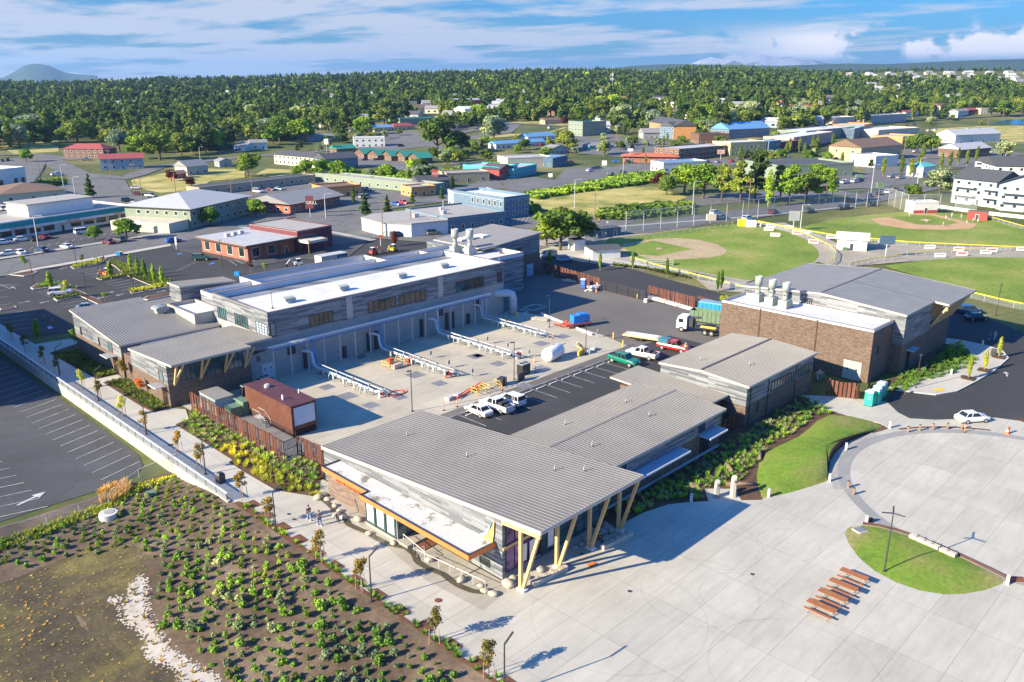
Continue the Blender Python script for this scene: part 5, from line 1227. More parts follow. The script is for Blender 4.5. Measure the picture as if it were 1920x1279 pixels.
def cone(px, py, label, s=1.0, z=.02):
 t = thing('traffic_cone', label, 'traffic cone',(*G(px, py), z),0,'traffic cones'); MB().lathe([(.2 * s,.04),(.16 * s,.1),(.04 * s,.72 * s)], n=10).build('cone', M['orange_plastic'], t); MB().box(-.24 * s,-.24 * s,0,.24 * s,.24 * s,.04).build('base', M['orange_plastic'], t); MB().lathe([(.135 * s,.3 * s),(.095 * s,.45 * s)],(0,0,0),10).build('band', M['white_paint'], t)
cone(1002,679,'orange traffic cone left of the white tank'); cone(1118,548,'orange traffic cone at the yard gate'); cone(1888,814,'large orange traffic cone at the end of the curved strip',1.3); cone(1060,1,'x') if False else None
for px, py, lb in ((1150,635,'yellow bollard at the far corner of the yard pad'),(1168,650,'yellow bollard behind the white pickup'),(1195,560,'yellow bollard by the yard gate'),(962,524,'yellow bollard left of the roller door'),(979,522,'yellow bollard right of the roller door'),(968,540,'yellow bollard near the corner of the end building'),(969,596,'yellow bollard by the fat bent duct'),(948,537,'yellow bollard at the dark corner by the windsock roof')):
 tag(MB().cyl((*G(px, py),.02),(*G(px, py),1.15),.13, n=10).build('bollard', M['yellow_paint']), lb, 'bollard','yellow bollards in the yard')
# wheel stops
for k in range(15):
 if k in (0,1,2): continue
 x_ = 61.9 + 2.86 * k
 tag(MB().prism([(x_ + .5,78.0),(x_ + 2.3,78.0),(x_ + 2.3,78.18),(x_ + .5,78.18)],.02,.15).build('wheel_stop', M['kerb']),'low pale concrete wheel stop at the head of a marked bay','wheel stop','wheel stops in the yard bays')
# portable toilets
simple('toilet_green',(.02,.42,.30),.5,.06); simple('toilet_roof',(.55,.62,.72),.5,.05); simple('toilet_blue',(.03,.10,.32),.5,.06)
def toilet(x, y, rz, m, label, doorm=None):
 t = thing('portable_toilet', label, 'portable toilet',(x, y,.02), R(rz),'portable toilets')
 MB().box(-.58,-.58,.1,.58,.58,2.05).build('cabin', M[m], t); MB().loft([[(-.62,-.62,2.05),(.62,-.62,2.05),(.62,.62,2.05),(-.62,.62,2.05)],[(-.5,-.5,2.22),(.5,-.5,2.22),(.5,.5,2.22),(-.5,.5,2.22)]]).build('roof', M['toilet_roof'], t)
 d = MB().box(-.45,-.62,.2,.45,-.585,1.95).build('door', M[doorm or m], t); MB().box(.3,-.65,1.0,.38,-.625,1.15).build('latch', M['white_paint'], d)
 MB().box(-.6,-.6,0,.6,.6,.1).build('base', M['rubber'], t)
 st2 = MB(); [st2.box(-.592,-.3, z_,-.585,.3, z_ + .04) for z_ in (1.05,1.45,1.85)]; st2.build('vent_strip', M['white_paint'], t); return t
toilet(113.6,40.2,0,'toilet_green','bright green portable toilet nearest the round plaza path'); toilet(114.9,39.9,90,'toilet_green','second green portable toilet with a pale door','stone_grey'); toilet(116.4,40.2,90,'toilet_green','third green portable toilet from the path','stone_grey'); toilet(118.2,40.4,90,'toilet_green','farthest green portable toilet by the planting bed','stone_grey')
toilet(*G(1094,541),20,'toilet_blue','dark blue portable toilet by the rusty fence at the yard gate')
# scrap heap, bins
t = thing('scrap_pile','heap of white pipe and scrap between the blue toilet and the gate','scrap heap',(*G(1112,545),.02)); rnd = random.Random(5); sp_ = MB()
for k in range(16): a = rnd.random() * 6.28; sp_.cyl((rnd.uniform(-2,2), rnd.uniform(-.8,.8), rnd.uniform(.1,1.1)),(rnd.uniform(-2,2), rnd.uniform(-.8,.8), rnd.uniform(.1,1.3)), rnd.uniform(.06,.2), n=7)
sp_.build('pipe', M['white_paint'], t)
for (px, py, lb, m) in ((1070,528,'stack of timber and boards along the shaded rusty fence','stone_tan'),(1048,517,'long pale pipes lying along the shaded fence','pipe_pale'),(1272,572,'white bundle lying at the foot of the rusty fence','white_paint'),(1010,600,'shallow timber frame lying at the shaded pad corner','stone_grey')):
 t = thing('material_stack', lb, 'materials',(*G(px, py),.02), R(-70 if px < 1100 else 20),'materials stored in the yard'); sp_ = MB()
 for k in range(6): sp_.rbox((rnd.uniform(-.3,.3),-.6 + .24 * k,.15 + .1 * (k % 3)),(rnd.uniform(2.5,4.2),.18,.16), rnd.uniform(-.06,.06))
 sp_.build('boards', M[m], t)
tag(MB().cyl((*G(1107,546),.02),(*G(1107,546),.95),.33,.36, n=12).build('bin', M['stack_grey']),'grey round bin beside the blue toilet','bin'); tag(MB().cyl((*G(1211,567),.02),(*G(1211,567),.8),.45,.45, n=14).build('planter', M['kerb']),'pale concrete cylinder under the black gate post','concrete bollard')
tag(MB().rbox((*G(1205,560),.8),(.6,.6,1.6)).build('cabinet', M['toilet_blue']),'dark blue cabinet beside the yellow bollard at the gate','cabinet')
for (px, py, lb) in ((965,705,'dark cubical box behind the yellow rail at the pad edge'),(1036,0,'')):
 if py: tag(MB().rbox((*G(941,722),.6),(1.3,1.0,1.2), R(15)).build('cabinet', M['trim_dark']), lb, 'cabinet')
tag(MB().rbox((*G(977,714),.65),(1.9,.2,1.3), R(12)).build('screen_panel', M['trim_dark']),'dark flat panel leaning by the lamp post at the pad edge','panel')
for (px, py, lb) in ((842,750,'steel box nearest the white saloon at the pad edge'),(858,744,'steel box right of its twin at the pad edge'),(1104,662,'white box near the far lamp post'),(1113,657,'white box behind the far lamp post')):
 tag(MB().rbox((*G(px, py),.3),(1.1,.8,.5), R(12)).build('equipment_box', M['steel_galv']), lb, 'box','steel boxes at the pad edge')
# ---------------------------------------------------------------- fences, walls, gates
def slat_fence(pts, h, label, z=0, sp=.27, rough=.1, name='slat_fence', seed=0, w=.15):
 mb = MB(); r = random.Random(seed); ra = MB()
 for p, q in zip(pts, pts[1:]):
  L = math.dist(p, q); a = math.atan2(q[1] - p[1], q[0] - p[0]); n = max(1, int(L / sp))
  for k in range(n):
   u = (k + .5) / n; off = r.choice((-.1,-.06,0,.06)); hh = h + r.uniform(-.05,.05)
   mb.rbox((p[0] + (q[0] - p[0]) * u - math.sin(a) * off, p[1] + (q[1] - p[1]) * u + math.cos(a) * off, z + hh / 2),(w,.07, hh), a + r.choice((0,.5,-.4)))
  for zz in (.4, h - .4): ra.rbox(((p[0] + q[0]) / 2 + math.sin(a) * -.16,(p[1] + q[1]) / 2 + math.cos(a) * .16, z + zz),(L,.05,.1), a)
 t = thing(name, label, 'fence',(*pts[0],0),0, None, True); mb.build('slats', M['corten'], t); ra.build('rail', M['corten_dark'], t); return t
slat_fence([(46.0,107.4),(46.3,83.6)],2.65,'long rusty slat fence between the planted bed and the brown cabin', seed=1)
slat_fence([(48.4,84.0),(48.8,79.3),(46.9,76.2)],2.5,'short angled rusty slat fence joining the front office corner', seed=2)
gt = MB(); [gt.cyl((46.3 + .17 * k,83.5 + .03 * k,.05),(46.3 + .17 * k,83.5 + .03 * k,2.5),.03, n=5) for k in range(13)]; [gt.cyl((46.3,83.5, z_),(48.4,83.9, z_),.035, n=5) for z_ in (.3,1.3,2.4)]
tag(gt.build('bar_gate', M['black_metal']),'black barred gate between the two rusty slat fences','gate')
A1, A2 = G(1023,513), G(1125,543)
slat_fence([(142.8,129.6), A1, A2],2.6,'tall rusty slat fence running from the end building to the yard gate', sp=.34, w=.22, seed=3)
B1, B2, B3, B4 = G(1214,556), G(1303,580), G(1307,577), G(1376,597)
slat_fence([B1, B2],2.5,'rusty slat fence right of the yard gate', sp=.34, w=.22, seed=4); slat_fence([B3, B4],2.5,'rusty slat fence ending behind the blue skip', sp=.34, w=.22, seed=5)
tag(MB().prism([B1, G(1305,583), G(1305,585), G(1214,560)],0,.55).build('low_wall', M['kerb']),'low concrete wall under the rusty fence right of the gate','wall')
slat_fence([(87.5,49.6),(93.9,49.4)],2.3,'short rusty slat fence between the two gabled wings', sp=.34, seed=6)
slat_fence([(113.6,46.6),(113.7,44.2),(114.9,42.2)],2.4,'short rusty slat fence panel beside the green toilets', sp=.5, w=.42, seed=7)
def bar_gate(p, q, h, label, m='black_metal', nb=60):
 t = thing('sliding_gate', label, 'gate',(*p,0),0, None, True); mb = MB(); a = math.atan2(q[1] - p[1], q[0] - p[0]); L = math.dist(p, q)
 for z_ in (.15, h * .5, h): mb.rbox(((p[0] + q[0]) / 2,(p[1] + q[1]) / 2, z_),(L,.09,.12), a)
 for k in range(9): u = k / 8; mb.rbox((p[0] + (q[0] - p[0]) * u, p[1] + (q[1] - p[1]) * u, h / 2),(.1,.1, h), a)
 mb.build('frame', M[m], t); mb = MB()
 for k in range(nb): u = (k + .5) / nb; mb.rbox((p[0] + (q[0] - p[0]) * u, p[1] + (q[1] - p[1]) * u, h / 2),(L / nb * .62,.03, h - .2), a)
 mb.build('infill', M['trim_dark'] if m == 'black_metal' else M[m], t)
bar_gate(A2, G(1210,564),2.2,'long black sliding yard gate between the rusty fences'); bar_gate((115.3,41.3),(121.8,43.4),2.2,'black slatted gate behind the green toilets', nb=40)
# things behind the small gate
t = thing('pump_skid','rusty tank and green machinery in the shaded gap before the brick building','machinery',(117.6,49.6,.02)); MB().cyl((-1.8,1.6,0),(-1.8,1.6,1.7),.55,.5,12).build('tank', M['corten'], t); MB().cyl((-1.8,1.6,1.7),(-1.8,1.6,2.2),.3,.25,10).build('drum', M['steel_galv'], t); MB().rbox((1.2,.4,.6),(1.6,.8,1.0)).build('engine', M['unit_green'], t); MB().tube([(0,0,.3),(.6,.6,1.2),(1.8,.6,1.3),(2,0,.4)],.08,6).build('pipe', M['stone_tan'], t)
# retaining wall of the walk with its rail
rw = thing('retaining_wall','long pale concrete retaining wall between the low car park and the walk','wall',(36.5,140,0),0, None, True)
MB().prism([(36.28,78.6),(36.62,78.6),(36.62,205),(36.28,205)],-2.2,.22).build('wall', M['retaining_concrete'], rw)
rl = thing('railing','low steel railing with mesh panels along the top of the retaining wall','railing',(36.5,140,.22),0, None, True)
MB().box(36.36,78.8,1.02,36.54,205,1.10).build('handrail', M['panel_blue'], rl)
p0_ = MB().box(36.40,79,.221,36.48,79.06,1.02).build('post', M['trim_dark'], rl)
for k in range(1,52): c_ = p0_.copy(); COL.objects.link(c_); c_.location.y += 2.4 * k
def mesh_mat():
 m, nt, b = new_mat('wire_mesh'); b.inputs['Base Color'].default_value = (.30,.33,.35,1); b.inputs['Roughness'].default_value = .5
 tr = nt.nodes.new('ShaderNodeBsdfTransparent'); ms = nt.nodes.new('ShaderNodeMixShader'); ms.inputs[0].default_value = .42
 nt.links.new(tr.outputs[0], ms.inputs[1]); nt.links.new(b.outputs[0], ms.inputs[2]); nt.links.new(ms.outputs[0], nt.nodes['Material Output'].inputs['Surface']); M['wire_mesh'] = m
mesh_mat()
def thin_mesh(name, a):
 m, nt, b = new_mat(name); b.inputs['Base Color'].default_value = (.40,.42,.42,1)
 tr = nt.nodes.new('ShaderNodeBsdfTransparent'); ms = nt.nodes.new('ShaderNodeMixShader'); ms.inputs[0].default_value = a
 nt.links.new(tr.outputs[0], ms.inputs[1]); nt.links.new(b.outputs[0], ms.inputs[2]); nt.links.new(ms.outputs[0], nt.nodes['Material Output'].inputs['Surface']); M[name] = m
thin_mesh('chain_link',.22)
MB().box(36.43,79,.28,36.45,205,.98).build('mesh_panel', M['wire_mesh'], rl)
def chain_fence(pts, h, label, zf=None, sp=3.0, post='steel_galv', top=None, toph=.09, name='chain_link_fence', m='chain_link', r=.04):
 t = thing(name, label, 'fence',(*pts[0],0),0, None, True); po = MB(); me_ = MB(); p0 = None; tp = MB(); zf = zf or (lambda x, y: 0.0)
 for p, q in zip(pts, pts[1:]):
  L = math.dist(p, q); n = max(1, round(L / sp)); zp, zq = zf(*p), zf(*q)
  for k in range(n):
   u = k / n; x_, y_ = p[0] + (q[0] - p[0]) * u, p[1] + (q[1] - p[1]) * u; z_ = zf(x_, y_)
   if p0 is None: p0 = MB().cyl((pts[0][0], pts[0][1],0),(pts[0][0], pts[0][1], h), r, n=5).build('post', M[post], t); c_ = p0
   else: c_ = p0.copy(); COL.objects.link(c_)
   c_.location = (x_ - pts[0][0], y_ - pts[0][1], z_)
  me_.quad((*p, zp + .05),(*q, zq + .05),(*q, zq + h),(*p, zp + h)); po.cyl((*p, zp + h),(*q, zq + h), r * .8, n=5)
  if top: a = math.atan2(q[1] - p[1], q[0] - p[0]); tp.rbox(((p[0] + q[0]) / 2,(p[1] + q[1]) / 2,(zp + zq) / 2 + h + .02),(L,.1, toph), a)
 po.build('top_rail', M[post], t); me_.build('mesh', M[m], t)
 if top: tp.build('top_guard', M[top], t)
 return t
fp = [GS(*p)[:2] for p in ((-60,1034),(0,1014),(90,990),(150,968),(205,948),(262,902),(335,876))]
chain_fence(fp,1.5,'wire mesh fence between the low car park and the planted basin', lambda x, y: level(x, y),4.0)
# ---------------------------------------------------------------- lamp posts
def lamp(x, y, h, rz, label, z=0.02, arm=1.1, grp='lamp posts along the walk', kind='arm'):
 t = thing('lamp_post', label, 'lamp post',(x, y, z), rz, grp)
 MB().cyl((0,0,0),(0,0, h),.075,.055,8).build('pole', M['bronze_pole'], t)
 MB().cyl((0,0,0),(0,0,.12),.16, n=8).build('base', M['bronze_pole'], t)
 if kind == 'arm': MB().rbox((arm / 2,0, h + .22),(arm * 1.05,.13,.09),0,0,-.38).build('lamp_head', M['bronze_pole'], t)
 elif kind == 'flat': MB().rbox((.3,0, h),(.7,.3,.1)).build('lamp_head', M['light_head'] if z < 0 else M['bronze_pole'], t)
 elif kind == 'cross':
  for k, a in enumerate((20,140,260)): MB().rbox((.55 * math.cos(R(a)),.55 * math.sin(R(a)), h + .05 + .12),(1.15,.14,.06), R(a),0,-.12).build('lamp_head', M['bronze_pole'], t)
 return t
for i,(px, py) in enumerate(((112,704),(185,752),(275,815),(386,890),(518,998),(697,1129))):
 x, y = G(px, py); lamp(x, y,4.55, R(8),'bent arm lamp post on walk, ' + ('farthest, beside the west hall','second from the far end','third from the far end, before the west office corner','fourth, before the rusty slat fence','nearest the walking people','before the canopy of the front office')[i])
lamp(36.3,36.2,4.55, R(8),'bent arm lamp post cut by the lower picture edge')
lamp(*G(1658,1073),6.0, R(0),'tall lamp post with three spread blades on the half round lawn',.1, kind='cross', grp='tall lamp posts of the plaza')
lamp(60.6,5.3,6.0, R(0),'bladed lamp post at the lower right edge, only a blade of its head seen',.02, kind='cross', grp='tall lamp posts of the plaza')
for px, py, h_, rz_, lb in ((773,772,6.0,180,'dark lamp post behind the front office roof'),(964,712,6.0,160,'dark lamp post at the middle of the pad edge'),(1098,665,6.0,160,'dark lamp post at the far end of the pad edge'),(1030,614,6.0,160,'dark lamp post by the low white kerb wall'),(1105,500,6.5,30,'dark lamp post on the road behind the rusty fence'),(1717,729,5.2,10,'grey lamp post on the pavement by the east building'),(1867,592,6.2,0,'dark lamp post by the dark cars beside the ball field'),(64,536,6.0,160,'dark lamp post on the near island of the new car park'),(165,565,6.0,160,'dark lamp post behind the pale blue saloon'),(188,527,5.5,160,'dark lamp post by the orange machine'),(252,549,6.0,160,'dark lamp post at the island right of the striped bays'),(144,498,6.0,160,'dark lamp post at the pavement edge of the new car park'),(417,500,6.5,20,'dark lamp post on the yellow footed island at the bank')):
 lamp(*G(px, py), h_, R(rz_), lb,.05, kind='flat', grp='lamp posts of the yard and car parks')
# ---------------------------------------------------------------- plaza furniture
def picnic(x, y, label):
 t = thing('picnic_table', label, 'picnic table',(x, y,.02), R(0),'picnic tables in a row on the plaza')
 top = MB(); [top.box(-.38 + .195 * k,-1.25,.74,-.38 + .195 * k + .185,1.25,.78) for k in range(4)]; top.build('tabletop', M['table_wood'], t)
 for s_ in (-1,1): MB().box(s_ * .78 - .13,-1.2,.43, s_ * .78 + .13,1.2,.47).build('bench', M['table_wood'], t)
 for y_ in (-.85,.85):
  lg = MB()
  for s_ in (-1,1): lg.tube([(s_ * .30, y_,.74),(s_ * .12, y_,.3),(s_ * .5, y_,.03),(s_ * .92, y_,.03)],.025,5); lg.cyl((s_ * .12, y_,.3),(s_ * .78, y_,.43),.025, n=5)
  lg.build('leg', M['steel_galv'], t)
 return t
for k,(x, y) in enumerate(((62.55,23.75),(64.75,23.75),(66.95,23.75),(69.25,23.75))): picnic(x, y,('brown picnic table nearest the camera in the row of four','second brown picnic table from the near end of the row','third brown picnic table from the near end of the row','brown picnic table at the far end, next to the half round lawn')[k])
def bollard_light(px, py, label, z=.02, m='stone_tan', h=.95):
 t = thing('light_bollard', label, 'bollard',(*G(px, py), z), R(15),'pale square light bollards')
 MB().box(-.13,-.13,0,.13,.13, h - .12).build('post', M['parapet_white'] if m == 'stone_tan' else M[m], t); MB().box(-.10,-.10, h - .12,.10,.10, h - .04).build('lamp', M['trim_dark'], t); MB().box(-.14,-.14, h - .04,.14,.14, h).build('cap', M['parapet_white'], t)
for px, py, lb in ((1296,941,'pale square bollard on the dark mulch by the plaza shadow'),(1441,932,'pale square bollard at the near tip of the lawn mound'),(1555,903,'pale square bollard at the end of the curved steel edge'),(1586,844,'pale square bollard on the gravel beside the curved steel edge'),(1668,803,'pale square bollard at the far tip of the lawn mound'),(1624,983,'pale square bollard at the left tip of the half round lawn'),(1888,1096,'pale square bollard at the right tip of the half round lawn'),(1783,703,'pale square bollard in the bed by the east building'),(1842,648,'pale square bollard at the far end of the pavement')): bollard_light(px, py, lb)
for px, py, lb in ((1590,915,'brown timber bollard on the grey ring, left of its pair'),(1600,928,'brown timber bollard on the grey ring, right of its pair'),(1702,811,'first timber bollard of the arc from the left'),(1724,808,'second timber bollard of the arc'),(1749,806,'third timber bollard of the arc'),(1776,805,'fourth timber bollard of the arc'),(1803,805,'fifth timber bollard, beside the orange marker post'),(1890,813,'last timber bollard of the arc by the big cone')):
 t = thing('timber_bollard', lb, 'bollard',(*G(px, py),.02), R(10),'brown timber bollards on the ring'); MB().box(-.12,-.12,0,.12,.12,.82).build('post', M['log'], t); MB().box(-.13,-.13,.821,.13,.13,.87).build('cap', M['trim_dark'], t)
struct('paving_strip', annulus(19.45,19.8,25,60,.019,30), M['corten'])
# stone block seats
def blocks(p, q, n, label, m='stone_tan'):
 t = thing('stone_block_row', label, 'stone seat',(*p,0),0,'stone block seats with steel loops', True); L = math.dist(p, q); a = math.atan2(q[1] - p[1], q[0] - p[0])
 for k in range(n):
  u = (k + .5) / n; MB().rbox((p[0] + (q[0] - p[0]) * u, p[1] + (q[1] - p[1]) * u,.24),(L / n - .03,.55,.46), a).build('block', M[m], t)
 for k in range(1, n):
  u = k / n; x_, y_ = p[0] + (q[0] - p[0]) * u, p[1] + (q[1] - p[1]) * u; dx, dy = -math.sin(a) * .2, math.cos(a) * .2
  MB().tube([(x_ - dx, y_ - dy,.47),(x_ - dx * .8, y_ - dy * .8,.68),(x_ + dx * .8, y_ + dy * .8,.68),(x_ + dx, y_ + dy,.47)],.022,5).build('arm_loop', M['black_metal'], t)
blocks((48.0,44.25),(52.3,43.9),5,'row of pale stone block seats at the nearest timber posts'); blocks((57.3,43.6),(61.6,43.2),5,'row of pale stone block seats at the far timber posts'); blocks(G(1706,1008), G(1792,1047),6,'row of pale stone block seats behind the half round lawn')
for px, py, lb in ((1903,1090,'low rusty timber seat at the right edge of the half round lawn'),(1631,978,'low rusty timber stub behind the left tip bollard')): tag(MB().rbox((*G(px, py),.22),(1.4 if px > 1800 else .5,.35,.4), R(-50)).build('block_bench', M['corten']), lb, 'seat')
t = thing('utility_hatch','square metal lidded utility box in the half round lawn','utility box',(*G(1612,997),.12), R(-20)); MB().box(-.5,-.45,0,.5,.45,.14).build('lid', M['hatch_steel'], t); MB().box(-.58,-.53,0,.58,.53,.11).build('frame', M['kerb'], t)
# carved stone columns and logs
def column(px, py, h, r, label, m='stone_tan'):
 t = thing('carved_column', label, 'sculpture',(*G(px, py),.02), R(20),'carved stone columns')
 rings = []; rr = random.Random(px)
 for k in range(7):
  z_ = h * k / 6; rings.append([(r * (1 + rr.uniform(-.05,.05)) * (1 - .12 * k / 6) * math.cos(2 * PI * i / 6), r * (1 - .12 * k / 6) * math.sin(2 * PI * i / 6), z_ + (.12 * math.cos(2 * PI * i / 6) if k == 6 else 0)) for i in range(6)])
 MB().loft(rings).build('shaft', M[m], t); MB().cyl((0,0,0),(0,0,.05), r * 1.25, n=14).build('base_ring', M['stone_grey'], t)
 MB().rbox((-r * .5,-r * .5, h * .8),(r * 1.2, r * .7,.18),.7,.3,.4).build('carving', M['trim_dark'], t)
column(1343,932,1.9,.36,'shorter carved stone column with dark carved head','stone_grey'); column(1374,931,2.35,.37,'taller pale carved stone column beside the mulched bed')
def logm(p, q, r, label):
 t = thing('log', label, 'log',(*p,0),0,'weathered logs in the planting beds', True); MB().tube([(*p, r),((p[0] + q[0]) / 2,(p[1] + q[1]) / 2, r * 1.1),(*q, r * .9)],[r, r * .95, r * .85],9).build('trunk', M['log'], t, True)
logm(G(1296,918), G(1325,905),.18,'pale log lying in the shaded bed left of the carved columns'); logm(G(1360,912), G(1417,911),.25,'thick log lying behind the taller carved column'); logm(G(1362,875), G(1372,888),.3,'short upright leaning log in the planted bank'); logm(G(1425,848), G(1424,865),.22,'log lying beside the lawn mound'); logm(G(1728,697), G(1738,688),.25,'log lying in the bed by the east building')
logm(G(380,815), G(397,822),.22,'weathered log in the grassy bed left of the rusty fence'); logm(G(470,862), G(507,884),.14,'thin pale log at the foot of the rusty fence'); logm(G(492,650), G(475,668),.2,'x') if False else None
# boulders
rnd = random.Random(11)
def boulder(x, y, s, label, m='stone', z=0, grp='boulders along the brook'):
 me = MB(); n = 8; rings = []
 for k in range(6):
  ph = -PI / 2 + PI * k / 5; rings.append([(s * math.cos(ph) * math.cos(2 * PI * i / n) * rnd.uniform(.8,1.15), s * .75 * math.cos(ph) * math.sin(2 * PI * i / n) * rnd.uniform(.8,1.15), s * .45 * math.sin(ph) + s * .3) for i in range(n)])
 me.loft(rings); o = me.build('boulder', M[m], None, True); o.location = (x, y, z); o.rotation_euler[2] = rnd.random() * 6; return tag(o, label, 'boulder', grp)
for px, py, s_ in ((598,935,.75),(607,930,.55),(614,938,.5),(628,950,.45),(637,960,.45),(632,968,.6),(644,972,.5),(672,976,.6),(692,1002,.45),(738,1020,.5),(806,1052,.55),(865,1090,.6),(902,1100,.4),(909,1110,.5),(925,1116,.55),(954,1098,.8),(962,1088,.6),(990,1085,.4)): boulder(*G(px, py), s_, 'sandy boulder beside the artificial brook at the front office')
for px, py, s_ in ((1014,1070,.55),(1078,1028,.4),(1090,1022,.45),(1098,1012,.4),(1128,1000,.7),(1138,992,.7),(1146,996,.6),(1134,985,.5)): boulder(*G(px, py), s_, 'grey boulder under the timber porch','stone_grey', grp='boulders under the timber porch')
# brook
simple('wet_stone',(.09,.08,.05),.35,.2,2); br = MB(); bpts = [G(*p) for p in ((600,933),(618,948),(632,962),(648,974),(652,984),(668,992),(690,1000),(700,1008),(728,1022),(760,1028),(776,1040),(782,1055),(800,1066),(830,1078),(845,1090),(860,1100),(885,1110),(905,1112))]
for i,(p, q) in enumerate(zip(bpts, bpts[1:])):
 a = math.atan2(q[1] - p[1], q[0] - p[0]); w_ = .30; nx_, ny_ = -math.sin(a) * w_, math.cos(a) * w_
 br.add([(p[0] + nx_, p[1] + ny_,.022 + .0003 * i),(p[0] - nx_, p[1] - ny_,.022 + .0003 * i),(q[0] - nx_, q[1] - ny_,.022 + .0003 * i),(q[0] + nx_, q[1] + ny_,.022 + .0003 * i)],[(0,1,2,3)])
struct('water', br, M['wet_stone'])
# entrance handrails and mat
t = thing('handrail','thin white handrail beside the office entrance and ramp','railing',(45,54,0),0, None, True); mb = MB()
for pts in ([(44.6,58.6),(44.0,54.6)],[(44.6,55.4),(43.7,55.4),(44.6,46.9)]):
 mb.tube([(x_, y_,.95) for x_, y_ in pts],.03,6)
 for p, q in zip(pts, pts[1:]):
  n = max(1, int(math.dist(p, q) / 1.4)); [mb.cyl((p[0] + (q[0] - p[0]) * k / n, p[1] + (q[1] - p[1]) * k / n,.02),(p[0] + (q[0] - p[0]) * k / n, p[1] + (q[1] - p[1]) * k / n,.95),.022, n=5) for k in range(n + 1)]
mb.build('rail', M['white_paint'], t)
mt = MB(); mt.box(44.9,55.9,.03,46.6,57.9,.05); struct('door_mat', mt, M['corten'])
x, y = G(1110,1060); struct('paving_plate', MB().box(x - .45, y - .3,.02, x + .45, y + .3,.032), M['orange'])
# litter bin, manholes, pad
for px, py, lb in ((414,905,'dark round topped litter bin on the walk by the retaining wall'),(1862,668,'dark litter bin on the pavement by the east car park')):
 t = thing('litter_bin', lb, 'litter bin',(*G(px, py),.03), R(10),'litter bins'); MB().box(-.4,-.4,0,.4,.4,1.0).build('body', M['trim_dark'], t); MB().loft([[(-.42,-.42,1.0),(.42,-.42,1.0),(.42,.42,1.0),(-.42,.42,1.0)],[(-.25,-.25,1.25),(.25,-.25,1.25),(.25,.25,1.25),(-.25,.25,1.25)]]).build('lid', M['trim_dark'], t)
px_, py_, pz_ = GS(204,972); t = thing('manhole_ring','raised round concrete manhole in the planted basin','manhole',(px_, py_, pz_)); MB().cyl((0,0,0),(0,0,.7),.95, n=24).build('ring', M['kerb'], t); MB().cyl((.15,.1,.701),(.15,.1,.74),.55, n=20).build('lid', M['stone_grey'], t)
px_, py_, pz_ = GS(284,930); t = thing('utility_cabinet','small green utility cabinet among the young shrubs','utility box',(px_, py_, pz_), R(-20)); MB().box(-.5,-.4,.1,.5,.4,.55).build('cabinet', M['unit_green'], t); MB().box(-.6,-.5,0,.6,.5,.1).build('base', M['kerb'], t)
# ---------------------------------------------------------------- ball fields and open ground
def sheet_t(name, pxs, m, dz=.01):
 pts = poly(*pxs); return struct(name, MB().sheet(pts, lambda x, y: terrain(x, y) + dz), M[m])
sheet_t('dry_field',[(150,300),(200,345),(250,365),(330,352),(420,330),(470,318),(455,305),(400,300),(340,318),(300,335),(250,330)],'dry_grass') if False else None
sheet_t('dry_field',[(246,338),(250,352),(300,362),(360,358),(395,340),(460,334),(458,318),(390,318),(320,322)],'dry_grass')
sheet_t('dry_field',[(30,292),(110,285),(110,262),(60,268),(0,275)],'dry_grass')
sheet_t('dry_field',[(985,372),(1000,392),(1120,405),(1240,388),(1290,370),(1230,352),(1150,350),(1040,362)],'dry_grass')
sheet_t('dry_field',[(540,335),(590,320),(500,318),(478,328)],'dry_grass')
sheet_t('dry_field',[(820,262),(900,262),(1030,250),(1080,235),(980,225),(900,232)],'dry_grass')
sheet_t('dry_field',[(1740,243),(1760,253),(1830,262),(1920,268),(1920,236),(1840,237)],'dry_grass')
sheet_t('verge',[(1010,452),(1010,478),(1090,492),(1190,505),(1330,526),(1290,510),(1180,478),(1160,462),(1090,440)],'gravel',.006)
sheet_t('verge',[(1290,512),(1400,530),(1420,552),(1330,545)],'gravel',.03)
sheet_t('gravel_yard',[(1100,455),(1190,436),(1400,420),(1470,418),(1545,445),(1580,462),(1650,455),(1760,462),(1920,468),(1920,486),(1800,484),(1690,492),(1600,500),(1560,500),(1535,492),(1400,530),(1160,486)],'gravel',.012)
sheet_t('sports_field',[(1118,452),(1180,446),(1290,430),(1385,420),(1435,424),(1480,437),(1515,452),(1534,470),(1536,482),(1518,500),(1440,528),(1396,526),(1280,505),(1205,487),(1165,474)],'sports_turf',.02)
sheet_t('infield',[(1168,458),(1226,449),(1262,447),(1308,450),(1345,459),(1362,470),(1358,478),(1330,484),(1280,487),(1240,489),(1222,487),(1190,478),(1163,470)],'infield_dirt',.03)
sheet_t('sports_field',[(1166,465),(1225,452),(1299,468),(1232,481),(1190,477)],'sports_turf',.04)
sheet_t('pitch_mound',[(1229,466),(1236,465),(1243,467),(1236,469),(1230,469)],'infield_dirt',.05)
sheet_t('sports_field',[(1488,430),(1560,412),(1640,402),(1720,396),(1800,402),(1880,418),(1940,432),(1940,466),(1840,462),(1700,458),(1610,450),(1540,440)],'sports_turf',.02)
sheet_t('infield',[(1632,411),(1690,405),(1714,400),(1750,402),(1832,421),(1822,429),(1770,432),(1700,430),(1650,422)],'infield_tan',.03)
sheet_t('sports_field',[(1666,408),(1712,403),(1748,405),(1798,418),(1775,423),(1720,422)],'sports_turf',.04)
sheet_t('pitch_mound',[(1722,413),(1735,411),(1746,414),(1735,416)],'infield_tan',.05)
sheet_t('sports_field',[(1655,500),(1720,490),(1810,483),(1940,484),(1940,590),(1880,566),(1832,552),(1760,530),(1690,510)],'sports_turf',.02)
sheet_t('hedge_bank',[(1148,499),(1200,505),(1290,522),(1336,530),(1330,526),(1240,508),(1150,496)],'bark_mulch',.02)
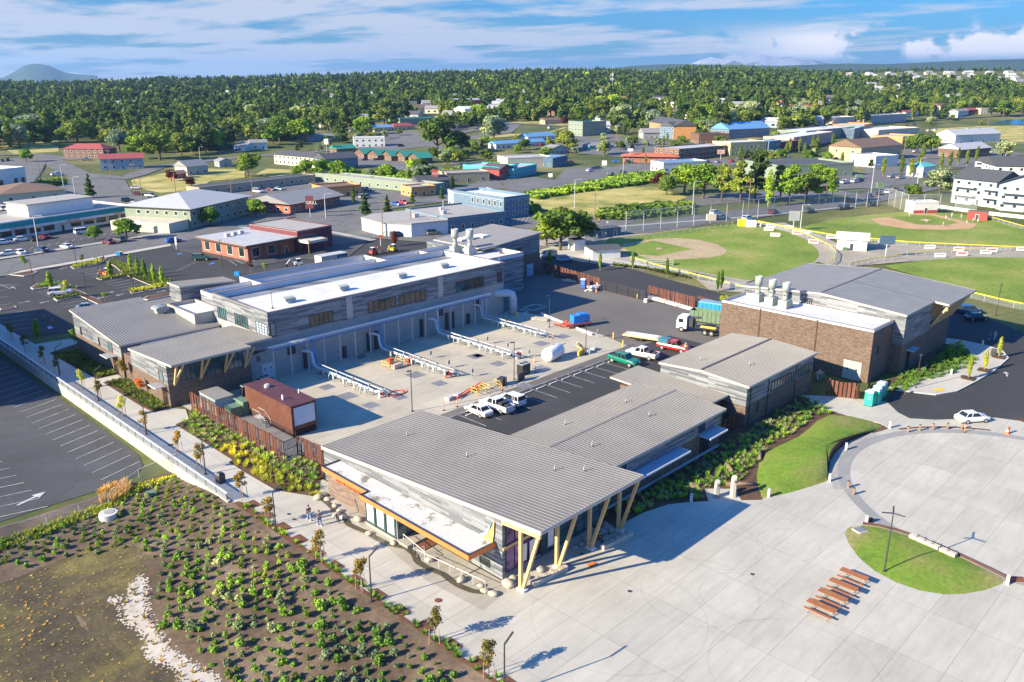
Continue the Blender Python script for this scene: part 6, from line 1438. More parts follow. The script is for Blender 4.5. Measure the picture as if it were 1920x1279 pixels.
sheet_t('pavement',[(1000,466),(1060,480),(1150,496),(1240,507),(1340,528),(1386,538),(1390,533),(1280,510),(1180,492),(1090,474),(1010,458)],'walk_concrete',.02)
# streets and parking grounds of the town
for pts in ([(0,300),(40,296),(90,300),(75,330),(60,345),(0,345)],[(58,356),(150,330),(235,338),(250,365),(290,372),(300,392),(210,392),(150,372)],[(0,392),(220,392),(255,398),(300,430),(300,446),(180,462),(0,486)],
   [(300,440),(360,432),(470,402),(480,398),(500,410),(640,440),(700,446),(640,492),(560,486),(480,500),(330,470)],[(370,360),(590,338),(800,368),(720,392),(640,385),(500,380)],[(600,300),(650,292),(800,305),(870,330),(830,336),(690,312)],
   [(740,240),(810,256),(800,276),(690,290),(600,286),(700,262)],[(940,340),(1000,332),(1040,338),(1060,318),(1240,308),(1240,320),(1110,345),(960,372)],[(1020,250),(1150,262),(1240,262),(1300,282),(1200,300),(1060,285)],
   [(930,405),(1005,398),(1060,405),(1040,425),(990,432),(940,420)],[(1500,345),(1560,330),(1720,318),(1720,345),(1640,352),(1500,360)],[(1700,262),(1800,268),(1900,290),(1920,300),(1920,318),(1800,318),(1690,300)],
   [(1600,305),(1700,300),(1720,330),(1640,335)],[(820,238),(900,226),(980,232),(960,250),(880,262),(830,258)],[(1160,310),(1340,300),(1480,290),(1480,300),(1340,316),(1170,322)]):
 sheet_t('parking_ground', pts, 'lot_asphalt' if pts[0][0] < 400 and pts[0][1] > 380 else 'old_asphalt',.012)
def road_px(pts, w, m='old_asphalt', dz=.05, name='street'):
 P = [G(*p) for p in pts]; Q = []
 for a, b in zip(P, P[1:]):
  n = max(1, int(math.dist(a, b) / 12)); Q += [(a[0] + (b[0] - a[0]) * k / n, a[1] + (b[1] - a[1]) * k / n) for k in range(n)]
 Q.append(P[-1]); mb = MB(); L_, R_ = [],[]
 for i, p in enumerate(Q):
  a, b = Q[max(0, i - 1)], Q[min(len(Q) - 1, i + 1)]; d = math.dist(a, b); nx_, ny_ = -(b[1] - a[1]) / d * w / 2,(b[0] - a[0]) / d * w / 2
  z_ = terrain(*p) + dz; L_.append((p[0] + nx_, p[1] + ny_, z_)); R_.append((p[0] - nx_, p[1] - ny_, z_))
 n = len(Q); mb.add(L_ + R_,[(i, n + i, n + i + 1, i + 1) for i in range(n - 1)]); return struct(name, mb, M[m])
ground('walk_grey',[(.3,(.36,.35,.33)),(.7,(.42,.41,.39))],.4)
for pts, w in (([(-60,520),(0,503),(320,447),(470,415),(560,395)],15),([(560,395),(640,425),(700,440),(900,455),(1010,470)],12),([(300,440),(230,395),(180,345),(95,302),(60,290)],12),([(95,322),(235,335),(300,312),(460,295),(600,285),(700,272)],10),([(700,272),(800,262),(860,250),(960,232),(1100,240)],10),
               ([(560,395),(720,388),(840,372),(1000,358),(1110,336),(1240,316),(1500,300)],13),([(800,262),(850,300),(900,330),(930,355)],10),([(1000,440),(1200,430),(1400,402),(1600,378),(1760,345),(1850,325),(1920,305)],15),([(1640,355),(1690,305),(1640,262),(1560,240),(1450,225)],10),
               ([(1100,240),(1160,262),(1240,300)],10),([(1700,226),(1800,222),(1920,215)],9),([(1640,262),(1750,262),(1920,292)],9),([(0,292),(60,290),(150,300)],10)): road_px(pts, w)
for pts, w in (([(-60,500),(0,486),(310,438)],2.5),([(960,372),(1110,347),(1240,325)],2.5),([(450,428),(620,436),(700,452)],2.5),([(1130,428),(1400,408),(1600,388)],2)): road_px(pts, w, 'walk_grey',.07,'pavement')
ln = MB()
stalls((5,478),(12,474),(235,436),(240,432),15,.15); stalls((20,470),(27,466),(240,425),(245,422),14,.15) if False else None
stalls((950,425),(955,415),(1020,408),(1028,400),8,.2); stalls((700,300),(705,310),(780,312),(785,322),8,.2); stalls((430,490),(445,500),(480,478),(500,486),5,.15)
struct('road_marking', ln, M['line_paint']).location.z += .08
# water at the right edge
simple('sea',(.03,.10,.17),.15,.2,.05); sheet_t('water',[(1855,234),(1885,226),(1940,224),(1990,232),(1990,238),(1940,236)],'sea',.15)
# netting, fences and small structures of the ball fields
simple('guard_yellow',(.80,.62,.02),.5,.05)
chain_fence(poly((1396,549),(1350,537),(1290,521),(1225,505),(1182,491)),1.3,'yellow topped fence along the near edge of the first ball field', top='guard_yellow', toph=.16)
chain_fence(poly((1150,455),(1270,440),(1384,421)),1.2,'yellow topped fence along the far edge of the first ball field', top='guard_yellow', toph=.14)
chain_fence(poly((1384,421),(1440,425),(1490,438),(1530,455),(1556,468),(1566,480),(1564,492),(1550,505)),1.2,'curved yellow topped outfield fence hung with white boards', top='guard_yellow', toph=.16)
chain_fence(poly((1420,421),(1490,436),(1570,449),(1700,461),(1820,467),(1930,472)),1.2,'yellow topped fence between the second field and the gravel yard', top='guard_yellow', toph=.16)
chain_fence(poly((1592,503),(1640,492),(1690,487)),1.2,'short yellow topped fence at the third ball field', top='guard_yellow', toph=.16)
chain_fence(poly((1700,482),(1800,474),(1930,471)),1.2,'yellow topped fence along the top of the third field', top='guard_yellow', toph=.16)
chain_fence(poly((1820,560),(1870,572),(1930,585)),1.4,'yellow topped fence behind the dark parked cars', top='guard_yellow', toph=.2)
chain_fence(poly((1852,412),(1935,436)),1.2,'yellow topped fence at the far right of the second field', top='guard_yellow', toph=.16)
chain_fence(poly((1173,438),(1300,424),(1420,410),(1560,396),(1665,384)),6.5,'tall mesh net fence between the ball fields and the street', sp=6.5, m='chain_link', r=.09)
chain_fence(poly((1665,384),(1700,398),(1790,396),(1830,402)),6.0,'tall mesh backstop behind the second infield', sp=6.0, r=.09)
chain_fence(poly((1098,462),(1116,463),(1136,468)),4.5,'tall mesh backstop behind the first infield', sp=4.5, m='wire_mesh', r=.07)
chain_fence(poly((450,476),(560,470),(640,458),(760,440)),1.8,'builders mesh fence behind the long white roof', sp=4)
simple('board_white',(.75,.75,.73),.6,.05)
bw = [(1418,426),(1441,434),(1453,445),(1494,441),(1478,431),(1509,440),(1525,458),(1445,428),(1558,449),(1655,460),(1743,468),(1797,472),(1859,474),(1915,472),(1762,484),(1803,481),(1848,478)]
wlab = ['first','second','third','fourth','fifth','sixth','seventh','eighth','ninth','tenth','eleventh','twelfth','thirteenth','fourteenth','fifteenth','sixteenth','seventeenth']
for k,(px, py) in enumerate(bw):
 x, y = G(px, py); o = MB().box(-1.4,-.04,.25,1.4,.04,1.3).build('banner_board', M['board_white'] if k not in (5,) else M['board_white']); o.location = (x, y,0); o.rotation_euler[2] = AZ - PI / 2 + R(-12 if k < 7 else -4)
 tag(o, 'white advertising board on the yellow topped outfield fence','board','white boards hung on the outfield fences')
 MB().box(-1.1,-.046,.7,1.1,-.041,1.1).build('print', M['stone_grey' if k % 3 else 'frame_red'], o)
# ---------------------------------------------------------------- town buildings
def cm(name, c, v=.08):
 if name not in M: simple(name, c,.75, v,.6)
 return name
for n_, c_ in dict(w_white=(.66,.66,.64), w_cream=(.58,.52,.40), w_grey=(.34,.35,.36), w_blue=(.12,.19,.27), w_navy=(.07,.13,.20), w_brick=(.40,.12,.075), w_tan=(.42,.34,.23), w_teal=(.05,.34,.40), w_green=(.22,.27,.21), w_yellow=(.60,.50,.24), w_orange=(.60,.28,.10), w_red=(.38,.06,.05), w_brown=(.16,.09,.06), w_pink=(.50,.33,.28), w_paleblue=(.28,.35,.43), w_maroon=(.15,.035,.045),
                   r_red=(.32,.07,.07), r_grey=(.25,.25,.25), r_dark=(.075,.078,.085), r_white=(.62,.62,.62), r_green=(.03,.24,.18), r_blue=(.12,.30,.52), r_brown=(.19,.12,.08), r_tile=(.48,.14,.07), r_pale=(.42,.43,.44), r_gravel=(.36,.34,.31), r_teal=(.10,.42,.40)).items(): cm(n_, c_)
WMESH = {}
def wpart(parent, x, y, z, w, h, face, m='window_dark', name='window', fr='w_white'):
 """a framed window on the local front (-y), left (-x) or right (+x) wall: one mesh shared by every copy of its size"""
 key = (round(w,1), round(h,1), m, fr, name)
 if key not in WMESH:
  f = MB().box(-w / 2,-.05,0, w / 2,-.002,.12).box(-w / 2,-.05, h - .12, w / 2,-.002, h).box(-w / 2,-.05,.12,-w / 2 + .12,-.002, h - .12).box(w / 2 - .12,-.05,.12, w / 2,-.002, h - .12)
  p = MB().box(-w / 2 + .1,-.035,.1, w / 2 - .1,-.001, h - .1)
  a = f.build(name, M[fr], parent); b_ = p.build('pane', M[m], a); WMESH[key] = (a, b_); o = a
 else:
  a, b_ = WMESH[key]; o = a.copy(); COL.objects.link(o); o.parent = parent; q = b_.copy(); COL.objects.link(q); q.parent = o
 o.location = (x, y, z); o.rotation_euler = (0,0, {'f': 0,'l': -PI / 2,'r': PI / 2,'b': PI}[face]); return o
def bldg(label, a, b_, d, h, roof='flat', wm='w_white', rm='r_grey', fl=1, name='building', rh=None, ov=.5, ww=1.4, wh=1.3, gap=3.2, side='l', par=.5, chim=False, fr='w_white', cat='building', grp=None, A=None, ridge='x', base=None):
 if A is None:
  pa, pb = G(*a), G(*b_); L = math.dist(pa, pb); rz = math.atan2(pb[1] - pa[1], pb[0] - pa[0])
 else: pa, L, rz = A
 z = min(terrain(*pa), terrain(pa[0] + L * math.cos(rz), pa[1] + L * math.sin(rz))) - .1
 t = thing(name, label, cat,(*pa, z), rz, grp)
 MB().box(0,0,-1.5, L, d, h).build('wall', M[wm], t)
 rh = rh if rh is not None else (min(d, L) * .22)
 if roof == 'flat':
  r = MB().box(-.05,-.05, h + .001, L + .05, d + .05, h + .12).build('roof', M[rm], t)
  if par:
   p = MB(); e = .08
   for q in ((-e,-e, L + e,.25),(-e, d - .25, L + e, d + e),(-e,.25,.25, d - .25),(L - .25,.25, L + e, d - .25)): p.box(q[0], q[1], h + .121, q[2], q[3], h + .12 + par)
   p.build('parapet', M[wm if wm != 'w_brick' else 'w_brown'], t)
 elif roof in ('gable','hip'):
  vs_ = []
  if (L >= d) if ridge == 'x' else False:
   i = d / 2 if roof == 'hip' else 0
   r = MB().add([(-ov,-ov, h),(L + ov,-ov, h),(L + ov, d + ov, h),(-ov, d + ov, h),(-ov + i, d / 2, h + rh),(L + ov - i, d / 2, h + rh)],[(0,1,5,4),(2,3,4,5),(3,0,4),(1,2,5),(3,2,1,0)])
   if roof == 'gable': MB().add([(0,0, h - .01),(0, d, h - .01),(0, d / 2, h + rh * .93),(.05, d / 2, h)],[(0,2,1),(0,1,3)]).add([(L,0, h - .01),(L, d, h - .01),(L, d / 2, h + rh * .93)],[(0,1,2)]).build('gable_wall', M[wm], t)
  else:
   i = L / 2 if roof == 'hip' else 0
   r = MB().add([(-ov,-ov, h),(L + ov,-ov, h),(L + ov, d + ov, h),(-ov, d + ov, h),(L / 2,-ov + i, h + rh),(L / 2, d + ov - i, h + rh)],[(3,0,4,5),(1,2,5,4),(0,1,4),(2,3,5),(3,2,1,0)])
  if roof == 'gable' and not ((L >= d) if ridge == 'x' else False):
   r = MB().add([(-ov,-ov, h - .1),(L / 2,-ov, h + rh),(L / 2, d + ov, h + rh),(-ov, d + ov, h - .1),(L + ov,-ov, h - .1),(L + ov, d + ov, h - .1)],[(0,1,2,3),(1,4,5,2)])
   MB().add([(0,-.01, h - .01),(L,-.01, h - .01),(L / 2,-.01, h + rh * .93),(0, d, h),(L, d, h),(L / 2, d, h + rh * .93)],[(0,1,2),(4,3,5)]).build('gable_wall', M[wm], t)
  r = r.build('roof', M[rm], t)
 elif roof == 'vault':
  n = 10; rings = [[(x_, d / 2 - d / 2 * math.cos(PI * k / n), h * .3 + (h * .9) * math.sin(PI * k / n)) for k in range(n + 1)] for x_ in (0, L)]
  r = MB().loft(rings).build('roof', M[rm], t)
 if chim: MB().box(L * .6, d * .45, h, L * .6 + .7, d * .45 + .7, h + rh + .9).build('chimney', M['w_brick'], r)
 if base: MB().box(-.06,-.06,-1.5, L + .06,-.011, h * .35).build('base_course', M[base], t)
 n = int((L - 1) / gap)
 for f_ in range(fl):
  z0 = .9 + f_ * (h / fl)
  for k in range(min(n,16)):
   if f_ == 0 and k == n // 2: continue
   wpart(t,(k + .5) * L / n,-.011 if not base else -.061, z0, ww, min(wh, h / fl - 1.2),'f', fr=fr)
  m_ = int((d - 1) / gap)
  for k in range(min(m_,6)):
   wpart(t,-.011 if side == 'l' else L + .011,(k + .5) * d / m_, z0, ww, min(wh, h / fl - 1.2), side, fr=fr)
 if n: wpart(t,(n // 2 + .5) * L / n,-.012 if not base else -.061,0,1.1,2.1,'f','trim_dark','door', fr)
 return t
def rooftop(t, spots, m='steel_galv'):
 for (x_, y_, z_, s_) in spots: MB().box(x_, y_, z_, x_ + s_, y_ + s_ * .8, z_ + s_ * .7).build('roof_unit', M[m], t)
# nearer ones with their own features
t = bldg('long white shopping row with green fascia and shop fronts',(-60,462),(247,413),20,4.6,'flat','w_white','r_gravel',1, ww=3.6, wh=2.4, gap=4.2, side='r')
L_ = math.dist(G(-60,462), G(247,413)); MB().add([(0,-1.6,3.6),(L_,-1.6,3.6),(L_,-.02,4.9),(0,-.02,4.9),(0,-.02,3.5),(L_,-.02,3.5)],[(0,1,2,3),(0,4,5,1)]).build('awning', M['r_green'], t)
MB().box(0,-1.72,2.9, L_,-1.62,3.6).build('fascia', M['w_white'], t)
for s_, x_ in (('NAILS & SPA', L_ * .22),('NAILS & SPA', L_ * .55),('MARKET', L_ * .86)): text_part('sign_letters', s_,.8,(x_,-1.74,3.0), SOUTH, 'frame_red', t,.03)
MB().box(L_ * .42,6,4.73, L_ * .83,17,8.2).build('upper_storey', M['w_white'], t); MB().box(L_ * .42 - .5,5.5,8.2, L_ * .83 + .5,17.5,8.5).build('upper_roof', M['r_gravel'], t)
t = bldg('low showroom with dark brown roof, a white glazed block on its left',(0,383),(125,372),24,3.6,'hip','w_cream','r_brown',1, rh=2.5, gap=6); t2 = bldg('white flat roofed block with tall glazing at the left edge',(-30,362),(52,350),16,8,'flat','w_white','r_white',1, ww=2.2, wh=3.5, gap=3, side='r')
t = bldg('two storey pale green office with wide grey hipped roof',(360,430),(468,402),24,6.4,'hip','w_green','r_pale',2, rh=3.2, ov=1.2, gap=3); text_part('sign_letters','CITY WEEKLY',.9,(6,-.08,3.2), SOUTH, 'w_white', t,.02)
MB().box(-9,1,-.5,-.05,22,3.2).build('side_wing', M['w_cream'], t)
bldg('maroon brick wing with pale flat roof behind the red brick bank',(560,474),(624,461),20,5.6,'flat','w_maroon','r_gravel',1, par=.15, gap=60)
t = bldg('red brick bank with flat overhanging pale roof',(466,490),(578,468),20,4.0,'flat','w_brick','r_pale',1, par=0, gap=4, ww=2.4, wh=2.4)
MB().box(-1.4,-1.4,4.13,21.2,20.4,4.4).build('overhang', M['r_pale'], t); MB().box(-1.5,-1.5,3.95,21.3,-1.401,4.35).box(-1.5,-1.4,3.95,-1.401,20.4,4.35).build('fascia', M['w_brown'], t)
MB().box(14.5,-6,3.0,21,-1.55,3.7).build('drive_canopy', M['w_cream'], t)
for q in ((15,-5.5),(20.5,-5.5),(15,-2),(4,-1.2),(9,-1.2)): MB().box(q[0] - .15, q[1] - .15,0, q[0] + .15, q[1] + .15,3.9).build('post', M['w_brown'], t)
rooftop(t,((3,13,4.4,1.2),(5.5,13.5,4.4,1.2),(8,14,4.4,1.2)))
t = bldg('long low restaurant with grey shingle gable roof and orange brick walls',(545,402),(638,384),18,3.6,'gable','w_brick','r_grey',1, rh=2.6, ov=1.4, gap=3)
t = bldg('grey blue corner building with white curved front and flat gravel roof',(840,438),(948,424),24,4.2,'flat','w_blue','r_gravel',1, gap=3.4, ww=1.2, wh=1.6); MB().prism([(-18,7),(-12,1),(-.1,-.2),(-.1,23.8),(-12,23.8),(-18,20)],0,4.0).build('white_wing', M['w_white'], t); MB().prism([(-18.3,7),(-12,.7),(-.1,-.5),(-.1,24),(-12,24),(-18.3,20)],4.01,4.25).build('wing_roof', M['r_gravel'], t); rooftop(t,((4,9,4.3,1.6),(-6,9,4.3,1.6),(8,16,4.3,1.4)))
t = bldg('slate blue two storey office with white parapets and white window frames',(945,412),(992,405),26,6.4,'flat','w_blue','r_white',2, gap=2.6, ww=1.1, wh=1.8, par=.9)
t = bldg('white roofed annex left of the slate blue office',(868,398),(943,393),15,5.4,'flat','w_paleblue','r_white',1, par=.8); rooftop(t,((4,5,5.5,1.6),(9,4,5.5,1.8)))
t = bldg('construction site cabin of pale metal with a dark banner',(604,503),(653,494),3,2.8,'flat','w_cream','r_pale',1, par=0, gap=4, ww=1, wh=1); MB().box(4.5,-.08,1.5,7.5,-.02,2.7).build('banner', M['w_navy'], t); text_part('sign_letters','mobile mini',.45,(4.8,-.1,1.9), SOUTH, 'w_white', t,.01)
H = bldg
# name tuples: label, A, B, depth, height, roof, wall, roof colour, floors, extra
for q in (
 ('two storey motel with dull red hipped roof and wooden balconies, farther of two',(120,297),(196,299),12,5.6,'hip','w_brown','r_red',2, {}),
 ('two storey motel with red roof and pale blue balcony front',(190,320),(271,317),11,5.6,'gable','w_paleblue','r_red',2, dict(rh=2.2)),
 ('flat roofed grey house behind the yellow green bush at upper left',(108,252),(172,250),10,5,'flat','w_grey','r_white',1, {}),
 ('abandoned grey gabled house with boarded windows on the dry bank',(352,330),(391,326),10,4.4,'gable','w_grey','r_grey',1, dict(rh=2.6)),
 ('small red shed below the abandoned grey house',(326,336),(350,334),6,2.4,'gable','w_red','r_brown',1, {}),
 ('weathered grey cottage right of the abandoned house',(412,314),(435,312),7,3,'gable','w_grey','r_grey',1, {}),
 ('low motel wing with dark fascia and blue doors, left arm of the court',(375,368),(592,342),9,3.2,'flat','w_tan','r_dark',1, dict(gap=5, par=.2)),
 ('long low motel wing with peach fascia and green panels, right arm of the court',(592,340),(806,364),9,3.2,'flat','w_green','r_gravel',1, dict(gap=5, par=.6)),
 ('peach and yellow motel office at the end of the long wing',(772,370),(818,366),9,3.4,'flat','w_orange','r_gravel',1, {}),
 ('dark red barrel of the restaurant with white parasols before it',(610,372),(678,366),12,3.8,'flat','w_orange','r_brown',1, {}),
 ('two storey apartments with dark roof and cream balconies',(515,308),(610,318),11,5.2,'gable','w_cream','r_dark',2, dict(rh=2)),
 ('blue two storey end block of the dark roofed apartments',(612,320),(672,316),12,5.6,'gable','w_blue','r_dark',2, dict(rh=2.6)),
 ('brown cabin with green roof left of the cottage row',(632,291),(668,288),9,3.4,'gable','w_brown','r_green',1, {}),
 ('white two storey flat roofed block behind the green roofed cottages',(664,278),(722,276),10,6,'flat','w_white','r_pale',2, {}),
 ('turquoise flat roofed shop with a long windowless side',(868,330),(936,336),14,5,'flat','w_teal','r_pale',1, dict(gap=9)),
 ('small red gabled shop front joined to the turquoise shop',(936,337),(962,333),10,4.6,'gable','w_red','r_dark',1, dict(ridge='y')),
 ('turquoise shop front with dark arched windows right of the red gable',(963,335),(1006,325),10,4,'flat','w_teal','r_pale',1, {}),
 ('tan flat roofed shop with a timber fence beside it',(838,344),(918,340),12,4,'flat','w_tan','r_gravel',1, dict(gap=5)),
 ('black gabled house with white windows beside the red motel sign',(786,356),(843,352),9,3.4,'gable','w_navy','r_dark',1, {}),
 ('long cream windowless shop with a blue front end',(952,318),(1034,314),16,5,'flat','w_cream','r_pale',1, dict(gap=60)),
 ('blue gabled shop front ending the long cream shop',(1036,315),(1064,310),12,4.6,'flat','w_navy','r_blue',1, {}),
 ('low motel row with pale blue roof and blue doors',(930,281),(1022,272),8,3.4,'gable','w_white','r_blue',1, dict(gap=4)),
 ('white gabled hall with blue roof behind the motel row',(990,268),(1040,262),10,3.6,'gable','w_white','r_blue',1, {}),
 ('grey gabled house with white trim left of the wooden power pole',(1032,291),(1066,288),9,3.6,'gable','w_grey','r_grey',1, dict(ridge='y')),
 ('teal cottage behind the round pale tree',(1105,284),(1150,280),8,3.2,'hip','w_teal','r_grey',1, {}),
 ('grey three storey office with green roof terrace',(1092,257),(1136,252),16,9.5,'flat','w_green','r_green',3, dict(gap=3, par=.8)),
 ('brown flat roofed hall behind the green terrace office',(1040,218),(1108,214),16,5,'flat','w_brown','r_brown',1, dict(gap=12)),
 ('small tan house with dark gable beside the purple tree',(1022,234),(1052,232),8,3.6,'gable','w_tan','r_brown',1, {}),
 ('white gabled house right of the green terrace office',(1125,230),(1160,226),9,3.8,'gable','w_white','r_grey',1, {}),
 ('orange gabled inn with dark roofs and white verandas',(1217,245),(1262,262),16,9,'gable','w_orange','r_dark',3, dict(rh=4)),
 ('dark blue wing of the orange inn with verandas',(1263,262),(1305,256),14,8.5,'gable','w_blue','r_dark',3, dict(rh=3)),
 ('pale grey gabled house with white wall before the orange inn',(1206,262),(1256,258),9,4.4,'gable','w_grey','r_grey',1, dict(rh=3)),
 ('low diner with red tiled roof and brick walls',(1168,306),(1270,306),12,3.4,'hip','w_brick','r_tile',1, dict(rh=1.6, ov=1.3)),
 ('dark brown two storey shop with blue front, pink sign before it',(1272,304),(1367,292),18,6.4,'flat','w_brown','r_pale',2, {}),
 ('yellow two storey corner shop with brown awning',(1368,294),(1436,290),16,7.5,'flat','w_yellow','r_white',2, {}),
 ('brown shop with tiled parapet behind the blue front',(1310,272),(1366,270),14,6.5,'flat','w_brown','r_dark',1, {}),
 ('small white block with blue fascia beside the field trees',(1243,324),(1324,320),11,4.2,'flat','w_white','r_blue',1, dict(par=.8)),
 ('large inn with bright blue roof and dormers',(1366,262),(1442,256),17,6.5,'gable','w_blue','r_blue',2, dict(rh=4.5)),
 ('cream mission church hall with terracotta roof',(1464,222),(1530,214),16,7.5,'hip','w_cream','r_tile',2, dict(rh=3)),
 ('grey block with a painted mural on its side',(1632,232),(1698,229),14,7,'flat','w_grey','r_pale',1, dict(gap=14)),
 ('large beige gabled house with brown roof at the street corner',(1612,305),(1688,298),20,8,'gable','w_tan','r_brown',2, dict(rh=4, gap=7)),
 ('long low shops with bright green fascia behind the field trees',(1455,336),(1598,330),26,5.5,'flat','w_green','r_dark',1, dict(gap=7, par=.9)),
 ('blue grey two storey block with a tall sign tower',(1440,290),(1462,287),12,7,'flat','w_blue','r_blue',2, {}),
 ('maroon shop right of the yellow corner shop',(1458,286),(1500,283),18,6,'flat','w_maroon','r_gravel',1, {}),
 ('pink plastered shop in the main street row',(1486,280),(1560,268),20,7,'flat','w_pink','r_white',1, {}),
 ('green grey shop in the main street row',(1510,262),(1600,256),22,7,'flat','w_green','r_white',1, dict(gap=9)),
 ('navy false fronted shop in the main street row',(1600,262),(1618,255),24,7.5,'flat','w_navy','r_white',2, {}),
 ('ochre false fronted shop in the main street row',(1618,254),(1634,248),24,7.5,'flat','w_orange','r_pale',2, {}),
 ('cream shop at the head of the main street row',(1560,236),(1602,233),16,6,'flat','w_cream','r_white',1, {}),
 ('white roofed hall right of the main street row',(1645,262),(1722,256),26,6.5,'flat','w_cream','r_white',1, dict(gap=9)),
 ('orange fronted hall with a blue poster right of the beige house',(1690,280),(1720,276),20,7.5,'flat','w_orange','r_pale',1, dict(gap=12)),
 ('white warehouse beside the parked coaches',(1790,270),(1874,266),16,6,'gable','w_white','r_pale',1, dict(gap=10)),
 ('low wooden fronted shop with green trimmed roof',(1800,298),(1856,293),14,5,'gable','w_brown','r_pale',1, {}),
 ('white storage shed with a painted horse on its side',(1640,315),(1682,312),16,5.5,'flat','w_white','r_white',1, dict(gap=20)),
 ('small teal roofed ticket kiosk at the car park',(1729,333),(1752,330),8,5,'hip','w_white','r_teal',1, {}),
 ('arched white hangar among the trees',(872,224),(965,219),26,9,'vault','w_white','r_white',1, dict(gap=14)),
 ('pale arched barn with red ends behind the hangar',(850,206),(905,202),20,9,'vault','w_red','r_pale',1, dict(gap=14)),
 ('small red outbuilding beside the arched hangar',(848,214),(872,212),8,4,'gable','w_red','r_grey',1, {}),
 ('low olive and maroon school block with green mansard roof',(750,236),(838,230),20,5,'flat','w_green','r_green',1, dict(gap=5)),
 ('long tan roofed apartment row among the trees',(700,216),(812,210),14,6,'gable','w_cream','r_brown',2, {}),
 ('yellow bungalow with red hipped roof at the road fork',(738,246),(778,243),9,3.4,'hip','w_yellow','r_red',1, {}),
 ('yellow and white drive in kiosk left of the red roofed bungalow',(702,248),(735,246),8,3.2,'gable','w_yellow','r_blue',1, {}),
 ('cream gabled cottage with brick chimney',(608,242),(645,238),9,3.6,'gable','w_cream','r_grey',1, dict(chim=True)),
 ('pale green two storey house with white trim',(505,244),(546,240),10,5.6,'gable','w_teal','r_grey',2, {}),
 ('white cottage at the left of the pale green house',(486,240),(504,238),8,4,'gable','w_white','r_grey',1, {}),
 ('teal gabled house among the trees above the yellow kiosk',(640,222),(663,220),9,5,'gable','w_teal','r_teal',1, {}),
 ('pale blue cottage with grey roof on the dry slope',(578,266),(626,262),8,3.2,'gable','w_paleblue','r_grey',1, {}),
 ('white bungalow below the pale green house',(512,254),(546,250),8,3,'gable','w_white','r_grey',1, {}),
 ('white house with dark gable at the left of the dry slope',(470,282),(502,280),8,4.4,'gable','w_white','r_grey',1, {}),
 ('dark timber lodge with flat roof under the big tree',(392,268),(442,264),12,6,'flat','w_brown','r_brown',2, {}),
 ('small white gabled chapel house at the road bend',(460,284),(490,276),7,3.6,'gable','w_white','r_grey',1, dict(ridge='y')),
 ('tan flat roofed school wing right of the radio mast',(1190,216),(1256,212),18,5,'flat','w_tan','r_brown',1, dict(gap=10)),
 ('white two storey flats with long window band',(1220,204),(1288,200),16,6,'flat','w_white','r_white',2, {}),
 ('white roofed blue block left of the radio mast',(1075,196),(1110,193),14,6,'flat','w_blue','r_white',2, {}),
 ('white and red stores block at the mast foot',(1122,198),(1160,195),14,6,'flat','w_white','r_red',1, {}),
 ('white cottage with pale roof below the white flats',(1293,224),(1326,221),9,3.8,'hip','w_white','r_pale',1, {}),
 ('white waterfront house with three gables',(1781,195),(1812,192),14,8,'gable','w_white','r_pale',3, {}),
 ('cream house with terracotta gable on the far slope',(1762,210),(1798,206),12,6,'gable','w_cream','r_brown',2, {}),
 ('row of white gabled cottages left of the red roof',(1738,214),(1760,212),8,5,'gable','w_white','r_white',2, {}),
 ('white gabled town house with a balcony',(1795,220),(1815,217),9,6,'gable','w_white','r_grey',2, {}),
 ('grey boxy waterfront house with dark glazing',(1850,200),(1880,197),12,7,'flat','w_grey','r_pale',2, {}),
 ('cream long house by the shore road',(1838,215),(1882,212),12,5.5,'flat','w_cream','r_brown',2, {}),
 ('red roofed boat house beside the cream shore house',(1815,216),(1835,214),9,5,'gable','w_maroon','r_red',1, {}),
 ('white bungalow with red door near the mural block',(1698,220),(1722,218),9,4.6,'gable','w_white','r_red',1, {}),
 ('white changing hut with pale metal roofs beside the gravel yard',(1568,468),(1624,472),7,3,'gable','w_white','r_white',1, dict(gap=6)),
 ('long white dugout shed with dark shingle roof by the first ball field',(1111,487),(1163,484),6,2.6,'gable','w_white','r_dark',1, dict(gap=60, rh=.6)),
 ('small white shed with dark roof left of the mesh backstop',(1077,471),(1097,469),3.4,3,'flat','w_white','r_brown',1, dict(par=0, gap=60)),
 ('open fronted dark dugout beside the street fence',(1121,447),(1164,442),4,2.6,'flat','w_navy','r_dark',1, dict(par=0)),
 ('white and red scorers cabin behind the second infield',(1712,401),(1757,400),5,3.6,'flat','w_white','r_white',1, dict(base='w_red', gap=5)),
 ('rusty red dugout with white end at the far infield corner',(1812,412),(1850,415),4,2.8,'flat','w_red','r_brown',1, dict(par=0))):
 H(*q[:9], **q[9])
# five green-roofed cottages
for k in range(5):
 bldg('green roofed timber motel cottage, ' + ('first from the left','second from the left','middle one','fourth from the left','rightmost')[k] + ' in the row of five',(664 + 25.5 * k,297 + 2.0 * k),(683 + 25.5 * k,300 + 2.0 * k),9,3.2,'gable','w_brown','r_green',1,'cottage', ridge='y', rh=2.6, ov=.7, grp='green roofed cottages in a row')
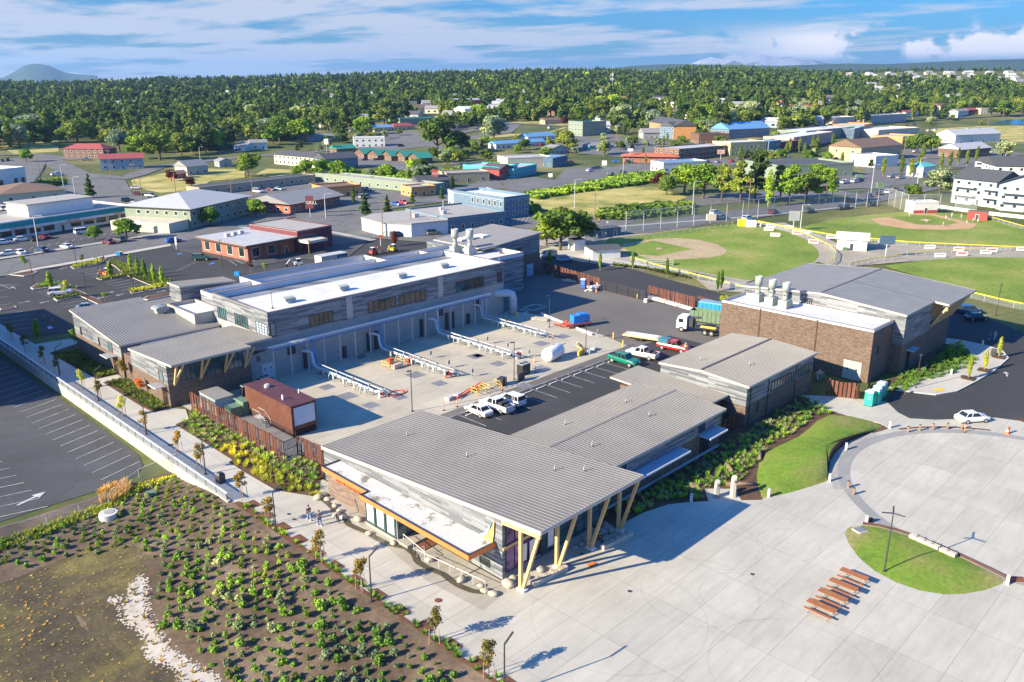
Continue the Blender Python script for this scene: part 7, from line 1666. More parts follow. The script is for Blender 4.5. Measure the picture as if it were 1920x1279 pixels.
# waterfront apartments at the right edge
for k,(a, b_, lb) in enumerate((((1782,378),(1862,388),'pale blue three storey apartment block with white balconies at right'),((1866,392),(1960,400),'pale blue apartment block cut by the right edge of the picture'),((1860,350),(1960,352),'farther white gabled apartment block at the right edge'))):
 t = bldg(lb, a, b_,16,9,'gable','w_paleblue' if k < 2 else 'w_white','r_dark',3, rh=3.4, ov=.8, gap=3.4)
 for f_ in range(3 if k < 2 else 0):
  for x_ in (1.5,12):
   q = MB().box(x_,-2.2,3 * f_ + .1, x_ + 7.5,-.05,3 * f_ + .28).build('balcony', M['w_white'], t); rr = MB().box(x_,-2.2,3 * f_ + 1.0, x_ + 7.5,-2.12,1.1 + 3 * f_); [rr.box(x_ + .5 * j,-2.19,3 * f_ + .3, x_ + .5 * j + .2,-2.13,3 * f_ + 1.0) for j in range(16)]; rr.build('railing', M['w_white'], q)
chain_fence(poly((1757,390),(1840,402),(1930,412)),1.2,'white picket fence before the waterfront apartments', post='w_white', m='w_white', sp=3)
# church tower, radio mast
t = thing('church_tower','cream church tower with terracotta cap and thin spire','tower',(*G(1461,222), terrain(*G(1461,222)))); MB().box(-2.2,-2.2,0,2.2,2.2,13).build('shaft', M['w_cream'], t); MB().loft([[(-2.5,-2.5,13),(2.5,-2.5,13),(2.5,2.5,13),(-2.5,2.5,13)],[(-.2,-.2,16),(.2,-.2,16),(.2,.2,16),(-.2,.2,16)]]).build('roof', M['r_tile'], t); MB().cyl((0,0,16),(0,0,21),.15).build('spire', M['w_brown'], t)
x, y = G(1147,186); z = terrain(x, y); t = thing('radio_mast','tall pale lattice mast with antennas above the trees','mast',(x, y, z)); mb = MB()
for a in (0,2.1,4.2): mb.cyl((1.2 * math.cos(a),1.2 * math.sin(a),0),(.6 * math.cos(a),.6 * math.sin(a),30),.15, n=5)
for k in range(15): mb.cyl((1.1,0,2 * k),(-.5,.9,2 * k + 2),.08, n=4).cyl((-.5,.9,2 * k),(-.5,-.9,2 * k + 2),.08, n=4)
mb.build('lattice', M['steel_galv'], t)
for z_, n_ in ((28,3),(23,3)):
 for k in range(n_): MB().rbox((1.8 * math.cos(2.1 * k),1.8 * math.sin(2.1 * k), z_),(.5,.5,2.4)).build('antenna', M['w_white'], t)
MB().cyl((0,0,30),(0,0,40),.1).build('whip', M['steel_galv'], t)
# signs, machines
def sign(px, py, w, h, z0, m, label, text=None, tm='w_white', rz=None):
 x, y = G(px, py); t = thing('sign', label, 'sign',(x, y, terrain(x, y)), AZ - PI / 2 if rz is None else rz, 'street signs of the town'); MB().cyl((0,.1,0),(0,.1, z0),.14, n=6).build('post', M['steel_galv'], t); MB().box(-w / 2,0, z0, w / 2,.25, z0 + h).build('panel', M[m], t)
 if text: text_part('lettering', text, h * .34,(-w * .42,-.03, z0 + h * .35), SOUTH, tm, t,.01)
sign(816,352,2.8,3.0,4.5,'w_red','red square motel sign beside the black house','MOTEL'); sign(613,291,2.6,3.2,6,'w_white','white square sign on a tall post by the cabin row'); sign(1351,300,4.2,2.4,3.2,'w_pink','pink and white shop sign before the brown shops','SALE','w_maroon'); sign(1181,306,3,1.6,6,'w_white','white sign over the red tiled diner'); sign(1133,314,2.6,2.6,.8,'w_white','white panel sign left of the diner'); sign(1032,334,2,1.8,.4,'w_white','small white sign in the car park by the turquoise front'); sign(262,440,1.8,1.8,2.4,'w_white','white lit sign at the shopping row exit'); sign(331,468,.5,2.2,1.2,'w_white','narrow white banner sign at the bank corner'); sign(582,408,2.6,4.2,3.0,'w_maroon','stacked dark red sign at the restaurant corner','GRILL'); sign(714,461,1.0,1.0,2.0,'w_red','red stop sign at the road corner'); sign(1660,484,4.0,2.2,3.6,'w_navy','dark blue scoreboard on two posts in the gravel yard'); sign(1487,434,3.2,3.0,3.2,'w_grey','grey scoreboard frame behind the outfield fence'); sign(1476,505,3.6,2.6,.8,'w_white','pale board above the stacks at the near field edge') if False else None
def loader(px, py, m, label, rz=0):
 x, y = G(px, py); t = thing('digger', label, 'digger',(x, y,.05), R(rz),'building machines'); t.scale = (.75,.75,.75); MB().rbox((0,0,1.1),(2.6,1.5,.9)).build('body', M[m], t); MB().rbox((-.1,0,2.0),(1.2,1.3,1.1)).build('cab', M['window_dark'], t); MB().rbox((-.1,0,2.6),(1.4,1.4,.12)).build('cab_roof', M['white_paint'], t)
 MB().tube([(1.2,0,1.3),(2.6,0,2.6),(3.8,0,1.2)],.16,6).build('boom', M[m], t); MB().rbox((3.9,0,.7),(.7,1.2,.7)).build('bucket', M['trim_dark'], t)
 for a in (-.9,.9):
  for b_ in (-.75,.75): MB().cyl((a, b_ - .15,.45),(a, b_ + .15,.45),.45, n=12).build('wheel', M['tyre'], t)
loader(203,518,'orange_plastic','orange machine with white bonnet parked in the new car park',200); loader(560,500,'white_paint','white and red small digger behind the long white roof',160); loader(700,478,'frame_red','red tractor behind the long white roof',10); loader(738,472,'yellow_paint','orange yellow digger right of the red tractor',200)
for px, py, m, lb in ((445,517,'skip_blue','pale blue bin behind the small tower roof'),(1333,414,'w_cream','cream box bin at the outfield corner'),(1392,424,'guard_yellow','yellow box bin at the outfield corner'),(1408,426,'w_white','white box beside the yellow bin'),(222,479,'skip_blue','blue newspaper box on the pavement by the old road'),(226,478,'guard_yellow','yellow newspaper box beside the blue one'),(1584,470,'skip_green','green wheeled bin beside the white changing hut'),(1610,336,'skip_green','dark green skip behind the green fascia shops'),(1650,352,'skip_green','long green screened enclosure in the car park'),(1710,360,'skip_green','green screened enclosure right of the first')):
 x, y = G(px, py); s_ = 1.0 if py > 440 else 2.4; tag(MB().rbox((x, y, terrain(x, y) + s_ * .45),(s_ * 1.2, s_ * .7, s_ * .9), AZ - PI / 2).build('box_bin', M[m]), lb, 'bin')
t = thing('footbridge','pale bus shelter seats by the dugout shed','bench',(*G(1232,496),.02), R(-62)); [MB().box(-4,-.4 + .5 * k,.3 + .35 * k,4,-.1 + .5 * k,.36 + .35 * k).build('bench_plank', M['steel_galv'], t) for k in range(3)]; MB().box(-4,-.4,0,-3.9,1,1.0).box(3.9,-.4,0,4,1,1.0).build('frame', M['steel_galv'], t); t['label'] = 'small metal bleachers beside the yellow topped fence'; t.name = 'bleachers'
# ball players
for k,(px, py, tp) in enumerate(((1705,407,'cloth_white'),(1737,417,'cloth_maroon'),(1768,425,'cloth_white'),(1784,408,'cloth_white'),(1802,410,'cloth_orange'),(1773,411,'cloth_grey'),(1780,414,'cloth_black'),(1813,419,'cloth_black'),(1824,417,'cloth_grey'),(1833,417,'cloth_black'))):
 x, y = G(px, py); person(('player in white at first base line','pitcher in dark red on the mound','player in white in the tan infield','player in white near home','person in orange by the dugout','player in grey left of home','catcher in black at home','player in black at the dugout steps','player in grey at the dugout','player in black farthest right at the dugout')[k] + ' of the far ball field', x, y, R(200 + 37 * k), tp, 'cloth_white' if k % 2 else 'jeans_pale',.15,1.75, z=.06, grp='ball players')
# poles
def upole(px, py, h, label, wood=True, arm=False):
 x, y = G(px, py); t = thing('utility_pole' if wood else 'street_lamp', label, 'pole' if wood else 'street lamp',(x, y, terrain(x, y)), AZ - PI / 2,'wooden power poles' if wood else 'tall street lamps')
 MB().cyl((0,0,0),(0,0, h),.17,.11,7).build('pole', M['log' if wood else 'steel_galv'], t)
 if wood:
  MB().box(-1.2,-.07, h - .8,1.2,.07, h - .62).build('crossarm', M['log'], t); [MB().cyl((a,0, h - .6),(a,0, h - .35),.07, n=6).build('insulator', M['stone_grey'], t) for a in (-1.1,-.5,.5,1.1)]
 else: MB().tube([(0,0, h - .3),(.3,0, h + .2),(1.8,0, h + .3)],.06,5).build('arm', M['steel_galv'], t); MB().rbox((2.0,0, h + .28),(.7,.25,.12)).build('lamp_head', M['light_head'], t)
for k,(px, py, h) in enumerate(((78,347,12),(176,322,12),(208,328,12),(252,345,9),(268,383,10),(331,372,11),(482,284,11),(655,262,11),(718,445,11),(720,262,10),(771,438,9),(903,285,11),(1070,295,11),(1114,428,11),(1155,278,12),(1233,262,9),(1282,246,10),(1402,405,12),(1456,268,12),(1560,250,11),(1694,292,12),(1763,292,12),(1850,245,11),(1470,232,11),(947,318,9),(474,372,10),(435,372,8),(170,250,10),(10,298,11))): upole(px, py, h, 'wooden power pole ' + ('left of the far motel','between the two red roofed motels','before the balcony motel','right of the balcony motel','in the junction islands','left of the dark motel wing','at the road bend','by the white sign','at the road crossing behind the long roof','near the cream cottage','behind the windsock roof','right of the big round tree','by the long cream shop','at the dry field edge','above the pale round tree','by the pale grey house','beside the orange inn','in the yellow bins corner','before the mission church','in the main street','beside the beige house','in the far car park','by the shore road','left of the mission church','behind the turquoise shops','by the court motel corner','behind the green office','at the grey flat house','at the left picture edge')[k])
for k,(px, py, h) in enumerate(((119,350,9),(73,468,9),(142,372,8),(1077,391,10),(1298,403,11),(1633,362,11),(1720,345,11),(611,410,8),(832,430,9),(663,280,8),(1168,330,8),(376,305,8),(1880,325,10),(1620,300,9),(1500,435,8),(453,284,7))): upole(px, py, h, 'tall street lamp ' + ('left of the road junction','in the shopping row car park','at the junction islands','over the dry field road','over the street before the trees','in the corner car park','right of the corner car park','at the restaurant crossing','before the white curved front','at the cabin row','at the street before the diner','by the dark timber lodge','near the waterfront flats','by the beige house','behind the outfield fence','by the chapel house')[k], False)
# ---------------------------------------------------------------- cars of the town
TC = [(8,459,-10,'sedan','white'),(43,453,-10,'sedan','white'),(15,479,170,'sedan','white'),(37,477,100,'sedan','white'),(79,472,100,'sedan','navy'),(125,467,100,'sedan','white'),(62,452,95,'sedan','black'),(84,448,95,'sedan','maroon'),(157,439,0,'van','white'),(203,458,100,'sedan','maroon'),(224,454,100,'suv','grey'),
      (5,395,90,'van','white'),(16,396,90,'van','white'),(32,394,90,'van','white'),(250,388,60,'van','white'),(266,408,60,'sedan','paleblue'),(256,355,-30,'sedan','white'),(260,366,-40,'sedan','maroon'),(284,371,-60,'suv','grey'),(240,379,-20,'suv','darkgreen'),(108,330,0,'pickup','white'),(152,372,10,'sedan','black'),(130,370,10,'sedan','darkgreen'),(163,302,-20,'pickup','silver'),
      (5,304,80,'sedan','navy'),(15,303,80,'sedan','black'),(416,286,-20,'sedan','navy'),(443,284,-20,'sedan','blue'),(434,278,-20,'suv','black'),(388,352,60,'suv','black'),(483,362,-80,'van','white'),(508,358,-80,'sedan','maroon'),(523,357,-80,'sedan','paleblue'),(590,348,-20,'sedan','tan'),(685,373,-10,'van','silver'),(687,359,-80,'suv','navy'),(743,386,-90,'sedan','blue'),(757,383,-90,'sedan','red'),(755,411,-30,'sedan','navy'),(746,445,-15,'suv','navy'),(684,303,10,'sedan','navy'),(705,302,10,'sedan','navy'),(680,316,-10,'sedan','paleblue'),(752,277,-20,'van','black'),(855,319,0,'sedan','silver'),(660,247,0,'sedan','white'),(675,246,0,'van','paleblue'),
      (1031,242,10,'suv','white'),(1015,273,10,'sedan','red'),(1070,307,0,'sedan','red'),(1105,322,10,'sedan','white'),(1114,319,-40,'sedan','navy'),(1121,317,-40,'sedan','black'),(1146,330,10,'suv','darkgreen'),(1168,325,10,'sedan','navy'),(1196,306,-60,'suv','white'),(1155,306,-60,'sedan','blue'),(1233,315,10,'sedan','silver'),(1180,307,-60,'suv','black'),(1212,270,-40,'sedan','white'),(1223,272,-40,'sedan','silver'),(1198,277,-40,'sedan','blue'),(1372,305,10,'sedan','red'),(1386,302,10,'suv','navy'),(1325,307,10,'suv','navy'),(1290,306,0,'sedan','white'),(1345,306,10,'sedan','silver'),(1408,304,10,'sedan','black'),(1440,302,10,'sedan','white'),
      (1341,403,-5,'suv','white'),(1353,412,-5,'suv','silver'),(1402,414,-5,'suv','white'),(1450,402,-5,'suv','maroon'),(1517,399,-5,'suv','grey'),(1576,393,175,'suv','grey'),(1596,380,-5,'suv','black'),(1583,392,175,'suv','darkgreen'),(1629,370,10,'sedan','navy'),(1648,366,10,'sedan','black'),(1664,363,10,'suv','white'),(1680,359,10,'suv','black'),(1632,386,175,'suv','black'),(1584,345,-10,'pickup','white'),(1603,343,-10,'suv','white'),(1612,341,-10,'suv','black'),(1672,334,-20,'suv','silver'),(1688,336,-20,'suv','silver'),(1566,337,0,'sedan','red'),(1536,335,0,'sedan','white'),(1716,286,-10,'sedan','white'),(1740,262,-10,'suv','white'),(1755,263,-10,'sedan','navy'),(1780,287,-20,'sedan','red'),(1885,297,-10,'sedan','black'),(1700,238,-10,'sedan','maroon'),(1713,236,-10,'suv','navy'),(1815,244,0,'van','white'),(1835,244,0,'van','white'),(1855,245,0,'van','silver'),(1740,247,0,'van','white'),(1753,246,0,'van','white'),(1570,306,60,'sedan','silver'),(1652,292,60,'sedan','black')]
REF = [('shopping row',120,455),('new car showroom',60,385),('road junction',240,360),('balcony motel',230,320),('left picture edge',5,300),('dark timber lodge',430,275),('court motel',560,355),('restaurant court',700,375),('white curved front',760,420),('green roofed cottages',700,308),('turquoise shop',880,325),('yellow kiosk',680,246),('pale blue motel row',1010,268),('long cream shop',1060,310),('street crossing',1130,324),('red tiled diner',1200,306),('grey gabled house wall',1212,268),('brown and blue shops',1330,304),('yellow corner shop',1410,300),('street net fence',1400,405),('net fence bend',1590,388),('corner car park entrance',1655,365),('green fascia shops',1590,340),('beige corner house',1700,300),('wooden fronted shop',1800,295),('mural block',1700,236),('coach park',1830,244),('white roofed hall',1750,256)]
ORD = ['first','second','third','fourth','fifth','sixth','seventh','eighth','ninth','tenth','eleventh','twelfth']
seen = {}
for px, py, rz, kd, cl in TC:
 r_ = min(REF, key=lambda q: (q[1] - px) ** 2 + ((q[2] - py) * 3) ** 2)[0]
 kn = {'sedan': 'car','suv': 'estate car','van': 'van','pickup': 'pickup'}[kd]; cn_ = {'navy': 'dark blue','paleblue': 'pale blue','darkgreen': 'dark green'}.get(cl, cl)
 key = (cn_, kn, r_); seen.setdefault(key,[]).append((px, py, rz, kd, cl))
for (cn_, kn, r_), L_ in seen.items():
 L_.sort()
 for i,(px, py, rz, kd, cl) in enumerate(L_):
  lb = '%s %s near the %s' % (cn_, kn, r_) if len(L_) == 1 else '%s %s near the %s, %s from the left of %s alike' % (cn_, kn, r_, ORD[i],['','','two','three','four','five','six'][min(6, len(L_))])
  car(px, py, rz, kd, cl, lb, 'cars in the town')
t = thing('shuttle_bus','white shuttle bus with dark windows on the shore street','bus',(*G(1844,315),.1), R(-60)); MB().box(-4,-1.2,.5,3,1.2,3).build('body', M['white_paint'], t); MB().loft([[(3,-1.1,.5),(3,1.1,.5),(3,1.1,2.2),(3,-1.1,2.2)],[(4.3,-1,.5),(4.3,1,.5),(4.3,1,1.2),(4.3,-1,1.2)]]).build('bonnet', M['white_paint'], t)
for s_ in (-1,1): MB().box(-3.8, s_ * 1.21 - .01,1.6,2.8, s_ * 1.21 + .01,2.5).build('window', M['car_glass'], t); [MB().cyl((x_, s_ * .9,.45),(x_, s_ * 1.2,.45),.45, n=12).build('wheel', M['tyre'], t) for x_ in (-2.5,2.9)]
# ---------------------------------------------------------------- plants
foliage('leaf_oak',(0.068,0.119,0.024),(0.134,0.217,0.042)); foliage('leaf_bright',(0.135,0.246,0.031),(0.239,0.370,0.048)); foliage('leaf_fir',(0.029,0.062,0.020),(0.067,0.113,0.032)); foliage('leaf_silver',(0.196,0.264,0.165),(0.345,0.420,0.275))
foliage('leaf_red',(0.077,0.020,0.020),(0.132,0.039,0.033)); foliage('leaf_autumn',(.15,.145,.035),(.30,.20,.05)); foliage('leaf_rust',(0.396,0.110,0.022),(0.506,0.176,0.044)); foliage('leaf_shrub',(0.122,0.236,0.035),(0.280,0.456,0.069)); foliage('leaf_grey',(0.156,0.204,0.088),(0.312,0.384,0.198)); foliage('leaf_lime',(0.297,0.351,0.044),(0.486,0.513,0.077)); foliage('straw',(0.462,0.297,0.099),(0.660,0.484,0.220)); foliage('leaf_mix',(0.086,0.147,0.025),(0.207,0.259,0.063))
RN = np.random.default_rng(5)
def leaves(centers, radii, n, size, flat=.0, rng=RN):
 """n small leaf-cluster quads scattered through several lobes; returns vertex array (n*4,3)"""
 c = np.array(centers, float); r = np.array(radii, float); w = r.prod(axis=1); k = rng.choice(len(c), n, p=w / w.sum())
 d = rng.normal(size=(n,3)); d /= np.linalg.norm(d, axis=1)[:, None]; rad = rng.random(n)[:, None] ** .42
 p = c[k] + d * rad * r[k]
 a = rng.normal(size=(n,3)); a[:, 2] *= .6; a /= np.linalg.norm(a, axis=1)[:, None]
 nrm = d + rng.normal(size=(n,3)) * .7 + np.array([0,0,.35]); b = np.cross(nrm, a); b /= np.linalg.norm(b, axis=1)[:, None] + 1e-9; a = np.cross(b, nrm); a /= np.linalg.norm(a, axis=1)[:, None] + 1e-9
 s = size * (.6 + .8 * rng.random(n))[:, None]
 return np.stack([p - a * s - b * s * .7, p + a * s - b * s * .5, p + a * s * .8 + b * s * .7, p - a * s * .7 + b * s * .6], axis=1).reshape(-1,3)
def quadmesh(name, v, m):
 n = len(v) // 4; me = bpy.data.meshes.new(name); me.vertices.add(len(v)); me.vertices.foreach_set('co', v.ravel().astype(np.float32))
 me.loops.add(4 * n); me.loops.foreach_set('vertex_index', np.arange(4 * n, dtype=np.int32)); me.polygons.add(n)
 me.polygons.foreach_set('loop_start', np.arange(0,4 * n,4, dtype=np.int32)); me.polygons.foreach_set('loop_total', np.full(n,4, dtype=np.int32)); me.update(calc_edges=True); me.materials.append(M[m]); return me
def lobes(kind, seed):
 g = np.random.default_rng(seed); C, Rr = [],[]
 if kind == 'oak':
  C.append((0,0,6.3)); Rr.append((2.9,2.9,2.3))
  for i in range(13): a = g.random() * 6.28; q = g.uniform(1.5,3.6); C.append((q * math.cos(a), q * math.sin(a), g.uniform(3.6,8.4) - q * .25)); s = g.uniform(1.0,1.8); Rr.append((s, s, s * .75))
 elif kind == 'fir':
  for i in range(11): z = 1.6 + i * .92; q = 2.5 * (1 - i / 11.5); C += [(q * .35 * math.cos(i * 2.4), q * .35 * math.sin(i * 2.4), z)]; Rr.append((q, q,.62))
 elif kind == 'poplar':
  for i in range(9): z = 1.8 + i * 1.05; q = 1.25 * math.sin(PI * (i + 1.2) / 10.5) + .25; C.append((g.uniform(-.3,.3), g.uniform(-.3,.3), z)); Rr.append((q, q,.95))
 elif kind == 'pine':
  for i in range(14): z = g.uniform(3.0,9.5); q = 3.0 * (1 - (z - 3) / 9.5); a = g.random() * 6.28; C.append((q * .75 * math.cos(a), q * .75 * math.sin(a), z)); Rr.append((1.3,1.3,.7))
 elif kind == 'street':
  for i in range(9): a = g.random() * 6.28; q = g.uniform(.1,.5); C.append((q * math.cos(a), q * math.sin(a), g.uniform(1.5,3.0))); Rr.append((.38,.38,.32))
 elif kind == 'shrub':
  for i in range(6): a = g.random() * 6.28; q = g.uniform(0,.32); C.append((q * math.cos(a), q * math.sin(a), g.uniform(.2,.55))); Rr.append((.26,.26,.24))
 return C, Rr
TREES = {}
def tree_proto(kind, seed, m, n, size):
 key = (kind, seed, m)
 if key in TREES: return TREES[key]
 C, Rr = lobes(kind, seed); cr = quadmesh('crown', leaves(C, Rr, n, size, rng=np.random.default_rng(seed)), m); tk = MB(); g = random.Random(seed)
 H_ = {'oak': 6.5,'fir': 11,'poplar': 9.5,'pine': 9,'street': 2.6,'shrub': .4}[kind]; r0 = {'oak': .32,'fir': .24,'poplar': .2,'pine': .26,'street': .035,'shrub': .02}[kind]
 tk.tube([(0,0,-.3),(.02 * H_,0, H_ * .4),(0,.02 * H_, H_)],[r0, r0 * .75, r0 * .25],7)
 if kind in ('oak','pine','street'):
  for i in range(7): c = C[g.randrange(len(C))]; z0 = H_ * g.uniform(.3,.6); tk.tube([(0,0, z0),(c[0] * .5, c[1] * .5,(z0 + c[2]) / 2), c],[r0 * .5, r0 * .3, r0 * .12],5)
 tm = tk.build('trunk', M['pale_bark' if kind in ('street','poplar') else 'bark']); me = tm.data; bpy.data.objects.remove(tm); TREES[key] = (cr, me); return TREES[key]
def plant(x, y, z, kind, m, h, label, grp, rng, name=None, cat='tree', n=None, size=None, sx=1.0, seeds=3):
 n = n or {'oak': 2600,'fir': 1500,'poplar': 1500,'pine': 2200,'street': 620,'shrub': 150}[kind]; size = size or {'oak': .30,'fir': .30,'poplar': .24,'pine': .26,'street': .075,'shrub': .085}[kind]
 cr, tk = tree_proto(kind,10 + rng.randrange(seeds), m, n, size); base = {'oak': 9.0,'fir': 12.2,'poplar': 11,'pine': 10,'street': 3.2,'shrub': .8}[kind]
 nm = name or {'oak': 'broadleaf_tree','fir': 'conifer_tree','poplar': 'poplar_tree','pine': 'pine_tree','street': 'young_tree','shrub': 'shrub'}[kind]
 t = bpy.data.objects.new(nm, None); COL.objects.link(t); t.empty_display_size = .3; tag(t, label, cat, grp); t.location = (x, y, z); t.rotation_euler = (0,0, rng.random() * 6.28); s = h / base; t.scale = (s * sx, s * sx, s)
 for a, me in (('crown', cr),('trunk', tk)): o = bpy.data.objects.new(a, me); COL.objects.link(o); o.parent = t
 return t
rg = random.Random(21)
# young staked trees along the walk
WT = [(22,637),(50,660),(82,682),(110,700),(155,730),(187,750),(231,782),(270,810),(335,850),(378,880),(456,935),(505,985),(602,1052),(677,1107),(815,1205),(917,1270)]
simple('tie',(.1,.1,.1),.8)
for i,(px, py) in enumerate(WT):
 x, y = G(px, py); t = plant(x, y,.03,'street','leaf_autumn' if i not in (4,6) else 'leaf_lime',3.3 if i > 8 else 3.0,'young staked tree with sparse rusty leaves, ' + ORD[i] + ' of the walk from the far end' if i < 12 else 'young staked tree with sparse rusty leaves, ' + ('thirteenth','fourteenth','fifteenth','last')[i - 12] + ' of the walk counted from the far end','staked young trees along the walk', rg, seeds=4)
 s = t.scale[0]
 for a in (0,2.09,4.19): MB().cyl((.5 * math.cos(a) / s,.5 * math.sin(a) / s,-.1),(.44 * math.cos(a) / s,.44 * math.sin(a) / s,1.45 / s),.035 / s, n=5).build('stake', M['stake'], t)
for px, py, m, h, lb in ((231,716,'leaf_autumn',3.4,'orange brown small tree by the west office wall'),(265,742,'leaf_rust',2.6,'bright rust red bush by the west office door'),(143,655,'leaf_bright',3.5,'bright green young tree at the west hall corner'),(72,640,'leaf_bright',4,'yellow green young tree by the blue bay'),(96,560 - 15,'leaf_bright',4.2,'young tree on the long car park island'),(124,560,'leaf_lime',3.8,'thin young tree before the white estate car'),(209,524,'leaf_bright',4.2,'young tree beside the orange machine'),(197,567,'leaf_bright',2.0,'round green bush at the island end'),(155,497,'leaf_autumn',2.6,'small rusty tree at the pavement edge'),(48,508,'leaf_bright',3.6,'thin tree on the left pavement island'),(1718 - 22,740,'leaf_bright',1.0,'low bush by the grey lamp post'),(470,512,'leaf_red',3.0,'small dark red tree behind the tower roof'),(740,462,'leaf_red',4.2,'round purple tree behind the long white roof'),(497,511,'leaf_shrub',2.2,'round green bush at the bank fence')):
 x, y = G(px, py); plant(x, y,.1,'street' if h < 3.9 else 'poplar', m, h, lb, 'small trees round the car parks', rg, sx=1.6 if 'bush' in lb or 'purple' in lb else 1.2)
for k,(px, py) in enumerate(((246,512),(260,518),(273,523),(290,532),(305,538),(1020 + 10,505),(1125,508),(1191 - 5,505),(1250,520),(1345,548),(1192 + 160,545))): x, y = G(px, py); plant(x, y,.1,'poplar','leaf_bright',4.6,'narrow young columnar tree, ' + ORD[k] + ' from the left along the car park and road','narrow young trees', rg, sx=.8 if k < 5 else .7)
for k,(px, py) in enumerate(((1815,712),(1845,697),(1872,672))): x, y = G(px, py); plant(x, y,.15,'poplar','leaf_lime',3.6,('nearest','middle','farthest')[k] + ' slim yellow green tree on the east pavement','slim trees on the east pavement', rg, sx=.75); struct('tree_pit', MB().sheet([(x + a, y + b_) for a, b_ in ((-.9,-.9),(.9,-.9),(.9,.9),(-.9,.9))],.16), M['bark_mulch'])
# named bigger trees near and in the town: px, py of the foot, height, kind, leaf, label
for px, py, h, kd, m, lb in ((1050,470,13,'oak','leaf_oak','big spreading dark tree behind the tall end building'),(1085,462,11,'oak','leaf_oak','dark tree right of the big spreading one'),(1025,462,8,'oak','leaf_mix','lighter bush tree at the left of the big dark tree'),(820,290,24,'oak','leaf_oak','huge round dark green tree left of the motel row'),(860,285,14,'oak','leaf_oak','dark round tree right of the huge one'),(925,268,20,'oak','leaf_silver','tall airy grey green tree before the hangar'),(300,302,18,'oak','leaf_oak','broad dark green tree right of the balcony motel'),(262,300,15,'oak','leaf_bright','bright green tree behind the balcony motel'),(225,285,15,'oak','leaf_silver','silver leaved tree behind the red roofed motels'),(50,305,8,'oak','leaf_bright','bright green round tree in the left car park'),(88,258,9,'oak','leaf_bright','yellow green tree before the flat grey house'),(170,372,11,'fir','leaf_fir','single small conifer at the junction'),(238,450,7,'oak','leaf_bright','bright tree at the shopping row exit'),(178,452,5,'oak','leaf_bright','small tree in the shopping row car park'),(395,425,7,'oak','leaf_bright','young bright tree before the green office'),(480,408,7,'oak','leaf_bright','bright tree right of the green office'),(466,330,12,'oak','leaf_oak','grey green tree above the court motel'),(556,332,6,'oak','leaf_bright','bright small tree by the orange fence'),(322,340,6,'oak','leaf_red','dark red tree on the dry bank'),(358,352,5,'oak','leaf_red','low dark red bush tree at the motel wing'),(685,404,10,'fir','leaf_fir','narrow conifer at the restaurant crossing'),(727,408,9,'fir','leaf_fir','conifer right of the restaurant crossing'),(663,384,7,'poplar','leaf_oak','dark narrow tree by the parasols'),(773,382,6,'fir','leaf_oak','small dark tree in the restaurant court'),(828,374,6,'fir','leaf_oak','small dark tree below the motel sign'),(848,366,8,'poplar','leaf_fir','dark narrow conifer beside the black house'),(790,335,10,'oak','leaf_oak','dark tree at the end of the cottage row'),(1062,283,14,'oak','leaf_mix','large round tree at the white hall'),(1133,292,10,'oak','leaf_silver','round pale grey green tree before the teal cottage'),(1178,250,11,'oak','leaf_oak','round dark tree left of the orange inn'),(1163,284,7,'oak','leaf_mix','small tree right of the pale round tree'),(1058,236,8,'oak','leaf_red','purple tree beside the tan house'),(1350,258,24,'pine','leaf_fir','tall dark pine left of the blue roofed inn'),(1310,262,8,'oak','leaf_oak','small dark tree right of the orange inn'),(1384,250,8,'oak','leaf_oak','dark tree before the blue roofed inn'),(1210,310,6,'poplar','leaf_mix','small tree left of the diner steps'),(1246,305,5,'poplar','leaf_mix','small tree before the diner roof'),(1236,352,7,'oak','leaf_red','dark red tree at the field edge'),(1250,366,9,'oak','leaf_oak','dark round tree at the dry field end'),(1283,362,13,'oak','leaf_bright','light green tree first in the field grove'),(1318,372,15,'oak','leaf_bright','light green tree second in the field grove'),(1352,378,15,'pine','leaf_mix','third tree of the field grove'),(1388,382,17,'pine','leaf_mix','tall pine in the middle of the field grove'),(1415,378,20,'pine','leaf_fir','tallest dark pine of the field grove'),(1440,388,14,'poplar','leaf_bright','narrow grey green poplar by the wooden pole'),(1478,385,16,'pine','leaf_bright','bright spreading pine before the green shops'),(1512,378,12,'oak','leaf_oak','dark tree between the bright pines'),(1548,382,14,'pine','leaf_bright','bright pine at the right of the grove'),(1463,372,14,'pine','leaf_mix','pine behind the bright spreading one'),(1532,345,10,'oak','leaf_bright','light tree before the green shop fronts'),(1760,368,12,'oak','leaf_silver','olive grey tree left of the waterfront flats'),(1712,376,7,'oak','leaf_oak','dark bush tree before the net bend'),(1555,232,16,'pine','leaf_mix','broad fir right of the mission church'),(1590,224,12,'oak','leaf_silver','silver tree before the mural block'),(1618,224,12,'oak','leaf_silver','second silver tree before the mural block'),(1720,290,14,'oak','leaf_oak','dark green tree right of the blue poster hall'),(1745,285,12,'oak','leaf_oak','second dark tree right of the blue poster hall'),(1878,300,12,'oak','leaf_silver','olive tree by the wooden fronted shop'),(575,332,9,'oak','leaf_bright','bright tree before the dark apartments'),(605,335,10,'oak','leaf_bright','second bright tree before the dark apartments'),(635,338,10,'oak','leaf_bright','third bright tree before the dark apartments'),(435,195,1,'oak','leaf_oak','')):
 if not lb: continue
 x, y = G(px, py); plant(x, y, terrain(x, y) - .1, kd, m, h * .95, lb, 'trees standing among the town buildings', rg, sx=1.15 if kd == 'oak' else 1.0)
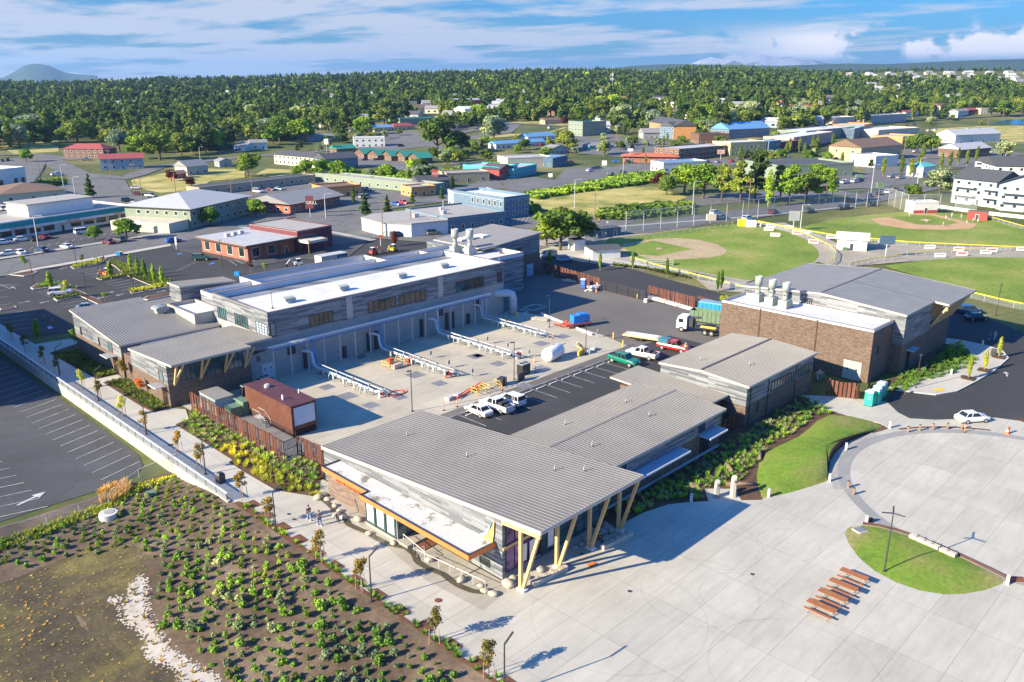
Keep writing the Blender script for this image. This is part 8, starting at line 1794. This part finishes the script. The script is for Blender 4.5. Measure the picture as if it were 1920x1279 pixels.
for k,(px, py) in enumerate(((1655,330),(1689,328),(1707,332),(1730,300),(1763,320),(1780,318),(1795,310),(1812,312),(1830,305),(1722,320),(1480,288),(1498,286),(1523,282),(1532,281),(1560,275))): x, y = G(px, py); plant(x, y, terrain(x, y),'poplar','leaf_mix',9,'narrow grey green tree in the street tree row, ' + (ORD + ['thirteenth','fourteenth','fifteenth'])[k] + ' planted','narrow street trees of the town', rg, sx=.95)
# keep-out boxes from the buildings, as seen from above
KEEP = []
for o in list(COL.objects):
 if o.parent is None and o.get('category') in ('building','cottage','tower') and o.location.length > 150:
  w = next((c for c in o.children if c.name.split('.')[0] == 'wall'), None)
  if w: KEEP.append((o.location.x, o.location.y, math.cos(o.rotation_euler[2]), math.sin(o.rotation_euler[2]), w.dimensions.x, w.dimensions.y,0))
ROADS = [poly(*q) for q in ([(0,500),(640,395),(700,440),(640,500),(0,560)],[(370,362),(590,336),(820,372),(740,400),(500,400)],[(600,300),(800,300),(870,335),(690,312)],[(940,372),(960,335),(1120,305),(1240,305),(1250,322),(1100,350)],[(1450,350),(1560,330),(1740,318),(1760,350),(1640,372),(1540,392)],[(960,405),(1240,360),(1240,392),(1010,430)],[(1690,262),(1920,285),(1920,325),(1760,350),(1680,330)],[(560,282),(800,260),(960,228),(1140,236),(1100,262),(850,262),(800,300)],[(0,288),(110,285),(270,345),(250,400),(0,400)],[(1850,220),(1960,222),(1960,242),(1860,238)])]
def inpoly(x, y, pts):
 c = False; n = len(pts); j = n - 1
 for i in range(n):
  if (pts[i][1] > y) != (pts[j][1] > y) and x < (pts[j][0] - pts[i][0]) * (y - pts[i][1]) / (pts[j][1] - pts[i][1]) + pts[i][0]: c = not c
  j = i
 return c
def blocked(x, y, m=3, front=0):
 for bx, by, c, s, w, d, fr_ in KEEP:
  dx, dy = x - bx, y - by; u, v = dx * c + dy * s,-dx * s + dy * c
  if -m < u < w + m and -m - max(front, fr_) < v < d + m: return True
 return any(inpoly(x, y, p) for p in ROADS)
PICK = [('fir','leaf_fir'),('fir','leaf_fir'),('oak','leaf_oak'),('oak','leaf_mix'),('oak','leaf_bright'),('pine','leaf_fir'),('poplar','leaf_mix'),('oak','leaf_silver')]
LBL = {'fir': 'dark conifer in the wooded belt behind the town','oak': 'broadleaf tree in the wooded belt behind the town','pine': 'pine in the wooded belt behind the town','poplar': 'tall narrow poplar in the wooded belt behind the town'}
def scatter(pxs, n, hr, kinds, grp='trees of the wooded belt', lab=LBL, front=12):
 y0 = min(p[1] for p in pxs); y1 = max(p[1] for p in pxs); x0 = min(p[0] for p in pxs); x1 = max(p[0] for p in pxs); k = 0; tr = 0
 while k < n and tr < n * 12:
  tr += 1; px, py = rg.uniform(x0, x1), rg.uniform(y0, y1)
  if not inpoly(px, py, pxs): continue
  x, y = G(px, py)
  if blocked(x, y,4, front): continue
  kd, m = rg.choice(kinds); h = rg.uniform(*hr) * (1.2 if kd in ('fir','poplar') else .9); k += 1
  if lab is None: yield x, y, kd, m, h
  else: plant(x, y, terrain(x, y) - .3, kd, m, h, lab[kd], grp, rg, n={'oak': 1500,'fir': 1000,'poplar': 900,'pine': 1300}[kd], size={'oak': .42,'fir': .40,'poplar': .32,'pine': .36}[kd], sx=rg.uniform(.9,1.25)); yield None
Z = [([(470,236),(700,240),(1000,232),(1240,240),(1640,236),(1700,262),(1640,320),(1450,310),(1200,300),(900,312),(560,300)],100),([(1700,215),(1920,205),(1920,232),(1720,240)],14),([(-20,285),(-20,235),(110,238),(230,262),(440,250),(440,280),(330,300),(230,262)],50),([(440,276),(440,235),(600,225),(760,228),(760,240),(600,290),(480,300)],42),([(820,232),(1000,205),(1240,208),(1340,240),(1240,245),(1020,232)],34),([(1290,262),(1290,215),(1460,208),(1640,212),(1640,232),(1450,235)],40),([(1640,215),(1920,196),(1930,218),(1700,226)],20),([(750,300),(880,285),(880,315),(810,325)],10),([(640,335),(780,322),(830,352),(660,345)],12)]
for pxs, n in Z:
 for _ in scatter(pxs, n,(5,9) if pxs[0][0] in (470,1700,750,640) else (12,21), PICK[2:] if pxs[0][0] in (750,640,470,1700) else PICK, front=5 if pxs[0][0] in (470,1700) else 12): pass
# houses glimpsed among the trees and the rows on the far hill
def small_house(x, y, rz, w, d, h, wm, rm, label, grp):
 key = (wm, rm, w)
 if key not in WMESH:
  a = MB().box(-w / 2,-d / 2,-2, w / 2, d / 2, h).add([(-w / 2,-d / 2, h),(-w / 2, d / 2, h),(-w / 2,0, h + 2.4),(w / 2,-d / 2, h),(w / 2, d / 2, h),(w / 2,0, h + 2.4)],[(0,2,1),(3,4,5)]).build('wall', M[wm]); b_ = MB().add([(-w / 2 - .5,-d / 2 - .6, h - .3),(w / 2 + .5,-d / 2 - .6, h - .3),(w / 2 + .5,0, h + 2.7),(-w / 2 - .5,0, h + 2.7),(w / 2 + .5, d / 2 + .6, h - .3),(-w / 2 - .5, d / 2 + .6, h - .3)],[(0,1,2,3),(3,2,4,5)]).build('roof', M[rm]); c = MB().box(-w * .3,-d / 2 - .05,1,-w * .12,-d / 2 - .01,2.4).build('window', M['window_dark'])
  c2 = MB().box(w * .12,-d / 2 - .05,1, w * .3,-d / 2 - .01,2.4).build('window', M['window_dark']); WMESH[key] = (a.data, b_.data, c.data, c2.data); [bpy.data.objects.remove(q) for q in (a, b_, c, c2)]
 KEEP.append((x - w / 2 * math.cos(rz), y - w / 2 * math.sin(rz), math.cos(rz), math.sin(rz), w,6,95 if math.hypot(x, y) > 500 else 30))
 t = thing('small_house', label, 'house',(x, y, terrain(x, y)), rz, grp)
 for nm, me in zip(('wall','roof','window','window'), WMESH[key]): o = bpy.data.objects.new(nm, me); COL.objects.link(o); o.parent = t
cols = [('w_white','r_grey'),('w_cream','r_grey'),('w_white','r_pale'),('w_grey','r_dark'),('w_tan','r_brown'),('w_paleblue','r_pale')]
for k in range(150):
 px = rg.uniform(20,1580) if k < 118 else rg.uniform(1600,1900); py = rg.uniform(158,225) if px < 1400 else rg.uniform(158,205); x, y = G(px, py); c_ = rg.choice(cols)
 if blocked(x, y,8): continue
 small_house(x, y, AZ - PI / 2 + rg.uniform(-.5,.5), rg.choice((10,14)),9, rg.choice((4.5,4.5,4.5)), *c_, 'small house glimpsed among the trees of the far slopes','houses among the far trees')
for k in range(120):
 t_ = .385 + .25 * ((k * .618) % 1); D = 1480 + 110 * (k % 5) + rg.uniform(-20,20); a = AZ - math.atan(t_); x, y = D * math.cos(a), D * math.sin(a)
 small_house(x, y, AZ - PI / 2 + rg.uniform(-.4,.4), rg.choice((8,11)),9,3.2, rg.choice(('w_white','w_cream','w_grey')), rg.choice(('r_pale','r_grey')),'pale house in the close rows on the far right hillside','houses in rows on the far hillside')
for k in range(34):
 x, y = G(rg.uniform(560,1660), rg.uniform(226,262))
 if not blocked(x, y,9): small_house(x, y, AZ - PI / 2 + rg.uniform(-.6,.6), rg.choice((10,14)),9,4.5, *rg.choice(cols),'small house on the town streets below the woods','small houses of the town')
# the far woods: one mass of trees
def forest(name, label, zones, kinds, hr, quads, size, m):
 V = []; protos = {k: leaves(*lobes(k,31 + i), quads, size, rng=np.random.default_rng(i)) for i, k in enumerate(('oak','fir','pine','poplar'))}
 for pxs, n in zones:
  for x, y, kd, _, h in scatter(pxs, n, hr, kinds, lab=None, front=20):
   v = protos[kd] * (h / {'oak': 9.0,'fir': 12.2,'pine': 10,'poplar': 11}[kd]); a = rg.random() * 6.28; c, s = math.cos(a), math.sin(a); w = rg.uniform(.95,1.3)
   V.append(np.stack([(v[:, 0] * c - v[:, 1] * s) * w + x,(v[:, 0] * s + v[:, 1] * c) * w + y, v[:, 2] + terrain(x, y) - .5], axis=1))
 o = bpy.data.objects.new(name, quadmesh(name, np.concatenate(V), m)); COL.objects.link(o); tag(o, label, 'forest', None, 'stuff')
mid = [([(-40,262),(-40,200),(300,200),(700,196),(700,225),(440,240),(200,250)],560),([(700,225),(700,180),(1280,180),(1280,205),(900,215)],330),([(1280,215),(1280,180),(1960,178),(1960,200),(1640,212)],420)]
near_ = [([(-40,284),(-40,225),(420,215),(700,222),(690,246),(450,272),(300,290),(110,258)],330),([(820,248),(840,205),(1240,200),(1240,244),(1000,232)],110),([(1290,255),(1290,200),(1640,200),(1640,235),(1480,245)],170),([(1640,224),(1640,196),(1940,186),(1940,210)],110)]
far = [([(-60,205),(-60,162),(350,156),(800,152),(800,185),(300,200)],1500),([(800,185),(800,150),(1200,147),(1300,142),(1300,180)],1000),([(1300,182),(1300,146),(1560,152),(1960,158),(1960,182)],900)]
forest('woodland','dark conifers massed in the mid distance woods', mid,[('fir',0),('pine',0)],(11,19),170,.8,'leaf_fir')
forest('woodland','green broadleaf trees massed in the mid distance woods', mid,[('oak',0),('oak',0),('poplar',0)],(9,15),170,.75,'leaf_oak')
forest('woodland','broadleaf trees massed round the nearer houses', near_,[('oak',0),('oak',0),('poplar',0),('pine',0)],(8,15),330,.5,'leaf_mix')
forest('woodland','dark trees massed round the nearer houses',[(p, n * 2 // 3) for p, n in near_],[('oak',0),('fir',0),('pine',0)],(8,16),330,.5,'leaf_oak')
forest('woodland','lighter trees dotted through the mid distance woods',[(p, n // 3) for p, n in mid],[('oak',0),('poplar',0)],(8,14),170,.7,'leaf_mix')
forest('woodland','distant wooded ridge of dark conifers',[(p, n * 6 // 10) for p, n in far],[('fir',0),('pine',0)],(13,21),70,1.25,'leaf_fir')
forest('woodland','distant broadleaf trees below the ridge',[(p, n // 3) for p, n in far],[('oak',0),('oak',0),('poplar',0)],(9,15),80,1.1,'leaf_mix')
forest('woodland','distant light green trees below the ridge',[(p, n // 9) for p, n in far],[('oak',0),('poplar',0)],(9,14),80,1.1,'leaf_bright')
def ridge_top():
 V = []; pr = [leaves(*lobes('fir',50 + i),80,1.2, rng=np.random.default_rng(i)) for i in range(3)]
 for k in range(3400):
  t_ = rg.uniform(-.72,.72); D = rg.uniform(1650,2300); a = AZ - math.atan(t_); x, y = D * math.cos(a), D * math.sin(a)
  if t_ > .38 and (D < 2080 or k % 2): continue
  s = rg.uniform(.9,1.75) * (1.0 if t_ < .33 else .75); v = pr[k % 3] * s; V.append(v + np.array([x, y, terrain(x, y) - .5]))
 o = bpy.data.objects.new('woodland', quadmesh('woodland', np.concatenate(V),'leaf_fir')); COL.objects.link(o); tag(o, 'wooded skyline of conifers along the far ridge','forest', None, 'stuff')
ridge_top()
# distant hills
def hill(t0, t1, D, zs, label, m, name='hill'):
 n = len(zs) - 1; top, bot, bk = [],[],[]
 for k, z in enumerate(zs):
  a = AZ - math.atan(t0 + (t1 - t0) * k / n); top.append((D * math.cos(a), D * math.sin(a), z)); bot.append(((D - z * 5 - 200) * math.cos(a),(D - z * 5 - 200) * math.sin(a),-20)); bk.append(((D + z * 5 + 200) * math.cos(a),(D + z * 5 + 200) * math.sin(a),-20))
 N = n + 1; o = MB().add(bot + top + bk,[f for i in range(n) for f in ((i, i + 1, N + i + 1, N + i),(N + i, N + i + 1,2 * N + i + 1,2 * N + i))]).build(name, M[m], None, True); tag(o, label, None, None, 'structure')
ground('far_wood',[(.3,(.028,.055,.028)),(.7,(.06,.09,.04))],.004); ground('far_rock',[(.42,(.12,.14,.16)),(.52,(.42,.44,.48))],.0012)
hill(-.585,-.475,11000,[60,95,140,185,205,206,190,150,115,100,95,92,80],'blue domed hill on the left horizon','far_wood')
hill(-.70,-.585,12000,[120,118,110,90,60],'low blue hill at the left edge','far_wood')
hill(.10,.75,6500,[110,140,150,146,140,135,142,148,142,150,160,165,168,174,180,176,186],'long far wooded shore on the right horizon','far_wood')
hill(.52,.72,12500,[80,120,180,250,310,360,390,400],'blue mountain flank at the right edge','far_wood'); hill(.20,.37,14500,[260,330,390,350,425,380,430,395,360,385,320,340,290,260],'faint snowy mountains on the horizon','far_rock')
# ---------------------------------------------------------------- planted basin: shrubs in rough rows
def near_scatter(pts, d, jitter, rng):
 x0 = min(p[0] for p in pts); x1 = max(p[0] for p in pts); y0 = min(p[1] for p in pts); y1 = max(p[1] for p in pts); out = []; j = 0; y = y0
 while y < y1:
  x = x0 + (d / 2 if j % 2 else 0)
  while x < x1:
   u, v = x + rng.uniform(-jitter, jitter), y + rng.uniform(-jitter, jitter)
   if inpoly(u, v, pts): out.append((u, v))
   x += d
  y += d * .87; j += 1
 return out
bed = [GS(*p)[:2] for p in [(-40,1075),(-40,1030),(60,1000),(160,975),(250,920),(330,895),(385,912),(430,945),(480,975),(540,1030),(600,1080),(690,1150),(760,1200),(860,1262),(920,1330),(560,1420),(470,1320),(400,1270),(310,1190),(285,1120),(280,1060),(250,1030),(130,1050)]]
bed = [(min(x,35.9), y) for x, y in bed]
pts = near_scatter(bed,1.25,.24, rg); pts.sort(key=lambda p: p[0] ** 2 + p[1] ** 2); rest = pts[300:]; pts = pts[:300]
MM = ['leaf_shrub'] * 10 + ['leaf_grey'] * 5 + ['leaf_mix']
for x, y in pts: plant(x, y, level(x, y) + .02,'shrub', rg.choice(MM), rg.choice((.38,.5,.62,.74,.9)) * rg.uniform(.85,1.15),'young green shrub planted in the brown soil of the basin','young shrubs planted in the basin', rg, cat='shrub', sx=rg.uniform(.85,1.3), seeds=5)
pr = [leaves(*lobes('shrub',90 + i),150,.085, rng=np.random.default_rng(i)) for i in range(5)]
for m, k0 in (('leaf_shrub',0),('leaf_grey',1),('leaf_mix',2)):
 A = [pr[k % 5] * rg.uniform(.5,1.0) + np.array([x, y, level(x, y)]) for k,(x, y) in enumerate(rest) if k % 3 == k0]
 if A: o = bpy.data.objects.new('shrubs', quadmesh('shrubs', np.concatenate(A), m)); COL.objects.link(o); tag(o, 'farther young shrubs of the planted basin','shrubs', None, 'stuff')
def tufts(name, label, pts, m, h, n, size, spread, zf=level, cat='ground cover'):
 V = []
 for i in range(4):
  g = np.random.default_rng(70 + i); a = g.random(n) * 6.28; r = g.random(n) * spread; tip = np.stack([np.cos(a) * (r + spread * .5), np.sin(a) * (r + spread * .5), h * (.6 + .5 * g.random(n))], axis=1); b_ = np.stack([np.cos(a) * r * .3, np.sin(a) * r * .3, np.zeros(n)], axis=1); s = np.stack([-np.sin(a), np.cos(a), np.zeros(n)], axis=1) * size
  V.append(np.stack([b_ - s, b_ + s, tip + s * .35, tip - s * .35], axis=1).reshape(-1,3))
 A = [V[k % 4] * rg.uniform(.6,1.35) + np.array([x, y, zf(x, y) + .02]) for k,(x, y) in enumerate(pts)]
 o = bpy.data.objects.new(name, quadmesh(name, np.concatenate(A), m)); COL.objects.link(o); return tag(o, label, cat, None, 'stuff')
mp2_ = near_scatter(marsh_poly,.75,.5, rg); rg.shuffle(mp2_); tufts('grass_tufts','straw coloured grass tufts over the marshy ground', mp2_[:1100],'straw',.13,14,.025,.16)
tufts('grass_tufts','small straw tufts on the white salt crust', near_scatter([GS(*p)[:2] for p in salt_px],.8,.4, rg)[::2],'straw',.3,16,.05,.2)
f_ = [GS(*p)[:2] for p in ((-40,1052),(-40,1025),(90,985),(200,942),(262,908),(330,880),(325,897),(262,925),(190,965),(100,1000))]; tufts('grass','rough green grass along the wire mesh fence', near_scatter(f_,.35,.2, rg),'leaf_lime',.35,16,.04,.2); f_ = [GS(*p)[:2] for p in ((185,925),(240,905),(245,925),(215,945),(190,945))]; tufts('grass','tall dry straw grass by the manhole', near_scatter(f_,.3,.2, rg),'straw',.7,20,.04,.25)
z0_ = lambda x, y: .04
B_ = [(41.9,88.6),(41.9,103.5),(44.1,104.4),(45.8,107.2),(45.9,83.6),(48.3,82.6),(48.3,79.4),(46.4,76.8),(44.6,73.6),(44.4,71.6),(41.8,77.4),(41.5,83),(41.5,88)]
near = near_scatter(B_,.8,.35, rg); lo = [p for p in near if p[0] < 44.4 and p[1] < 92]; tufts('ornamental_grass','lime green ornamental grass massed beside the walk', lo, 'leaf_lime',.55,40,.035,.3, z0_); tufts('ornamental_grass','mixed green ground cover below the rusty slat fence',[p for p in near if p not in lo][::2],'leaf_shrub',.4,36,.035,.3, z0_); tufts('ornamental_grass','grey green grasses scattered below the rusty slat fence',[p for p in near if p not in lo][1::2],'leaf_grey',.45,30,.035,.3, z0_)
for B2, lb in (([(41.9,110.3),(44.0,110.3),(44.1,127),(41.7,127)],'low green plants before the west office'),([(41.6,129.8),(44.2,129.8),(44.3,146.6),(41,148)],'low green plants before the west hall')): tufts('ground_cover', lb, near_scatter(B2,.6,.3, rg),'leaf_mix',.4,34,.04,.3, z0_)
C_ = [(62,47.6),(64,45.6),(70,44.6),(73.2,42),(75,43.4),(78,41),(84.3,42),(90.9,43.8),(96,43.2),(104.5,43.8),(107.4,42),(110,48.2),(88,47.8)]
near = near_scatter(C_,.75,.35, rg); tufts('ornamental_grass','pale feathery grasses in the shaded bed before the low wing', near[::3],'leaf_grey',.5,26,.035,.3, z0_); tufts('ground_cover','green plants filling the bank before the low wing', near[1::3] + [p for p in near[2::3] if p[1] < 46],'leaf_shrub',.45,30,.04,.3, z0_)
for pxs, m, lb in (([(1662,738),(1700,733),(1735,715),(1770,707),(1800,697),(1830,680),(1800,640),(1730,690),(1690,705)],'leaf_shrub','green plants in the bed by the east building'),): tufts('ground_cover', lb, near_scatter(poly(*pxs),.8,.4, rg), m,.5,40,.04,.35, lambda x, y: .05)
for pxs, lb, m, d in (([(1148,499),(1200,505),(1290,522),(1336,530),(1330,526),(1240,508),(1150,496)],'low clipped hedge strip beside the access road','leaf_mix',.6),([(1350,568),(1385,572),(1390,560),(1350,560)],'hedge plants behind the rusty fence end','leaf_lime',.6),([(206,488),(250,500),(318,527),(318,539),(290,539),(237,517),(215,500)],'ground cover on the long car park bank','leaf_mix',.6),([(132,501),(138,505),(186,496),(198,487)],'plants on the pavement island','leaf_lime',.7),([(62,543),(110,535),(150,545),(112,533),(84,531)],'plants on the long curved island','leaf_shrub',.7),([(181,523),(190,526),(237,517),(230,514)],'plants on the island by the orange machine','leaf_lime',.7),([(243,546),(247,551),(318,538),(300,536)],'plants on the right island','leaf_lime',.7),([(102,561),(107,565),(150,556),(148,552)],'plants on the small island','leaf_mix',.7)): tufts('ground_cover', lb, near_scatter(poly(*pxs), d,.25, rg), m,.5,22,.06,.3, lambda x, y: .16)
for pxs, m, lb, h in (([(985,368),(1060,357),(1160,335),(1240,325),(1250,335),(1180,350),(1080,362),(1000,376)],'leaf_bright','tall green brambles along the street above the dry field',2.6),([(1120,412),(1130,395),(1240,385),(1300,385),(1290,400),(1180,412)],'leaf_oak','dark hedge thicket along the ball field street',2.4),([(640,338),(700,328),(780,330),(800,352),(700,350)],'leaf_bright','bright thicket behind the peach motel wing',3.4),([(800,332),(870,318),(940,310),(880,335),(830,338)],'leaf_oak','dark thicket behind the turquoise shop',3),([(52,348),(118,335),(120,345),(60,360)],'leaf_oak','clipped hedge at the junction',1.8),([(985,378),(1010,395),(1000,405),(985,400)],'leaf_oak','dark shrubs beside the slate blue office',2.4)):
 P_ = near_scatter(poly(*pxs),2.2,1.0, rg); pr = [leaves(*lobes('shrub',80 + i),90,.14, rng=np.random.default_rng(i)) for i in range(4)]
 o = bpy.data.objects.new('thicket', quadmesh('thicket', np.concatenate([pr[k % 4] * np.array([4.2,4.2, h * 1.25 * rg.uniform(.7,1.1)]) + np.array([x, y, terrain(x, y) - .2]) for k,(x, y) in enumerate(P_)]), m)); COL.objects.link(o); tag(o, lb, 'thicket', None, 'stuff')
sz = [(p[0] - .35, p[1]) for p in near_scatter([(37.0,37),(37.7,37),(37.7,77),(37.0,77)],.5,.2, rg)]; tufts('ground_cover','low green plants in the sawtooth strip beside the plaza',[p for p in sz if rg.random() < .6],'leaf_shrub',.35,26,.04,.25, z0_)
# ---------------------------------------------------------------- air
hz = MB().box(-500,-500,-22,20000,20000,432).build('haze', None); hz.data.materials.clear(); m = bpy.data.materials.new('haze'); m.use_nodes = True; nt = m.node_tree; nt.nodes.clear(); pv = nt.nodes.new('ShaderNodeVolumePrincipled'); pv.inputs['Color'].default_value = (.34,.60,1,1); pv.inputs['Density'].default_value = .00006; pv.inputs['Anisotropy'].default_value = .2; nt.links.new(pv.outputs[0], nt.nodes.new('ShaderNodeOutputMaterial').inputs['Volume']); hz.data.materials.append(m); tag(hz, 'thin pale summer haze over the town','haze', None, 'stuff')
